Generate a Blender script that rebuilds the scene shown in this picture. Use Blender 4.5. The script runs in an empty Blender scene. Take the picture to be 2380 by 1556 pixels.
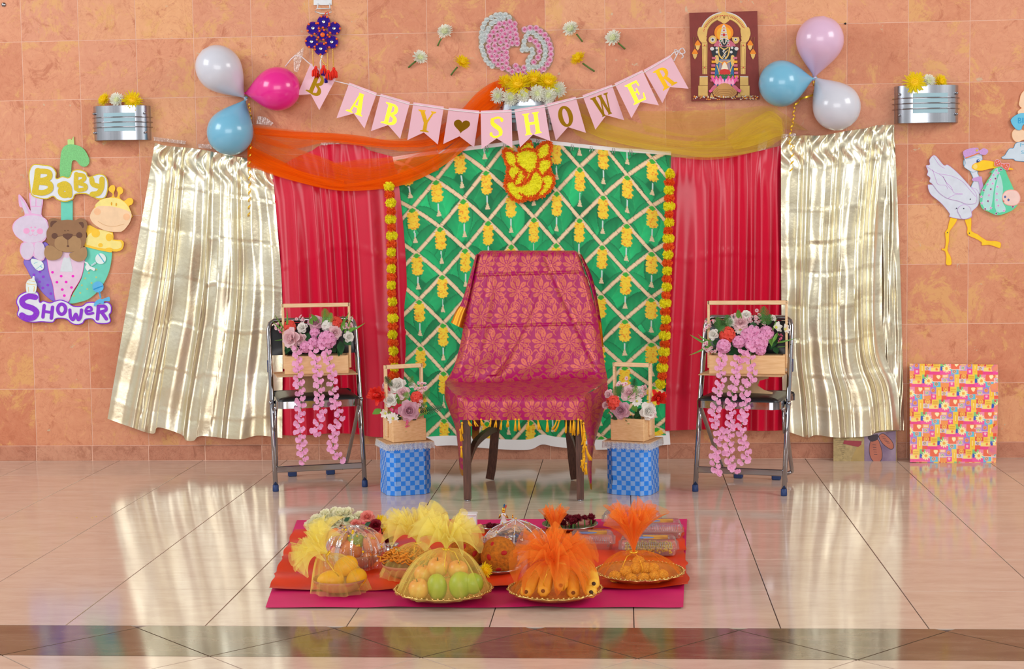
import bpy, math, random
import numpy as np
from mathutils import Vector, Matrix, Euler

# ------------------------------------------------------------------ camera, sky, lights, exposure
SC = bpy.context.scene
COL = SC.collection
PI = math.pi
FPX, PITCH, YAW, ROLL = 3700.0, 0.077621, 0.070661, -0.014225
CAM = Vector((3.083319, -8.098259, 1.275166))
IW, IH = 2380, 1556
_f = Vector((-math.sin(YAW) * math.cos(PITCH), math.cos(YAW) * math.cos(PITCH), -math.sin(PITCH)))
_r0 = Vector((math.cos(YAW), math.sin(YAW), 0)); _u0 = _r0.cross(_f)
_r = _r0 * math.cos(ROLL) + _u0 * math.sin(ROLL)
_u = -_r0 * math.sin(ROLL) + _u0 * math.cos(ROLL)
cd = bpy.data.cameras.new('camera'); cam = bpy.data.objects.new('camera', cd); COL.objects.link(cam)
cd.sensor_width = 36; cd.lens = FPX * 36 / IW; cd.clip_start = 0.05
cam.matrix_world = Matrix(((_r.x, _u.x, -_f.x, CAM.x), (_r.y, _u.y, -_f.y, CAM.y), (_r.z, _u.z, -_f.z, CAM.z), (0, 0, 0, 1)))
SC.camera = cam
SC.view_settings.view_transform = 'Standard'; SC.view_settings.look = 'None'
SC.view_settings.exposure = 0.0; SC.view_settings.gamma = 1.0
try: SC.view_settings.use_curve_mapping = False
except Exception: pass
SC.cycles.transparent_max_bounces = 32
SC.cycles.max_bounces = 8

wd = bpy.data.worlds.new('sky'); SC.world = wd; wd.use_nodes = True
bg = wd.node_tree.nodes['Background']
bg.inputs['Color'].default_value = (1.0, 0.985, 0.97, 1); bg.inputs['Strength'].default_value = 0.56

def area(name, loc, target, sx, sy, power, col=(1, 1, 1)):
    l = bpy.data.lights.new(name, 'AREA'); l.shape = 'RECTANGLE'; l.size = sx; l.size_y = sy
    l.energy = power; l.color = col
    o = bpy.data.objects.new(name, l); COL.objects.link(o); o.location = loc
    o.rotation_euler = (Vector(target) - Vector(loc)).to_track_quat('-Z', 'Y').to_euler()
    return o
area('window_light_west', (-3.6, -4.2, 4.2), (2.6, -0.6, 1.0), 3.0, 2.4, 215, (0.95, 0.98, 1))
area('window_light_east', (8.8, -4.2, 4.2), (2.6, -0.6, 1.0), 3.0, 2.4, 195, (1, 0.98, 0.95))
area('window_light_front', (2.6, -12.5, 2.3), (2.6, 0, 1.0), 7.0, 3.8, 365, (1, 1, 1))

# ------------------------------------------------------------------ helpers
def ray(px, py):
    return _f + _r * ((px - IW / 2) / FPX) - _u * ((py - IH / 2) / FPX)
def AT(px, py, y):
    d = ray(px, py); return CAM + d * ((y - CAM.y) / d.y)
def W(px, py, off=0.0): return AT(px, py, -off)
def FL(px, py, z=0.0):
    d = ray(px, py); return CAM + d * ((z - CAM.z) / d.z)
def PPM(y): return FPX / (y - CAM.y)
def lin(c):
    c = c / 255.0
    return c / 12.92 if c <= 0.04045 else ((c + 0.055) / 1.055) ** 2.4
def L3(c): return (lin(c[0]), lin(c[1]), lin(c[2]), 1.0)

def mat(name, rgb, rough=0.6, metal=0.0, spec=0.5, nscale=20.0, namt=0.12, bump=0.0, bscale=200.0, trans=0.0, coat=0.0,
        sheen=0.0, sss=0.0, thin=0.0, rgb2=None, stretch=None, ior=1.45):
    m = bpy.data.materials.new(name); m.use_nodes = True
    nt = m.node_tree; N = nt.nodes; K = nt.links; b = N['Principled BSDF']
    b.inputs['Roughness'].default_value = rough; b.inputs['Metallic'].default_value = metal
    b.inputs['Specular IOR Level'].default_value = spec; b.inputs['IOR'].default_value = ior
    b.inputs['Transmission Weight'].default_value = trans
    b.inputs['Coat Weight'].default_value = coat; b.inputs['Sheen Weight'].default_value = sheen
    if sss: b.inputs['Subsurface Weight'].default_value = sss; b.inputs['Subsurface Scale'].default_value = 0.01
    tc = N.new('ShaderNodeTexCoord'); vec = tc.outputs['Object']
    if stretch:
        mp = N.new('ShaderNodeMapping'); mp.inputs['Scale'].default_value = stretch
        K.new(vec, mp.inputs['Vector']); vec = mp.outputs['Vector']
    nz = N.new('ShaderNodeTexNoise'); nz.inputs['Scale'].default_value = nscale; nz.inputs['Detail'].default_value = 4
    K.new(vec, nz.inputs['Vector'])
    mx = N.new('ShaderNodeMix'); mx.data_type = 'RGBA'
    c1 = L3(rgb); c2 = L3(rgb2) if rgb2 else tuple(min(1, v * (1 - namt)) for v in c1[:3]) + (1,)
    c1b = c1 if rgb2 else tuple(min(1, v * (1 + namt * 0.6)) for v in c1[:3]) + (1,)
    mx.inputs['A'].default_value = c1b; mx.inputs['B'].default_value = c2
    rp = N.new('ShaderNodeMapRange'); rp.inputs['From Min'].default_value = 0.3; rp.inputs['From Max'].default_value = 0.7
    K.new(nz.outputs['Fac'], rp.inputs['Value']); K.new(rp.outputs['Result'], mx.inputs['Factor'])
    K.new(mx.outputs['Result'], b.inputs['Base Color'])
    if thin:      # light passes through thin petals and paper
        tl = N.new('ShaderNodeBsdfTranslucent'); ms_ = N.new('ShaderNodeMixShader'); ms_.inputs['Fac'].default_value = thin
        K.new(mx.outputs['Result'], tl.inputs['Color']); K.new(b.outputs[0], ms_.inputs[1]); K.new(tl.outputs[0], ms_.inputs[2]); K.new(ms_.outputs[0], N['Material Output'].inputs['Surface'])
    if bump:
        n2 = N.new('ShaderNodeTexNoise'); n2.inputs['Scale'].default_value = bscale; n2.inputs['Detail'].default_value = 3
        K.new(vec, n2.inputs['Vector'])
        bp = N.new('ShaderNodeBump'); bp.inputs['Strength'].default_value = bump; bp.inputs['Distance'].default_value = 0.004
        K.new(n2.outputs['Fac'], bp.inputs['Height']); K.new(bp.outputs['Normal'], b.inputs['Normal'])
    return m

def sheer(name, rgb, lo, hi, streak=(1.5, 40.0), uv=True, edge=0.35, gloss=0.0):
    """net fabric: part of the light passes straight through the mesh, the rest is scattered by the threads"""
    m = bpy.data.materials.new(name); m.use_nodes = True
    nt = m.node_tree; N = nt.nodes; K = nt.links; N.remove(N['Principled BSDF']); out = N['Material Output']
    tc = N.new('ShaderNodeTexCoord'); mp = N.new('ShaderNodeMapping')
    mp.inputs['Scale'].default_value = (streak[0], streak[1], 1)
    K.new(tc.outputs['UV' if uv else 'Object'], mp.inputs['Vector'])
    nz = N.new('ShaderNodeTexNoise'); nz.inputs['Scale'].default_value = 1.0; nz.inputs['Detail'].default_value = 3
    K.new(mp.outputs['Vector'], nz.inputs['Vector'])
    rp = N.new('ShaderNodeMapRange'); rp.inputs['From Min'].default_value = 0.32; rp.inputs['From Max'].default_value = 0.68
    rp.inputs['To Min'].default_value = lo; rp.inputs['To Max'].default_value = hi
    K.new(nz.outputs['Fac'], rp.inputs['Value'])
    lw = N.new('ShaderNodeLayerWeight'); lw.inputs['Blend'].default_value = 0.35
    ma = N.new('ShaderNodeMath'); ma.operation = 'MULTIPLY_ADD'; ma.inputs[1].default_value = edge; ma.use_clamp = True
    K.new(lw.outputs['Facing'], ma.inputs[0]); K.new(rp.outputs['Result'], ma.inputs[2])
    df = N.new('ShaderNodeBsdfDiffuse'); df.inputs['Color'].default_value = L3(rgb)
    tl = N.new('ShaderNodeBsdfTranslucent'); tl.inputs['Color'].default_value = L3(rgb)
    m1 = N.new('ShaderNodeMixShader'); m1.inputs['Fac'].default_value = 0.4
    K.new(df.outputs[0], m1.inputs[1]); K.new(tl.outputs[0], m1.inputs[2])
    tr = N.new('ShaderNodeBsdfTransparent'); m2 = N.new('ShaderNodeMixShader')
    K.new(ma.outputs[0], m2.inputs['Fac']); K.new(tr.outputs[0], m2.inputs[1]); K.new(m1.outputs[0], m2.inputs[2])
    K.new(m2.outputs[0], out.inputs['Surface'])
    return m

def film(name, fac=0.12, tint=(235, 240, 245), rough=0.06):
    """clear plastic film: mostly transparent with a glossy skin and a little haze"""
    m = bpy.data.materials.new(name); m.use_nodes = True
    nt = m.node_tree; N = nt.nodes; K = nt.links; N.remove(N['Principled BSDF']); out = N['Material Output']
    tr = N.new('ShaderNodeBsdfTransparent'); tr.inputs['Color'].default_value = (0.96, 0.97, 0.98, 1)
    gl = N.new('ShaderNodeBsdfGlossy'); gl.inputs['Roughness'].default_value = rough
    df = N.new('ShaderNodeBsdfDiffuse'); df.inputs['Color'].default_value = L3(tint)
    lw = N.new('ShaderNodeLayerWeight'); lw.inputs['Blend'].default_value = 0.3
    ad = N.new('ShaderNodeMath'); ad.operation = 'MULTIPLY_ADD'; ad.inputs[1].default_value = 0.6; ad.inputs[2].default_value = 0.07; ad.use_clamp = True
    K.new(lw.outputs['Fresnel'], ad.inputs[0])
    m1 = N.new('ShaderNodeMixShader'); m1.inputs['Fac'].default_value = fac
    K.new(tr.outputs[0], m1.inputs[1]); K.new(df.outputs[0], m1.inputs[2])
    m2 = N.new('ShaderNodeMixShader'); K.new(ad.outputs[0], m2.inputs['Fac'])
    tc = N.new('ShaderNodeTexCoord'); nz = N.new('ShaderNodeTexNoise'); nz.inputs['Scale'].default_value = 60
    K.new(tc.outputs['Object'], nz.inputs['Vector'])
    bp = N.new('ShaderNodeBump'); bp.inputs['Strength'].default_value = 0.35; bp.inputs['Distance'].default_value = 0.01
    K.new(nz.outputs['Fac'], bp.inputs['Height']); K.new(bp.outputs['Normal'], gl.inputs['Normal'])
    K.new(m1.outputs[0], m2.inputs[1]); K.new(gl.outputs[0], m2.inputs[2])
    K.new(m2.outputs[0], out.inputs['Surface'])
    return m

def printed(name, rough=0.6, metal_attr=False, bump=0.15, bscale=300, spec=0.4, sheen=0.0, crough=None):
    """cloth or paper whose flat print sits in a colour attribute 'print' (alpha = metallic thread)"""
    m = bpy.data.materials.new(name); m.use_nodes = True
    nt = m.node_tree; N = nt.nodes; K = nt.links; b = N['Principled BSDF']
    at = N.new('ShaderNodeVertexColor'); at.layer_name = 'print'
    K.new(at.outputs['Color'], b.inputs['Base Color'])
    b.inputs['Roughness'].default_value = rough; b.inputs['Specular IOR Level'].default_value = spec
    b.inputs['Sheen Weight'].default_value = sheen
    if metal_attr:
        K.new(at.outputs['Alpha'], b.inputs['Metallic'])
    tc = N.new('ShaderNodeTexCoord'); nz = N.new('ShaderNodeTexNoise'); nz.inputs['Scale'].default_value = bscale
    K.new(tc.outputs['Object'], nz.inputs['Vector'])
    bp = N.new('ShaderNodeBump'); bp.inputs['Strength'].default_value = bump; bp.inputs['Distance'].default_value = 0.003
    K.new(nz.outputs['Fac'], bp.inputs['Height']); K.new(bp.outputs['Normal'], b.inputs['Normal'])
    return m

ORG = {}
def thing(name, label, cat, loc=(0, 0, 0), group=None):
    o = bpy.data.objects.new(name, None); COL.objects.link(o); o.location = loc; o.empty_display_size = 0.05
    o['label'] = label; o['category'] = cat
    if group: o['group'] = group
    ORG[o.name] = Vector(loc); return o
def tag(o, label, cat, group=None):
    o['label'] = label; o['category'] = cat
    if group: o['group'] = group
    return o
def mesh_data(name, V, F, mats, smooth=True, mi=None, uv=None):
    me = bpy.data.meshes.new(name); me.from_pydata([tuple(v) for v in V], [], F)
    for m in (mats if isinstance(mats, (list, tuple)) else [mats]): me.materials.append(m)
    if mi is not None: me.polygons.foreach_set('material_index', mi)
    me.polygons.foreach_set('use_smooth', [bool(smooth)] * len(F))
    if uv is not None:
        l = me.uv_layers.new(name='UVMap')
        idx = np.empty(len(me.loops), dtype=np.int32); me.loops.foreach_get('vertex_index', idx)
        l.data.foreach_set('uv', np.asarray(uv, dtype=np.float32)[idx].ravel())
    me.update(); return me
def link(name, me, parent=None, M=None):
    """M: matrix in world (or, for things built around the origin, local) coordinates"""
    o = bpy.data.objects.new(name, me); COL.objects.link(o)
    org = Vector((0, 0, 0))
    if parent is not None:
        o.parent = parent; org = ORG.get(parent.name, org)
    ORG[o.name] = org
    if M is not None:
        o.matrix_local = Matrix.Translation(-org) @ M
        # children of a moved part keep the world frame of the thing
    return o
def obj(name, V, F, mats, parent=None, smooth=True, mi=None, uv=None):
    if parent is not None: org = ORG.get(parent.name, Vector((0, 0, 0)))
    else:
        a = np.asarray([tuple(v) for v in V]); c = (a.min(0) + a.max(0)) / 2; c[2] = a[:, 2].min(); org = Vector(c)
    me = mesh_data(name, [Vector(v) - org for v in V], F, mats, smooth, mi, uv)
    o = bpy.data.objects.new(name, me); COL.objects.link(o)
    if parent is not None: o.parent = parent
    else: o.location = org
    ORG[o.name] = org
    return o
def sharp(o, ang=40):
    me = o.data
    try: me.set_sharp_from_angle(angle=math.radians(ang))
    except Exception: pass
    return o

class MB:
    def __init__(s): s.V = []; s.F = []; s.mi = []
    def add(s, V, F, m=0, M=None):
        n = len(s.V)
        s.V += [M @ Vector(v) for v in V] if M is not None else [Vector(v) for v in V]
        s.F += [tuple(i + n for i in f) for f in F]; s.mi += [m] * len(F)
    def box(s, c, d, m=0, M=None, bev=0.0):
        x, y, z = c; a, b, e = d[0] / 2, d[1] / 2, d[2] / 2
        if bev <= 0:
            V = [(x + i * a, y + j * b, z + k * e) for i in (-1, 1) for j in (-1, 1) for k in (-1, 1)]
            F = [(0, 1, 3, 2), (4, 6, 7, 5), (0, 4, 5, 1), (2, 3, 7, 6), (0, 2, 6, 4), (1, 5, 7, 3)]
        else:
            V = []; F = []
            bv = bev
            idx = {}
            for i in (-1, 1):
                for j in (-1, 1):
                    for k in (-1, 1):
                        for ax in range(3):
                            p = [i * (a - bv), j * (b - bv), k * (e - bv)]
                            p[ax] = (i * a, j * b, k * e)[ax]
                            idx[(i, j, k, ax)] = len(V); V.append((x + p[0], y + p[1], z + p[2]))
            I = lambda i, j, k, ax: idx[(i, j, k, ax)]
            for sgn in (-1, 1):
                F.append([I(sgn, -1, -1, 0), I(sgn, 1, -1, 0), I(sgn, 1, 1, 0), I(sgn, -1, 1, 0)][::sgn])
                F.append([I(-1, sgn, -1, 1), I(1, sgn, -1, 1), I(1, sgn, 1, 1), I(-1, sgn, 1, 1)][::-sgn])
                F.append([I(-1, -1, sgn, 2), I(1, -1, sgn, 2), I(1, 1, sgn, 2), I(-1, 1, sgn, 2)][::sgn])
            for j in (-1, 1):
                for k in (-1, 1): F.append([I(-1, j, k, 1), I(1, j, k, 1), I(1, j, k, 2), I(-1, j, k, 2)][::(-j * k)])
            for i in (-1, 1):
                for k in (-1, 1): F.append([I(i, -1, k, 0), I(i, 1, k, 0), I(i, 1, k, 2), I(i, -1, k, 2)][::(i * k)])
            for i in (-1, 1):
                for j in (-1, 1): F.append([I(i, j, -1, 0), I(i, j, 1, 0), I(i, j, 1, 1), I(i, j, -1, 1)][::(-i * j)])
            for i in (-1, 1):
                for j in (-1, 1):
                    for k in (-1, 1): F.append([I(i, j, k, 0), I(i, j, k, 1), I(i, j, k, 2)][::(i * j * k)])
            F = [tuple(f) for f in F]
        s.add(V, F, m, M)
    def tube(s, P, r, seg=8, m=0, M=None, closed=False, cap=True):
        P = [Vector(p) for p in P]; n = len(P)
        R = r if isinstance(r, (list, tuple)) else [r] * n
        V = []; F = []; up = None
        for i, p in enumerate(P):
            t = (P[(i + 1) % n] - P[i - 1]) if closed else (P[min(i + 1, n - 1)] - P[max(i - 1, 0)])
            t.normalize()
            if up is None: up = Vector((0, 0, 1)) if abs(t.z) < 0.9 else Vector((1, 0, 0))
            a = up - t * up.dot(t)
            if a.length < 1e-6: a = t.orthogonal()
            a.normalize(); b = t.cross(a); up = a
            V += [p + (a * math.cos(2 * PI * k / seg) + b * math.sin(2 * PI * k / seg)) * R[i] for k in range(seg)]
        for i in range(n if closed else n - 1):
            j = (i + 1) % n
            F += [(i * seg + k, i * seg + (k + 1) % seg, j * seg + (k + 1) % seg, j * seg + k) for k in range(seg)]
        if not closed and cap:
            F.append(tuple(range(seg))[::-1]); F.append(tuple((n - 1) * seg + k for k in range(seg)))
        s.add(V, F, m, M)
    def lathe(s, prof, seg=24, m=0, M=None, cap=True):
        V = []; F = []
        for r, z in prof: V += [(r * math.cos(2 * PI * k / seg), r * math.sin(2 * PI * k / seg), z) for k in range(seg)]
        for i in range(len(prof) - 1):
            F += [(i * seg + k, i * seg + (k + 1) % seg, (i + 1) * seg + (k + 1) % seg, (i + 1) * seg + k) for k in range(seg)]
        if cap:
            if prof[0][0] > 1e-6: F.append(tuple(range(seg))[::-1])
            if prof[-1][0] > 1e-6: F.append(tuple((len(prof) - 1) * seg + k for k in range(seg)))
        s.add(V, F, m, M)
    def ball(s, c, r, seg=12, rings=8, m=0, M=None):
        rx, ry, rz = r if isinstance(r, (list, tuple)) else (r, r, r)
        V = [(c[0], c[1], c[2] - rz)]; F = []
        for i in range(1, rings):
            a = -PI / 2 + PI * i / rings
            V += [(c[0] + rx * math.cos(a) * math.cos(2 * PI * k / seg), c[1] + ry * math.cos(a) * math.sin(2 * PI * k / seg), c[2] + rz * math.sin(a)) for k in range(seg)]
        V.append((c[0], c[1], c[2] + rz))
        F += [(0, 1 + (k + 1) % seg, 1 + k) for k in range(seg)]
        for i in range(rings - 2):
            o = 1 + i * seg
            F += [(o + k, o + (k + 1) % seg, o + seg + (k + 1) % seg, o + seg + k) for k in range(seg)]
        o = 1 + (rings - 2) * seg
        F += [(o + k, o + (k + 1) % seg, len(V) - 1) for k in range(seg)]
        s.add(V, F, m, M)
    def petal(s, M, L, w, bend=0.6, cup=0.0, n=3, m=0, prof=None, wave=0.0):
        """blade growing along +Y, normal +Z, bending towards +Z by 'bend' radians"""
        prof = prof or [0.35, 0.9, 1.0, 0.25]
        V = []; F = []; y = z = 0.0; a = 0.0
        for i in range(n + 1):
            t = i / n; k = t * (len(prof) - 1); i0 = min(int(k), len(prof) - 2)
            ww = w / 2 * (prof[i0] + (prof[i0 + 1] - prof[i0]) * (k - i0))
            e = cup * ww; q = wave * w * (1 if i % 2 else -1)
            V += [(-ww, y - math.sin(a) * e, z + math.cos(a) * e + q), (0, y, z), (ww, y - math.sin(a) * e, z + math.cos(a) * e - q)]
            a = bend * t; y += math.cos(a) * L / n; z += math.sin(a) * L / n
        for i in range(n):
            o = 3 * i; F += [(o, o + 1, o + 4, o + 3), (o + 1, o + 2, o + 5, o + 4)]
        s.add(V, F, m, M)
    def data(s, name, mats, smooth=True): return mesh_data(name, s.V, s.F, mats, smooth, s.mi)
    def build(s, name, mats, parent=None, smooth=True): return obj(name, s.V, s.F, mats, parent, smooth, s.mi)

def RX(a): return Matrix.Rotation(a, 4, 'X')
def RY(a): return Matrix.Rotation(a, 4, 'Y')
def RZ(a): return Matrix.Rotation(a, 4, 'Z')
def T(*v): return Matrix.Translation(Vector(v) if len(v) == 3 else Vector(v[0]))
def S(x, y=None, z=None):
    y = x if y is None else y; z = x if z is None else z
    return Matrix.Diagonal((x, y, z, 1))
def aim(pos, d, sc=1.0, roll=0.0):
    """local +Z towards d"""
    q = Vector(d).to_track_quat('Z', 'Y').to_matrix().to_4x4()
    return T(Vector(pos)) @ q @ RZ(roll) @ (S(sc) if not isinstance(sc, tuple) else S(*sc))

def crom(P, n, closed=False):
    P = [tuple(map(float, p)) for p in P]; m = len(P); out = []
    segs = m if closed else m - 1
    g = lambda i: P[i % m] if closed else P[max(0, min(m - 1, i))]
    for i in range(segs):
        a, b, c, d = g(i - 1), g(i), g(i + 1), g(i + 2)
        for k in range(n):
            t = k / n
            out.append(tuple(0.5 * (2 * b[j] + (c[j] - a[j]) * t + (2 * a[j] - 5 * b[j] + 4 * c[j] - d[j]) * t * t + (3 * b[j] - a[j] - 3 * c[j] + d[j]) * t ** 3) for j in range(len(b))))
    if not closed: out.append(P[-1])
    return out
def interp(P, t):
    """point on polyline at fraction t of its (x,y..) chord length"""
    A = np.asarray(P, float); d = np.r_[0, np.cumsum(np.linalg.norm(np.diff(A, axis=0), axis=1))]; d /= d[-1]
    return np.stack([np.interp(t, d, A[:, k]) for k in range(A.shape[1])], -1)
def Z(ox, oy, s, P): return [(ox + x / s, oy + y / s) for x, y in P]
def ell(cx, cy, rx, ry, n=20, a0=0.0, rot=0.0):
    c, s = math.cos(rot), math.sin(rot)
    return [(cx + rx * math.cos(a0 + 2 * PI * k / n) * c - ry * math.sin(a0 + 2 * PI * k / n) * s,
             cy + rx * math.cos(a0 + 2 * PI * k / n) * s + ry * math.sin(a0 + 2 * PI * k / n) * c) for k in range(n)]
def inset(P, d):
    n = len(P); A = sum(P[i - 1][0] * P[i][1] - P[i][0] * P[i - 1][1] for i in range(n)); sg = 1 if A > 0 else -1
    out = []
    for i in range(n):
        x0, y0 = P[i - 1]; x1, y1 = P[(i + 1) % n]; tx, ty = x1 - x0, y1 - y0; l = math.hypot(tx, ty) or 1
        out.append((P[i][0] - sg * ty / l * d, P[i][1] + sg * tx / l * d))
    return out
def cut_geo(P, off, th, mp=W):
    n = len(P); A = sum(P[i - 1][0] * P[i][1] - P[i][0] * P[i - 1][1] for i in range(n))
    if A > 0: P = P[::-1]          # image y points down
    V = [mp(x, y, off + th) for x, y in P] + [mp(x, y, off) for x, y in P]
    F = [tuple(range(n)), tuple(range(2 * n - 1, n - 1, -1))] + [(i, n + i, n + (i + 1) % n, (i + 1) % n) for i in range(n)]
    return V, F
def cut(name, P, m, off, th, parent=None, smooth=0, mp=W):
    if smooth: P = crom(P, smooth, True)
    V, F = cut_geo(P, off, th, mp); return obj(name, V, F, m, parent, False)
JOINED = {'letter', 'heart', 'face_mark', 'stripe', 'crown_band', 'necklace', 'garland', 'sash', 'crest_scroll', 'face_mark'}
def cuts(name, Ps, m, off, th, parent=None, smooth=0, mp=W):
    if name not in JOINED and 1 < len(Ps) <= 24:
        nm = name[:-1] if name.endswith('s') else name
        for P in Ps: o = cut(nm, P, m, off, th, parent, smooth, mp)
        return o
    mb = MB()
    for i, P in enumerate(Ps):
        if smooth: P = crom(P, smooth, True)
        mb.add(*cut_geo(P, off + i * 0.00003, th, mp))
    o = mb.build(name, m, parent, False)
    if len(Ps) > 24 and name != 'letter': o['kind'] = 'stuff'
    return o
def stroke(P, w):
    """outline of a fat line through P"""
    n = len(P); Lf = []; Rt = []
    for i in range(n):
        a = P[max(0, i - 1)]; b = P[min(n - 1, i + 1)]; tx, ty = b[0] - a[0], b[1] - a[1]; l = math.hypot(tx, ty) or 1
        ww = (w[i] if isinstance(w, (list, tuple)) else w) / 2
        Lf.append((P[i][0] - ty / l * ww, P[i][1] + tx / l * ww)); Rt.append((P[i][0] + ty / l * ww, P[i][1] - tx / l * ww))
    return Lf + Rt[::-1]
def grid_faces(nu, nv): return [(j * (nu + 1) + i, j * (nu + 1) + i + 1, (j + 1) * (nu + 1) + i + 1, (j + 1) * (nu + 1) + i) for j in range(nv) for i in range(nu)]
def sheet(name, top, bot, m, off, nu=80, nv=40, parent=None, left=None, right=None, mp=W):
    """cloth between an upper and a lower photo-space edge, off(u,v) = distance from the wall"""
    u = np.linspace(0, 1, nu + 1); v = np.linspace(0, 1, nv + 1)
    Tp = interp(crom(top, 8), u); Bt = interp(crom(bot, 8), u)
    V = []; UV = []; fl = []
    lf = interp(crom(left, 8), v) if left else None; rt = interp(crom(right, 8), v) if right else None
    for b in v:
        row = Tp * (1 - b) + Bt * b
        if lf is not None:
            dl = interp(crom(left, 8), b) - row[0]; row = row + dl[None, :] * (1 - u)[:, None]
        if rt is not None:
            dr = interp(crom(right, 8), b) - row[-1]; row = row + dr[None, :] * u[:, None]
        for a, p in zip(u, row):
            V.append(mp(p[0], p[1], off(a, b))); UV.append((a, b)); fl.append((p[0], p[1]))
    o = obj(name, V, grid_faces(nu, nv), m, parent, True, None, UV); FLAT[o.name] = np.array(fl).T; return o
FLAT = {}
def rnd(a, b): return random.uniform(a, b)
random.seed(7)

# ------------------------------------------------------------------ shared materials
M = {}
def travertine(name, cols, rough=0.42, bias=0.0):
    m = bpy.data.materials.new(name); m.use_nodes = True
    nt = m.node_tree; N = nt.nodes; K = nt.links; b = N['Principled BSDF']
    b.inputs['Roughness'].default_value = rough; b.inputs['Specular IOR Level'].default_value = 0.35
    tc = N.new('ShaderNodeTexCoord'); oi = N.new('ShaderNodeObjectInfo')
    mu = N.new('ShaderNodeMath'); mu.operation = 'MULTIPLY'; mu.inputs[1].default_value = 91.7
    K.new(oi.outputs['Random'], mu.inputs[0])
    va = N.new('ShaderNodeVectorMath'); va.operation = 'ADD'
    K.new(tc.outputs['Object'], va.inputs[0]); K.new(mu.outputs[0], va.inputs[1])
    def noise(sc, det, dist=0.0, rg=0.6):
        n = N.new('ShaderNodeTexNoise'); n.inputs['Scale'].default_value = sc; n.inputs['Detail'].default_value = det
        n.inputs['Distortion'].default_value = dist; n.inputs['Roughness'].default_value = rg
        K.new(va.outputs[0], n.inputs['Vector']); return n
    def ramp(src, stops):
        r = N.new('ShaderNodeValToRGB'); el = r.color_ramp.elements
        while len(el) < len(stops): el.new(0.5)
        for e, (p, c) in zip(el, stops): e.position = p; e.color = c if len(c) == 4 else L3(c)
        K.new(src, r.inputs['Fac']); return r
    def mixc(fac, a, bb):
        x = N.new('ShaderNodeMix'); x.data_type = 'RGBA'
        for s, v in (('A', a), ('B', bb)):
            if isinstance(v, tuple): x.inputs[s].default_value = v
            else: K.new(v, x.inputs[s])
        if isinstance(fac, float): x.inputs['Factor'].default_value = fac
        else: K.new(fac, x.inputs['Factor'])
        return x.outputs['Result']
    base = ramp(noise(15, 10, 1.0, 0.78).outputs['Fac'], [(0.33, cols[0]), (0.44, cols[1]), (0.55, cols[2]), (0.67, cols[3])])
    # each tile is a little different in tone
    tone = N.new('ShaderNodeValToRGB'); el = tone.color_ramp.elements
    for k in range(3): el.new(0.5)
    for e, (p, c) in zip(el, [(0.0, cols[4]), (0.3, cols[1]), (0.55, cols[2]), (0.8, cols[5]), (1.0, cols[3])]): e.position = p; e.color = L3(c)
    K.new(oi.outputs['Random'], tone.inputs['Fac'])
    c1 = mixc(0.58, base.outputs['Color'], tone.outputs['Color'])
    bl = ramp(noise(5.5, 9, 0.5, 0.76).outputs['Fac'], [(0.54, (0, 0, 0, 1)), (0.60, (.75, .75, .75, 1))])
    dk = ramp(noise(6.5, 8, 1.2, 0.75).outputs['Fac'], [(0.36, (.8, .8, .8, 1)), (0.44, (0, 0, 0, 1))])
    c1 = mixc(dk.outputs['Color'], c1, L3(cols[8]))
    c2 = mixc(bl.outputs['Color'], c1, L3(cols[6]))
    sp = ramp(noise(13, 7, 0.4, 0.66).outputs['Fac'], [(0.66, (0, 0, 0, 1)), (0.69, (.8, .8, .8, 1))])
    c3 = mixc(sp.outputs['Color'], c2, L3(cols[7]))
    vn = ramp(noise(5.5, 7, 2.2, 0.7).outputs['Fac'], [(0.488, (0, 0, 0, 1)), (0.5, (0.55, 0.55, 0.55, 1)), (0.512, (0, 0, 0, 1))])
    c4 = mixc(vn.outputs['Color'], c3, L3(cols[0]))
    K.new(c4, b.inputs['Base Color'])
    bp = N.new('ShaderNodeBump'); bp.inputs['Strength'].default_value = 0.12; bp.inputs['Distance'].default_value = 0.003
    K.new(noise(90, 6).outputs['Fac'], bp.inputs['Height']); K.new(bp.outputs['Normal'], b.inputs['Normal'])
    return m
M['wall'] = travertine('orange travertine', [(190, 112, 80), (214, 142, 106), (222, 154, 118), (236, 180, 126), (200, 120, 88), (220, 154, 124), (224, 170, 106), (204, 184, 152), (192, 116, 84)])
M['wallbase'] = travertine('brown travertine', [(150, 92, 70), (190, 126, 100), (205, 146, 118), (214, 158, 128), (188, 122, 96), (200, 138, 112), (178, 118, 92), (216, 186, 160), (164, 104, 80)])
M['grout'] = mat('pale pink grout', (232, 186, 162), 0.8)
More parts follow.
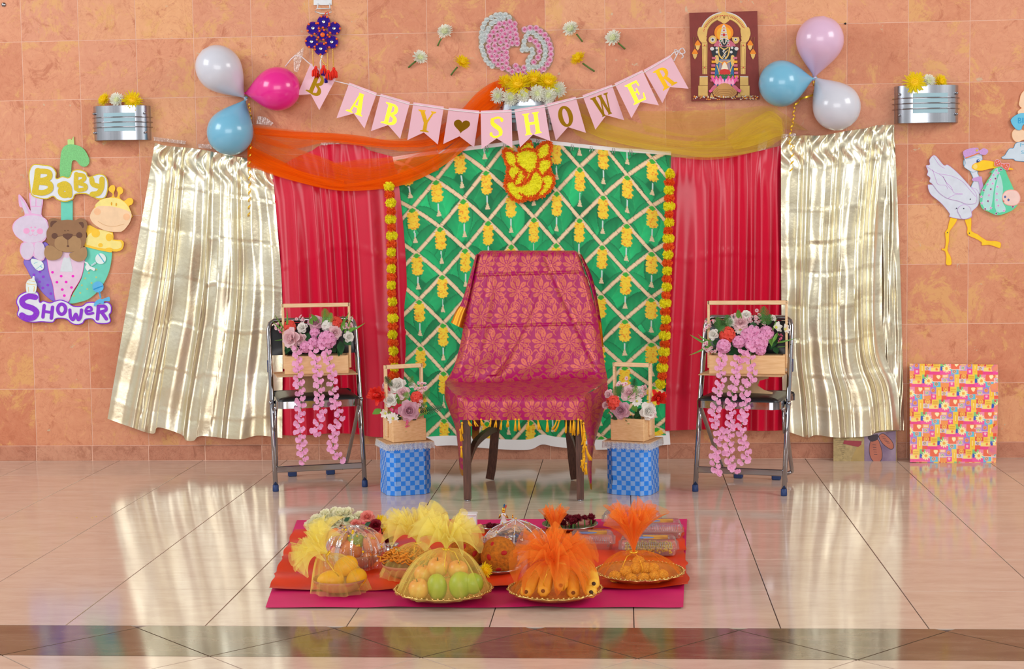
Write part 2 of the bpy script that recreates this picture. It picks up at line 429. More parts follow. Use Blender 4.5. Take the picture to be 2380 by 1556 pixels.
def polished(name, c1, c2, c3, rough, spec=0.5):
    m = bpy.data.materials.new(name); m.use_nodes = True
    nt = m.node_tree; N = nt.nodes; K = nt.links; b = N['Principled BSDF']
    b.inputs['Roughness'].default_value = rough; b.inputs['Specular IOR Level'].default_value = spec
    tc = N.new('ShaderNodeTexCoord'); oi = N.new('ShaderNodeObjectInfo')
    mu = N.new('ShaderNodeMath'); mu.operation = 'MULTIPLY'; mu.inputs[1].default_value = 57.3; K.new(oi.outputs['Random'], mu.inputs[0])
    va = N.new('ShaderNodeVectorMath'); va.operation = 'ADD'; K.new(tc.outputs['Object'], va.inputs[0]); K.new(mu.outputs[0], va.inputs[1])
    mp = N.new('ShaderNodeMapping'); mp.inputs['Scale'].default_value = (1.0, 3.2, 1); K.new(va.outputs[0], mp.inputs['Vector'])
    n = N.new('ShaderNodeTexNoise'); n.inputs['Scale'].default_value = 5; n.inputs['Detail'].default_value = 8; n.inputs['Roughness'].default_value = 0.7; n.inputs['Distortion'].default_value = 0.6
    K.new(mp.outputs[0], n.inputs['Vector'])
    r = N.new('ShaderNodeValToRGB'); el = r.color_ramp.elements; el.new(0.5)
    for e, (p, c) in zip(el, [(0.3, c1), (0.5, c2), (0.7, c3)]): e.position = p; e.color = L3(c)
    K.new(n.outputs['Fac'], r.inputs['Fac']); K.new(r.outputs['Color'], b.inputs['Base Color'])
    mr = N.new('ShaderNodeMapRange'); mr.inputs['To Min'].default_value = rough * 0.8; mr.inputs['To Max'].default_value = rough * 1.35
    K.new(n.outputs['Fac'], mr.inputs['Value']); K.new(mr.outputs['Result'], b.inputs['Roughness'])
    n2 = N.new('ShaderNodeTexNoise'); n2.inputs['Scale'].default_value = 14; n2.inputs['Detail'].default_value = 2; K.new(mp.outputs[0], n2.inputs['Vector'])
    bp = N.new('ShaderNodeBump'); bp.inputs['Strength'].default_value = 0.02; bp.inputs['Distance'].default_value = 0.002
    K.new(n2.outputs['Fac'], bp.inputs['Height']); K.new(bp.outputs['Normal'], b.inputs['Normal'])
    return m
M['floor'] = polished('polished beige floor stone', (200, 176, 159), (211, 189, 172), (218, 199, 183), 0.10)
M['border'] = polished('dark polished border stone', (84, 66, 52), (108, 88, 70), (126, 106, 88), 0.09, 0.6)
M['joint'] = mat('dark floor joint', (96, 80, 74), 0.7)
M['jointpale'] = mat('pale floor joint', (196, 176, 160), 0.6)
M['plaster'] = mat('grey painted ceiling', (150, 142, 134), 0.8)

# ------------------------------------------------------------------ room
def structure(o): o['kind'] = 'structure'; return o
def empty_structure(name, loc=(0, 0, 0)):
    o = bpy.data.objects.new(name, None); COL.objects.link(o); o.location = loc; o['kind'] = 'structure'; ORG[o.name] = Vector(loc); return o
TS, ZB = 0.30, 0.078796
mb = MB(); mb.box((2.7, 0.097, 2.9), (13.4, 0.196, 5.8)); wall = structure(mb.build('wall_back', M['grout'], None, False))
def tile_data(name, w, d, t, m, bev=0.0015):
    b = MB(); b.box((0, 0, 0), (w, d, t), bev=bev); return b.data(name, m, False)
td = tile_data('wall_tile', TS - 0.0034, 0.006, TS - 0.0034, M['wall'], 0.0006)
for i in range(-3, 20):
    for r in range(0, 9):
        link('tile', td, wall, T((i + 0.5) * TS, 0.0014 - rnd(0, 0.0003), ZB + (r + 0.5) * TS))
mb = MB(); mb.box((2.55, -0.007, ZB / 2 - 0.001), (6.9, 0.012, ZB - 0.002)); base = structure(mb.build('baseboard_back', M['grout'], None, False))
bd = tile_data('base_tile', TS - 0.004, 0.016, ZB - 0.003, M['wallbase'], 0.002)
for i in range(-3, 20): link('tile', bd, base, T((i + 0.5) * TS, -0.007, ZB / 2))
# floor: staggerless stone slabs, then a dark border and a diagonal field in front of it
FW, FX0, FD, FY0 = 0.443733, 0.442699, 0.474326, -0.461247
mb = MB(); mb.box((2.7, -4.6, -0.06), (15, 9.6, 0.112)); floor = structure(mb.build('floor', M['joint'], None, False))
fd = {}
for i in range(-6, 13):
    for j in range(0, 7):
        y1 = 0.0 if j == 0 else FY0 - (j - 1) * FD
        y0 = FY0 if j == 0 else y1 - FD
        d = y1 - y0
        if round(d, 3) not in fd: fd[round(d, 3)] = tile_data('floor_tile', FW - 0.0032, d - 0.0022, 0.012, M['floor'], 0.0008)
        link('tile', fd[round(d, 3)], floor, T(FX0 + (i + 0.5) * FW, (y0 + y1) / 2, -0.006))
YE = FY0 - 6 * FD; YB = -3.645
def clip(P, a, b, c):
    out = []
    for i in range(len(P)):
        p, q = P[i - 1], P[i]; dp = a * p[0] + b * p[1] + c; dq = a * q[0] + b * q[1] + c
        if (dp >= 0) != (dq >= 0):
            t = dp / (dp - dq); out.append((p[0] + (q[0] - p[0]) * t, p[1] + (q[1] - p[1]) * t))
        if dq >= 0: out.append(q)
    return out
def slab(P, z0, z1, m):
    A = sum(P[i - 1][0] * P[i][1] - P[i][0] * P[i - 1][1] for i in range(len(P)))
    if A < 0: P = P[::-1]
    n = len(P); V = [(x, y, z1) for x, y in P] + [(x, y, z0) for x, y in P]
    F = [tuple(range(n)), tuple(range(2 * n - 1, n - 1, -1))] + [(i, n + i, n + (i + 1) % n, (i + 1) % n) for i in range(n)]
    return obj('tile', V, F, m, floor, False)
h = 0.309; x0 = FL(489, 1524).x + h
for a in range(-9, 10):
    for b in range(-5, 1):
        # rhombs of the diagonal grid
        cx, cy = x0 + a * h, YB + b * h
        if (a + b) % 2: continue
        P = [(cx, cy + h - 0.003), (cx + h - 0.003, cy), (cx, cy - h + 0.003), (cx - h + 0.003, cy)]
        for kind in ('border', 'floor'):
            if kind == 'border': Q = clip(clip(P, 0, -1, YE - 0.002), 0, 1, -YB)
            else: Q = clip(P, 0, -1, YB - 0.003)
            if len(Q) > 2 and abs(sum(Q[i - 1][0] * Q[i][1] - Q[i][0] * Q[i - 1][1] for i in range(len(Q)))) > 0.002:
                slab(Q, -0.012, 0.0, M[kind])
for a in range(-9, 10):   # upper half rhombs of the border that touch the stage edge
    cx, cy = x0 + a * h, YB + h
    if (a + 1) % 2: continue
    P = [(cx, cy + h - 0.003), (cx + h - 0.003, cy), (cx, cy - h + 0.003), (cx - h + 0.003, cy)]
    Q = clip(clip(P, 0, -1, YE - 0.002), 0, 1, -YB)
    if len(Q) > 2: slab(Q, -0.012, 0.0, M['border'])
mb = MB(); mb.box((2.7, -4.4, 5.85), (13.4, 9.2, 0.12)); structure(mb.build('ceiling', M['plaster'], None, False))

# ------------------------------------------------------------------ flower meshes (shared)
M['yellow_petal'] = mat('yellow chrysanthemum petal', (255, 238, 36), 0.55, nscale=60, namt=.04, thin=.5)
M['white_petal'] = mat('cream white petal', (246, 248, 236), 0.55, nscale=60, namt=0.02, thin=.2)
M['white_core'] = mat('pale green flower core', (225, 232, 170), 0.6)
M['yellow_core'] = mat('deep yellow flower core', (250, 204, 16), 0.6)
M['stem'] = mat('green flower stem', (92, 132, 62), 0.6)
M['leaf'] = mat('dark green leaf', (34, 84, 44), 0.5, nscale=30, namt=0.3)
M['leaf2'] = mat('bright green leaf', (104, 160, 62), 0.5, nscale=30, namt=0.25)
M['fern'] = mat('fern green', (66, 128, 56), 0.5, nscale=40, namt=0.25)
def chrys(name, mats, n=6, L=1.0, w=0.2, seed=1, loose=0.0):
    R = random.Random(seed); b = MB()
    for k in range(n):
        el = k / (n - 1) * 1.35 - 0.05; cnt = max(5, int(22 * math.cos(el * 0.95)))
        for q in range(cnt):
            az = 2 * PI * (q + 0.5 * (k % 2)) / cnt + R.uniform(-.08, .08)
            l = L * (1 - 0.32 * k / n) * R.uniform(0.9 - loose, 1.05 + loose * 0.5)
            b.petal(RZ(az) @ RX(el + R.uniform(-.1, .1)) @ T(0, 0.12 * L, 0), l * 0.88, w * R.uniform(.8, 1.15), 0.5 - 0.2 * k / n + R.uniform(-.15, .3) * (1 + loose), 0.5, 2, 0, [0.5, 1.0, 0.35])
    b.ball((0, 0, 0.25 * L), (0.4 * L, 0.4 * L, 0.28 * L), 10, 6, 1)
    return b.data(name, mats)
CH_Y = chrys('yellow_bloom', [M['yellow_petal'], M['yellow_core']], 6, 1.0, 0.17, 3, 0.12)
CH_W = chrys('white_bloom', [M['white_petal'], M['white_core']], 7, 1.0, 0.24, 5, 0.02)
def wall_flower(px, py, rad, yellow, d, label, stem=None, group=None, off=0.03, sq=1.0):
    me = CH_Y if yellow else CH_W; p = W(px, py, off)
    t = thing('chrysanthemum', label, 'flower', p, group)
    link('bloom', me, t, aim(p, d, (rad / 457, rad / 457, rad / 457 * sq), rnd(0, 6)))
    if stem:
        b = MB(); P = [W(x, y, o) for x, y, o in stem]; b.tube(P, 0.0042, 6); b.build('stem', M['stem'], t)
    return t

# ------------------------------------------------------------------ steel wall lamps
M['steel'] = mat('brushed stainless steel', (182, 186, 194), 0.24, 1.0, nscale=3, namt=0.1, stretch=(30, 30, 0.5))
M['chrome'] = mat('chrome', (168, 168, 174), 0.08, 1.0, nscale=2, namt=0.03)
M['frost'] = mat('frosted blue grey glass', (158, 194, 206), 0.35, nscale=4, namt=0.05)
def sconce(x0, y0, x1, y1, label):
    c = W((x0 + x1) / 2, y1, 0); hw = (x1 - x0) / 2 / 459; hh = (y1 - y0) / 459; dp = 0.085
    t = thing('wall_lamp', label, 'lamp', c, 'steel wall lamps filled with flowers')
    def pt(a, z, e=0.0): return c + Vector((-math.cos(a) * (hw + e), -0.004 - math.sin(a) ** 0.85 * (dp + e) if math.sin(a) > 1e-6 else -0.004, z))
    n = 40; b = MB(); V = []; F = []
    for k in range(n + 1):
        a = PI * k / n
        for e, z in ((0, 0), (0, hh), (-0.003, hh), (-0.003, 0)): V.append(pt(a, z, e))
    for k in range(n):
        for q in range(4): F.append((4 * k + q, 4 * k + (q + 1) % 4, 4 * k + 4 + (q + 1) % 4, 4 * k + 4 + q))
    b.add(V, F); sharp(b.build('shade', M['steel'], t))
    b = MB(); b.box(c + Vector((0, -0.003, hh / 2)), (2 * hw, 0.004, hh * 0.98)); b.build('back_plate', M['steel'], t, False)
    a0, a1 = 0.335 * PI, 0.70 * PI
    for k in range(4):
        z0 = hh * (0.255 + 0.142 * k); z1 = z0 + hh * 0.105; V = []; F = []
        for q in range(17):
            a = a0 + (a1 - a0) * q / 16
            for e, z in ((0.0015, z0), (0.0015, z1), (-0.002, z1), (-0.002, z0)): V.append(pt(a, z, e))
        for q in range(16):
            for s in range(4): F.append((4 * q + s, 4 * q + (s + 1) % 4, 4 * q + 4 + (s + 1) % 4, 4 * q + 4 + s))
        F += [(0, 1, 2, 3), (67, 66, 65, 64)]
        obj('diffuser_slat', V, F, M['frost'], t, False)
    for k in range(3):
        z = hh * (0.375 + 0.145 * k); b = MB()
        b.tube([c + Vector((-hw - 0.008, -0.006, z))] + [pt(PI * q / 30, z, 0.005) for q in range(1, 30)] + [c + Vector((hw + 0.008, -0.006, z))], 0.0024, 6)
        b.build('rod', M['chrome'], t)
    for a, z in ((0.16 * PI, 0.78), (0.16 * PI, 0.22), (0.84 * PI, 0.78), (0.84 * PI, 0.22)):
        b = MB(); p = pt(a, hh * z); d = Vector((-math.cos(a) * dp, -math.sin(a) * hw, 0)).normalized()
        b.lathe([(0.0065, 0), (0.0065, 0.010), (0.0045, 0.013), (0, 0.0135)], 12, 0, aim(p - d * 0.001, d)); b.build('screw', M['chrome'], t)
    return t
sconce(219.5, 247, 355, 327, 'stainless steel half round wall lamp above the gold curtain nearest the umbrella cutout')
sconce(2080, 203, 2223, 287, 'stainless steel half round wall lamp above the stork cutout')
sconce(1157, 233, 1291, 305, 'stainless steel wall lamp half hidden behind the pink banner')
UPD = (0, -0.75, 0.66)
wall_flower(243, 232, 19, True, (-.5, -.8, .4), 'yellow chrysanthemum in the lamp near the umbrella cutout, on the outer side', off=0.05, sq=.8)
wall_flower(271, 232, 18, False, (0, -1, .25), 'white chrysanthemum between two yellow ones in the lamp near the umbrella cutout', off=0.055, sq=.9)
wall_flower(308, 233, 25, True, (.25, -.9, .3), 'big yellow chrysanthemum in the lamp near the umbrella cutout, beside the balloons', off=0.06, sq=.7)
wall_flower(2126, 191, 27, True, (-.1, -1, .1), 'big yellow chrysanthemum hanging over the lamp above the stork', off=0.098, sq=.55)
wall_flower(2158, 189, 17, False, (0, -1, .25), 'white chrysanthemum between two yellow ones in the lamp above the stork', off=0.06, sq=.9)
wall_flower(2186, 190, 19, True, (.5, -.8, .35), 'smaller yellow chrysanthemum at the outer end of the lamp above the stork', off=0.055, sq=.8)
for x, y, r, o in ((1176, 193, 22, .07), (1206, 198, 32, .11), (1240, 188, 28, .075), (1272, 193, 27, .09)):
    wall_flower(x, y, r, True, (rnd(-.3, .3), -.75, rnd(.4, .7)), {1176: 'smallest yellow chrysanthemum at the outer edge of the bunch above the banner', 1206: 'largest yellow chrysanthemum of the bunch above the banner', 1240: 'yellow chrysanthemum in the bunch right under the rosette board', 1272: 'yellow chrysanthemum at the far end of the bunch above the banner'}[x], None, 'yellow flowers above the banner', o)
for x, y, r, o, lb in ((1157, 223, 21, .07, 'white chrysanthemum hanging out past the lamp over the orange net'), (1186, 228, 21, .10, 'white chrysanthemum below the largest yellow one above the banner'),
                   (1216, 221, 18, .12, 'small white chrysanthemum tucked in the middle above the banner letter H'), (1248, 217, 20, .115, 'white chrysanthemum above the banner letter O at the lamp front'),
                   (1275, 222, 21, .10, 'white chrysanthemum at the lamp rim beside the yellow net'), (1297, 209, 21, .07, 'white chrysanthemum sticking out at the yellow net end of the lamp')):
    wall_flower(x, y, r, False, (rnd(-.3, .3), -.9, rnd(-.1, .3)), lb, None, 'white flowers above the banner', o)
TAPED = [(1035, 74, 20, False, (-.2, -.8, .55), [(1029, 84, .02), (1022, 96, .012), (1017, 107, .008)], 'white chrysanthemum taped to the wall, highest one on the side of the blue hanging'),
         (976, 134, 19, False, (.35, -.8, .4), [(967, 142, .02), (957, 150, .012), (949, 157, .008)], 'white chrysanthemum taped to the wall nearest the blue tassel hanging'),
         (1327, 68, 21, False, (-.35, -.8, .45), [(1340, 79, .02), (1347, 88, .012), (1354, 97, .008)], 'white chrysanthemum taped to the wall next to the rosette board'),
         (1426, 89, 21, False, (-.4, -.8, .35), [(1437, 100, .02), (1445, 107, .012), (1453, 114, .008)], 'white chrysanthemum taped to the wall nearest the temple painting'),
         (1073, 146, 21, True, (.55, -.5, .55), [(1063, 156, .02), (1055, 165, .012), (1048, 175, .008)], 'yellow chrysanthemum taped to the wall on the blue hanging side of the rosette board'),
         (1345, 138, 21, True, (-.55, -.5, .6), [(1354, 147, .02), (1368, 157, .012), (1382, 166, .008)], 'yellow chrysanthemum taped to the wall above the banner letter W')]
for x, y, r, yl, d, st, lb in TAPED: wall_flower(x, y, r, yl, d, lb, st, 'flowers taped to the wall', 0.03, .95)

# ------------------------------------------------------------------ clear tape pieces
M['tape'] = film('clear adhesive tape', 0.20, (236, 206, 190), 0.2)
for P, lb in [([(357, 318), (432, 328), (431, 336), (358, 327)], 'strip of clear tape above the gold curtain near its outer corner'),
          ([(460, 335), (492, 336), (492, 346), (461, 344)], 'short strip of clear tape above the gold curtain beside the blue balloon'),
          ([(682, 130), (706, 110), (704, 130), (692, 168), (683, 166)], 'crumpled clear tape holding the banner string end'),
          ([(598, 270), (616, 272), (636, 286), (630, 292), (596, 288)], 'crumpled clear tape where the orange net meets the wall'),
          ([(1764, 322), (1776, 300), (1786, 318), (1780, 345), (1762, 380), (1756, 378)], 'crumpled clear tape holding the yellow net over the red curtain'),
          ([(1816, 312), (1850, 310), (1850, 320), (1816, 322)], 'small strip of clear tape at the gold curtain corner under the yellow net'),
          ([(745, 331), (790, 332), (790, 337), (744, 338)], 'strip of clear tape on the top of the red curtain under the orange net')]:
    o = cut('tape_strip', P, M['tape'], 0.028, 0.0006); tag(o, lb, 'tape')

# ------------------------------------------------------------------ balloons
def balloon_mat(n, c):
    return mat(n, c, 0.24, 0.0, 0.6, nscale=2, namt=0.04, coat=0.3, trans=0.0)
M['b_white'] = balloon_mat('pearl white latex', (214, 218, 230)); M['b_pearl'] = balloon_mat('pearl pink latex', (226, 190, 220))
M['b_pink'] = balloon_mat('hot pink latex', (240, 44, 150)); M['b_blue'] = balloon_mat('light blue latex', (122, 192, 224))
def balloon(kx, ky, ex, ey, rad, m, label, group, off=0.125):
    k = W(kx, ky, 0.075); e = W(ex, ey, off + 0.02); d = e - k; Lg = d.length; R = rad / 457
    t = thing('balloon', label, 'balloon', k, group); prof = []
    for i in range(33):
        s = i / 32; tt = 0.60
        if s < tt: r = R * (math.sin(PI / 2 * (s / tt)) ** 1.12) * (0.965 + 0.035 * s / tt) + 0.006 * (1 - s / tt)
        else: r = R * math.sqrt(max(0, 1 - ((s - tt) / (1 - tt)) ** 2))
        prof.append((r, s * Lg))
    for i in range(1, 5): pass
    b = MB(); b.lathe(prof, 40, 0, aim(k, d)); b.build('body', m, t)
    b = MB(); b.lathe([(0.0045, 0.004), (0.0055, -0.004), (0.004, -0.010), (0.009, -0.02), (0.007, -0.021), (0.001, -0.012)], 14, 0, aim(k, d)); b.build('knot', m, t)
    return t
gl = 'balloons tied beside the banner start'; gr = 'balloons tied above the stork'
balloon(567, 226, 470, 116, 52, M['b_white'], 'pearl white balloon pointing up beside the hot pink balloon', gl)
balloon(571, 217, 694, 200, 50, M['b_pink'], 'hot pink balloon at the start of the banner', gl)
balloon(569, 234, 512, 356, 53, M['b_blue'], 'light blue balloon hanging over the gold curtain', gl)
balloon(1893, 178, 1914, 37, 53, M['b_pearl'], 'pearl pink balloon standing upright beside the temple painting', gr)
balloon(1889, 183, 1767, 202, 52, M['b_blue'], 'light blue balloon touching the temple painting', gr)
balloon(1896, 182, 1977, 292, 53, M['b_white'], 'pearl white balloon hanging down towards the stork', gr)
M['ribbon'] = mat('gold curling ribbon', (236, 190, 50), 0.3, 0.5)
def curl(P, label, amp):
    Q = crom(P, 60); b = MB(); n = len(Q); V = []
    for i, (x, y) in enumerate(Q):
        a = y / 17.0 * 2 * PI
        p = W(x + amp * math.cos(a), y, 0.075 + amp * 0.004 * math.sin(a)); V += [p + Vector((0, 0, 0.0045)), p - Vector((0, 0, 0.0045))]
    o = obj('curling_ribbon', V, [(2 * i, 2 * i + 1, 2 * i + 3, 2 * i + 2) for i in range(n - 1)], M['ribbon']); tag(o, label, 'ribbon')
curl([(578, 236), (584, 290), (583, 330), (580, 380), (580, 440), (578, 506)], 'gold curling ribbon dangling from the hot pink balloon over the gold curtain', 3.2)
curl([(1889, 184), (1892, 215), (1851, 240), (1844, 280), (1836, 320), (1842, 360), (1838, 402)], 'gold curling ribbon dangling from the upright pink balloon', 3.6)

# ------------------------------------------------------------------ letter banner
M['flag'] = mat('pale pink card', (238, 190, 204), 0.5, nscale=5, namt=0.03)
M['foil'] = mat('gold mirror foil', (214, 160, 36), 0.16, 1.0, nscale=3, namt=0.05)
M['string'] = mat('white satin string', (240, 232, 236), 0.5)
FLAGS = [('B', (722, 147), (780.6, 183.5), (742, 256), (722, 219), (691, 221)), ('A', (812, 192), (876, 216), (847, 299), (822, 264), (782, 275)),
         ('B', (885, 218), (953, 237.5), (930, 323), (902, 291), (862, 305)), ('Y', (961, 238), (1031.6, 248), (1017.6, 336), (985, 308), (946.6, 326)),
         ('*', (1043, 250.6), (1114.6, 257.6), (1102, 342.7), (1068, 317), (1030, 335)), ('S', (1117, 257.6), (1189, 255), (1191, 344.5), (1154.5, 322), (1119, 346.5)),
         ('H', (1195.6, 254.5), (1265.5, 243.7), (1279, 328), (1239, 313), (1208.5, 343)), ('O', (1270.7, 241.6), (1338, 225), (1362, 309), (1320, 295.6), (1292, 327)),
         ('W', (1353.7, 221.6), (1421.8, 196.7), (1451, 279.7), (1409, 268), (1383.8, 301.5)), ('E', (1428, 194), (1493, 162.8), (1531.4, 245), (1488.5, 237.5), (1467.5, 274.8)),
         ('R', (1495.8, 162.8), (1557.4, 128), (1600.5, 206.5), (1557.4, 202), (1539.5, 240))]
def ring(cx, cy, rx, ry, w0, w1, a0, a1, n=14):
    """arc band with thickness w0 at the ends and w1 at the middle (unit letter space, y down)"""
    O = []; I = []
    for k in range(n + 1):
        a = a0 + (a1 - a0) * k / n; w = w0 + (w1 - w0) * math.sin(PI * k / n)
        O.append((cx + rx * math.cos(a), cy + ry * math.sin(a))); I.append((cx + (rx - w) * math.cos(a), cy + (ry - min(w, 0.13)) * math.sin(a)))
    return O + I[::-1]
def rect(a, b, c, d): return [(a, b), (c, b), (c, d), (a, d)]
def serif(cx, y, w, s=1): return [(cx - w / 2, y), (cx + w / 2, y), (cx + w / 2 - 0.02, y - 0.05 * s), (cx + w * 0.22, y - 0.09 * s), (cx - w * 0.22, y - 0.09 * s), (cx - w / 2 + 0.02, y - 0.05 * s)]
HP = -PI / 2
GL = {
 'B': [rect(.22, 0, .46, 1), serif(.28, 1, .50), serif(.28, 0, .50, -1), ring(.50, .26, .34, .26, .10, .22, HP, PI / 2), ring(.50, .74, .42, .26, .10, .24, HP, PI / 2), rect(.4, 0, .52, .10), rect(.4, .44, .52, .56), rect(.4, .9, .52, 1)],
 'A': [[(.44, 0), (.66, 0), (.92, 1), (.64, 1)], [(.44, 0), (.54, 0), (.28, 1), (.17, 1)], rect(.28, .60, .70, .70), serif(.20, 1, .42), serif(.78, 1, .46), serif(.54, 0, .34, -1)],
 'Y': [[(.04, 0), (.30, 0), (.62, .56), (.40, .60)], [(.82, 0), (.92, 0), (.60, .58), (.50, .54)], rect(.39, .5, .61, 1), serif(.50, 1, .52), serif(.17, 0, .44, -1), serif(.85, 0, .32, -1)],
 'H': [rect(.10, 0, .34, 1), rect(.66, 0, .90, 1), rect(.3, .43, .7, .55), serif(.22, 1, .42), serif(.22, 0, .42, -1), serif(.78, 1, .42), serif(.78, 0, .42, -1)],
 'O': [ring(.5, .5, .42, .5, .26, .26, PI / 2, PI * 1.5, 20), ring(.5, .5, .42, .5, .26, .26, -PI / 2, PI / 2, 20)],
 'S': [stroke(crom([(.84, .18), (.72, .07), (.5, .06), (.3, .14), (.27, .30), (.42, .43), (.62, .55), (.74, .70), (.68, .87), (.48, .95), (.28, .92), (.14, .80)], 4), [.10] * 12 + [.22] * 20 + [.10] * 20), ell(.82, .17, .09, .10, 12), ell(.18, .82, .09, .10, 12)],
 'W': [[(.02, 0), (.24, 0), (.44, 1), (.30, 1)], [(.50, .1), (.58, .1), (.40, 1), (.32, 1)], [(.42, 0), (.62, 0), (.80, 1), (.66, 1)], [(.88, 0), (.96, 0), (.78, 1), (.70, 1)], serif(.13, 0, .38, -1), serif(.52, 0, .30, -1), serif(.90, 0, .28, -1), serif(.36, 1.0, .24), serif(.73, 1.0, .24)],
 'E': [rect(.20, 0, .44, 1), serif(.28, 1, .44), serif(.28, 0, .44, -1), rect(.4, 0, .80, .10), rect(.4, .46, .62, .55), rect(.4, .90, .80, 1), [(.72, 0), (.84, 0), (.86, .30), (.80, .30)], [(.58, .34), (.66, .34), (.66, .66), (.58, .66)], [(.74, 1), (.86, 1), (.92, .66), (.84, .68)]],
 'R': [rect(.16, 0, .40, 1), serif(.24, 1, .46), serif(.24, 0, .46, -1), ring(.46, .27, .36, .27, .10, .22, HP, PI / 2), rect(.36, 0, .48, .10), rect(.36, .45, .48, .55), [(.42, .52), (.64, .52), (.86, .95), (.62, .95)], serif(.78, 1, .40)],
 '*': [[(.5 + .5 * (16 * math.sin(a) ** 3) / 17, .46 - .5 * (13 * math.cos(a) - 5 * math.cos(2 * a) - 2 * math.cos(3 * a) - math.cos(4 * a)) / 15) for a in [2 * PI * k / 40 for k in range(40)]]],
}
ban = thing('banner', 'pink flag banner with gold letters reading BABY SHOWER and a heart', 'banner', W(1150, 250, 0.1))
STR = [(663, 155), (676, 138), (686, 129), (700, 131)]
for ch, tl, tr, br, nt_, bl in FLAGS: STR += [(tl[0] + 2, tl[1] + 5), (tr[0] - 2, tr[1] + 5)]
STR += [(1566, 122), (1577, 119)]
def boff(x): return 0.128 + 0.03 * math.exp(-((x - 1224) / 130) ** 2) - 0.07 * max(0, (abs(x - 1150) - 350) / 450)
b = MB(); b.tube([W(x, y, boff(x) + 0.002) for x, y in STR], 0.0028, 6); b.build('string', M['string'], ban)
b = MB()
for P in ([(1577, 119), (1586, 112), (1592, 122), (1580, 126)], [(1577, 119), (1568, 116), (1572, 130)], [(1577, 120), (1570, 134), (1566, 142)], [(1578, 120), (1588, 130), (1584, 136)]):
    b.tube([W(x, y, 0.06 + 0.01 * (i % 2)) for i, (x, y) in enumerate(crom(P, 5))], 0.003, 6)
b.build('bow', M['string'], ban)
for k, (ch, tl, tr, br, nt_, bl) in enumerate(FLAGS):
    tilt = [0.012, 0.01, -0.004, -0.02, -0.03, 0.012, 0.010, -0.03, -0.03, 0.006, -0.022][k]
    x_c = (tl[0] + tr[0]) / 2
    vx, vy = (bl[0] - tl[0], bl[1] - tl[1]); LL = math.hypot(vx, vy)
    def mp(x, y, off, tl=tl, tr=tr, vx=vx, vy=vy, LL=LL, tilt=tilt):
        s = ((x - tl[0]) * vx + (y - tl[1]) * vy) / LL / LL
        q = ((x - tl[0]) * (tr[0] - tl[0]) + (y - tl[1]) * (tr[1] - tl[1])) / ((tr[0] - tl[0]) ** 2 + (tr[1] - tl[1]) ** 2)
        return W(x, y, boff(tl[0]) * (1 - q) + boff(tr[0]) * q + off + tilt * s)
    fo = cut('flag', [tl, tr, br, nt_, bl], M['flag'], 0.0, 0.0012, ban, 0, mp)
    cx, cy = (tl[0] + tr[0] + br[0] + bl[0]) / 4, (tl[1] + tr[1] + br[1] + bl[1]) / 4
    ux, uy = (tr[0] - tl[0]), (tr[1] - tl[1]); lu = math.hypot(ux, uy); ux /= lu; uy /= lu
    wx, wy = vx / LL, vy / LL; hh = 50.0 if ch != '*' else 33.0; ww = 40.0
    cx -= wx * 5 if ch != '*' else wx * 3; cy -= wy * 5 if ch != '*' else wy * 3
    def loc(p): return (cx + ux * (p[0] - .5) * ww + wx * (p[1] - .5) * hh, cy + uy * (p[0] - .5) * ww + wy * (p[1] - .5) * hh)
    cuts('heart' if ch == '*' else 'letter', [[loc(p) for p in G] for G in GL[ch]], M['foil'], 0.0013, 0.0003, fo, 0, mp)

# ------------------------------------------------------------------ blue beaded wall hanging
M['blue_felt'] = mat('royal blue felt', (38, 8, 140), 0.9, bump=0.4, bscale=500); M['pinkstitch'] = mat('magenta stitching', (210, 30, 120), 0.7)
M['bead_o'] = mat('orange bead', (250, 110, 40), 0.35); M['bead_g'] = mat('gold bead', (226, 178, 96), 0.3, 0.5); M['mirror'] = mat('tiny round mirror', (225, 232, 225), 0.06, 1.0)
M['tassel_red'] = mat('orange red tassel yarn', (248, 52, 30), 0.8, bump=0.3, bscale=300); M['bead_w'] = mat('white bead', (225, 225, 235), 0.4)
M['white_plastic'] = mat('white plastic', (226, 230, 234), 0.4)
hk = thing('wall_hook', 'white adhesive hook with wire loop holding the blue hanging', 'hook', W(750, 15, 0.0))
cut('plate', [(729, -14), (771, -14), (771, 12), (729, 12)], M['white_plastic'], 0.0015, 0.006, hk)
b = MB(); b.tube([W(x, y, 0.018) for x, y in [(736, 20), (732, 27), (744, 31), (758, 32), (770, 28), (768, 20)]], 0.003, 6, closed=True); b.tube([W(x, y, o) for x, y, o in [(738, 20, .018), (739, 8, .012)]], 0.003, 6); b.tube([W(x, y, o) for x, y, o in [(767, 20, .018), (766, 8, .012)]], 0.003, 6); b.build('wire_loop', M['white_plastic'], hk)
hg = thing('wall_hanging', 'blue felt flower hanging with mirrors, beads and orange tassels', 'hanging', W(750, 80, 0.02))
CP = Z(440, 0, 3.705, [(1157, 188), (1065, 243), (1247, 245), (1053, 360), (1227, 362), (1132, 420), (1148, 300)])
b = MB(); b.tube([W(x, y, o) for x, y, o in [(753, 40, .03), (757, 30, .022), (762, 27, .02), (765, 36, .025)]], 0.0022, 6); b.build('loop', M['tassel_red'], hg)
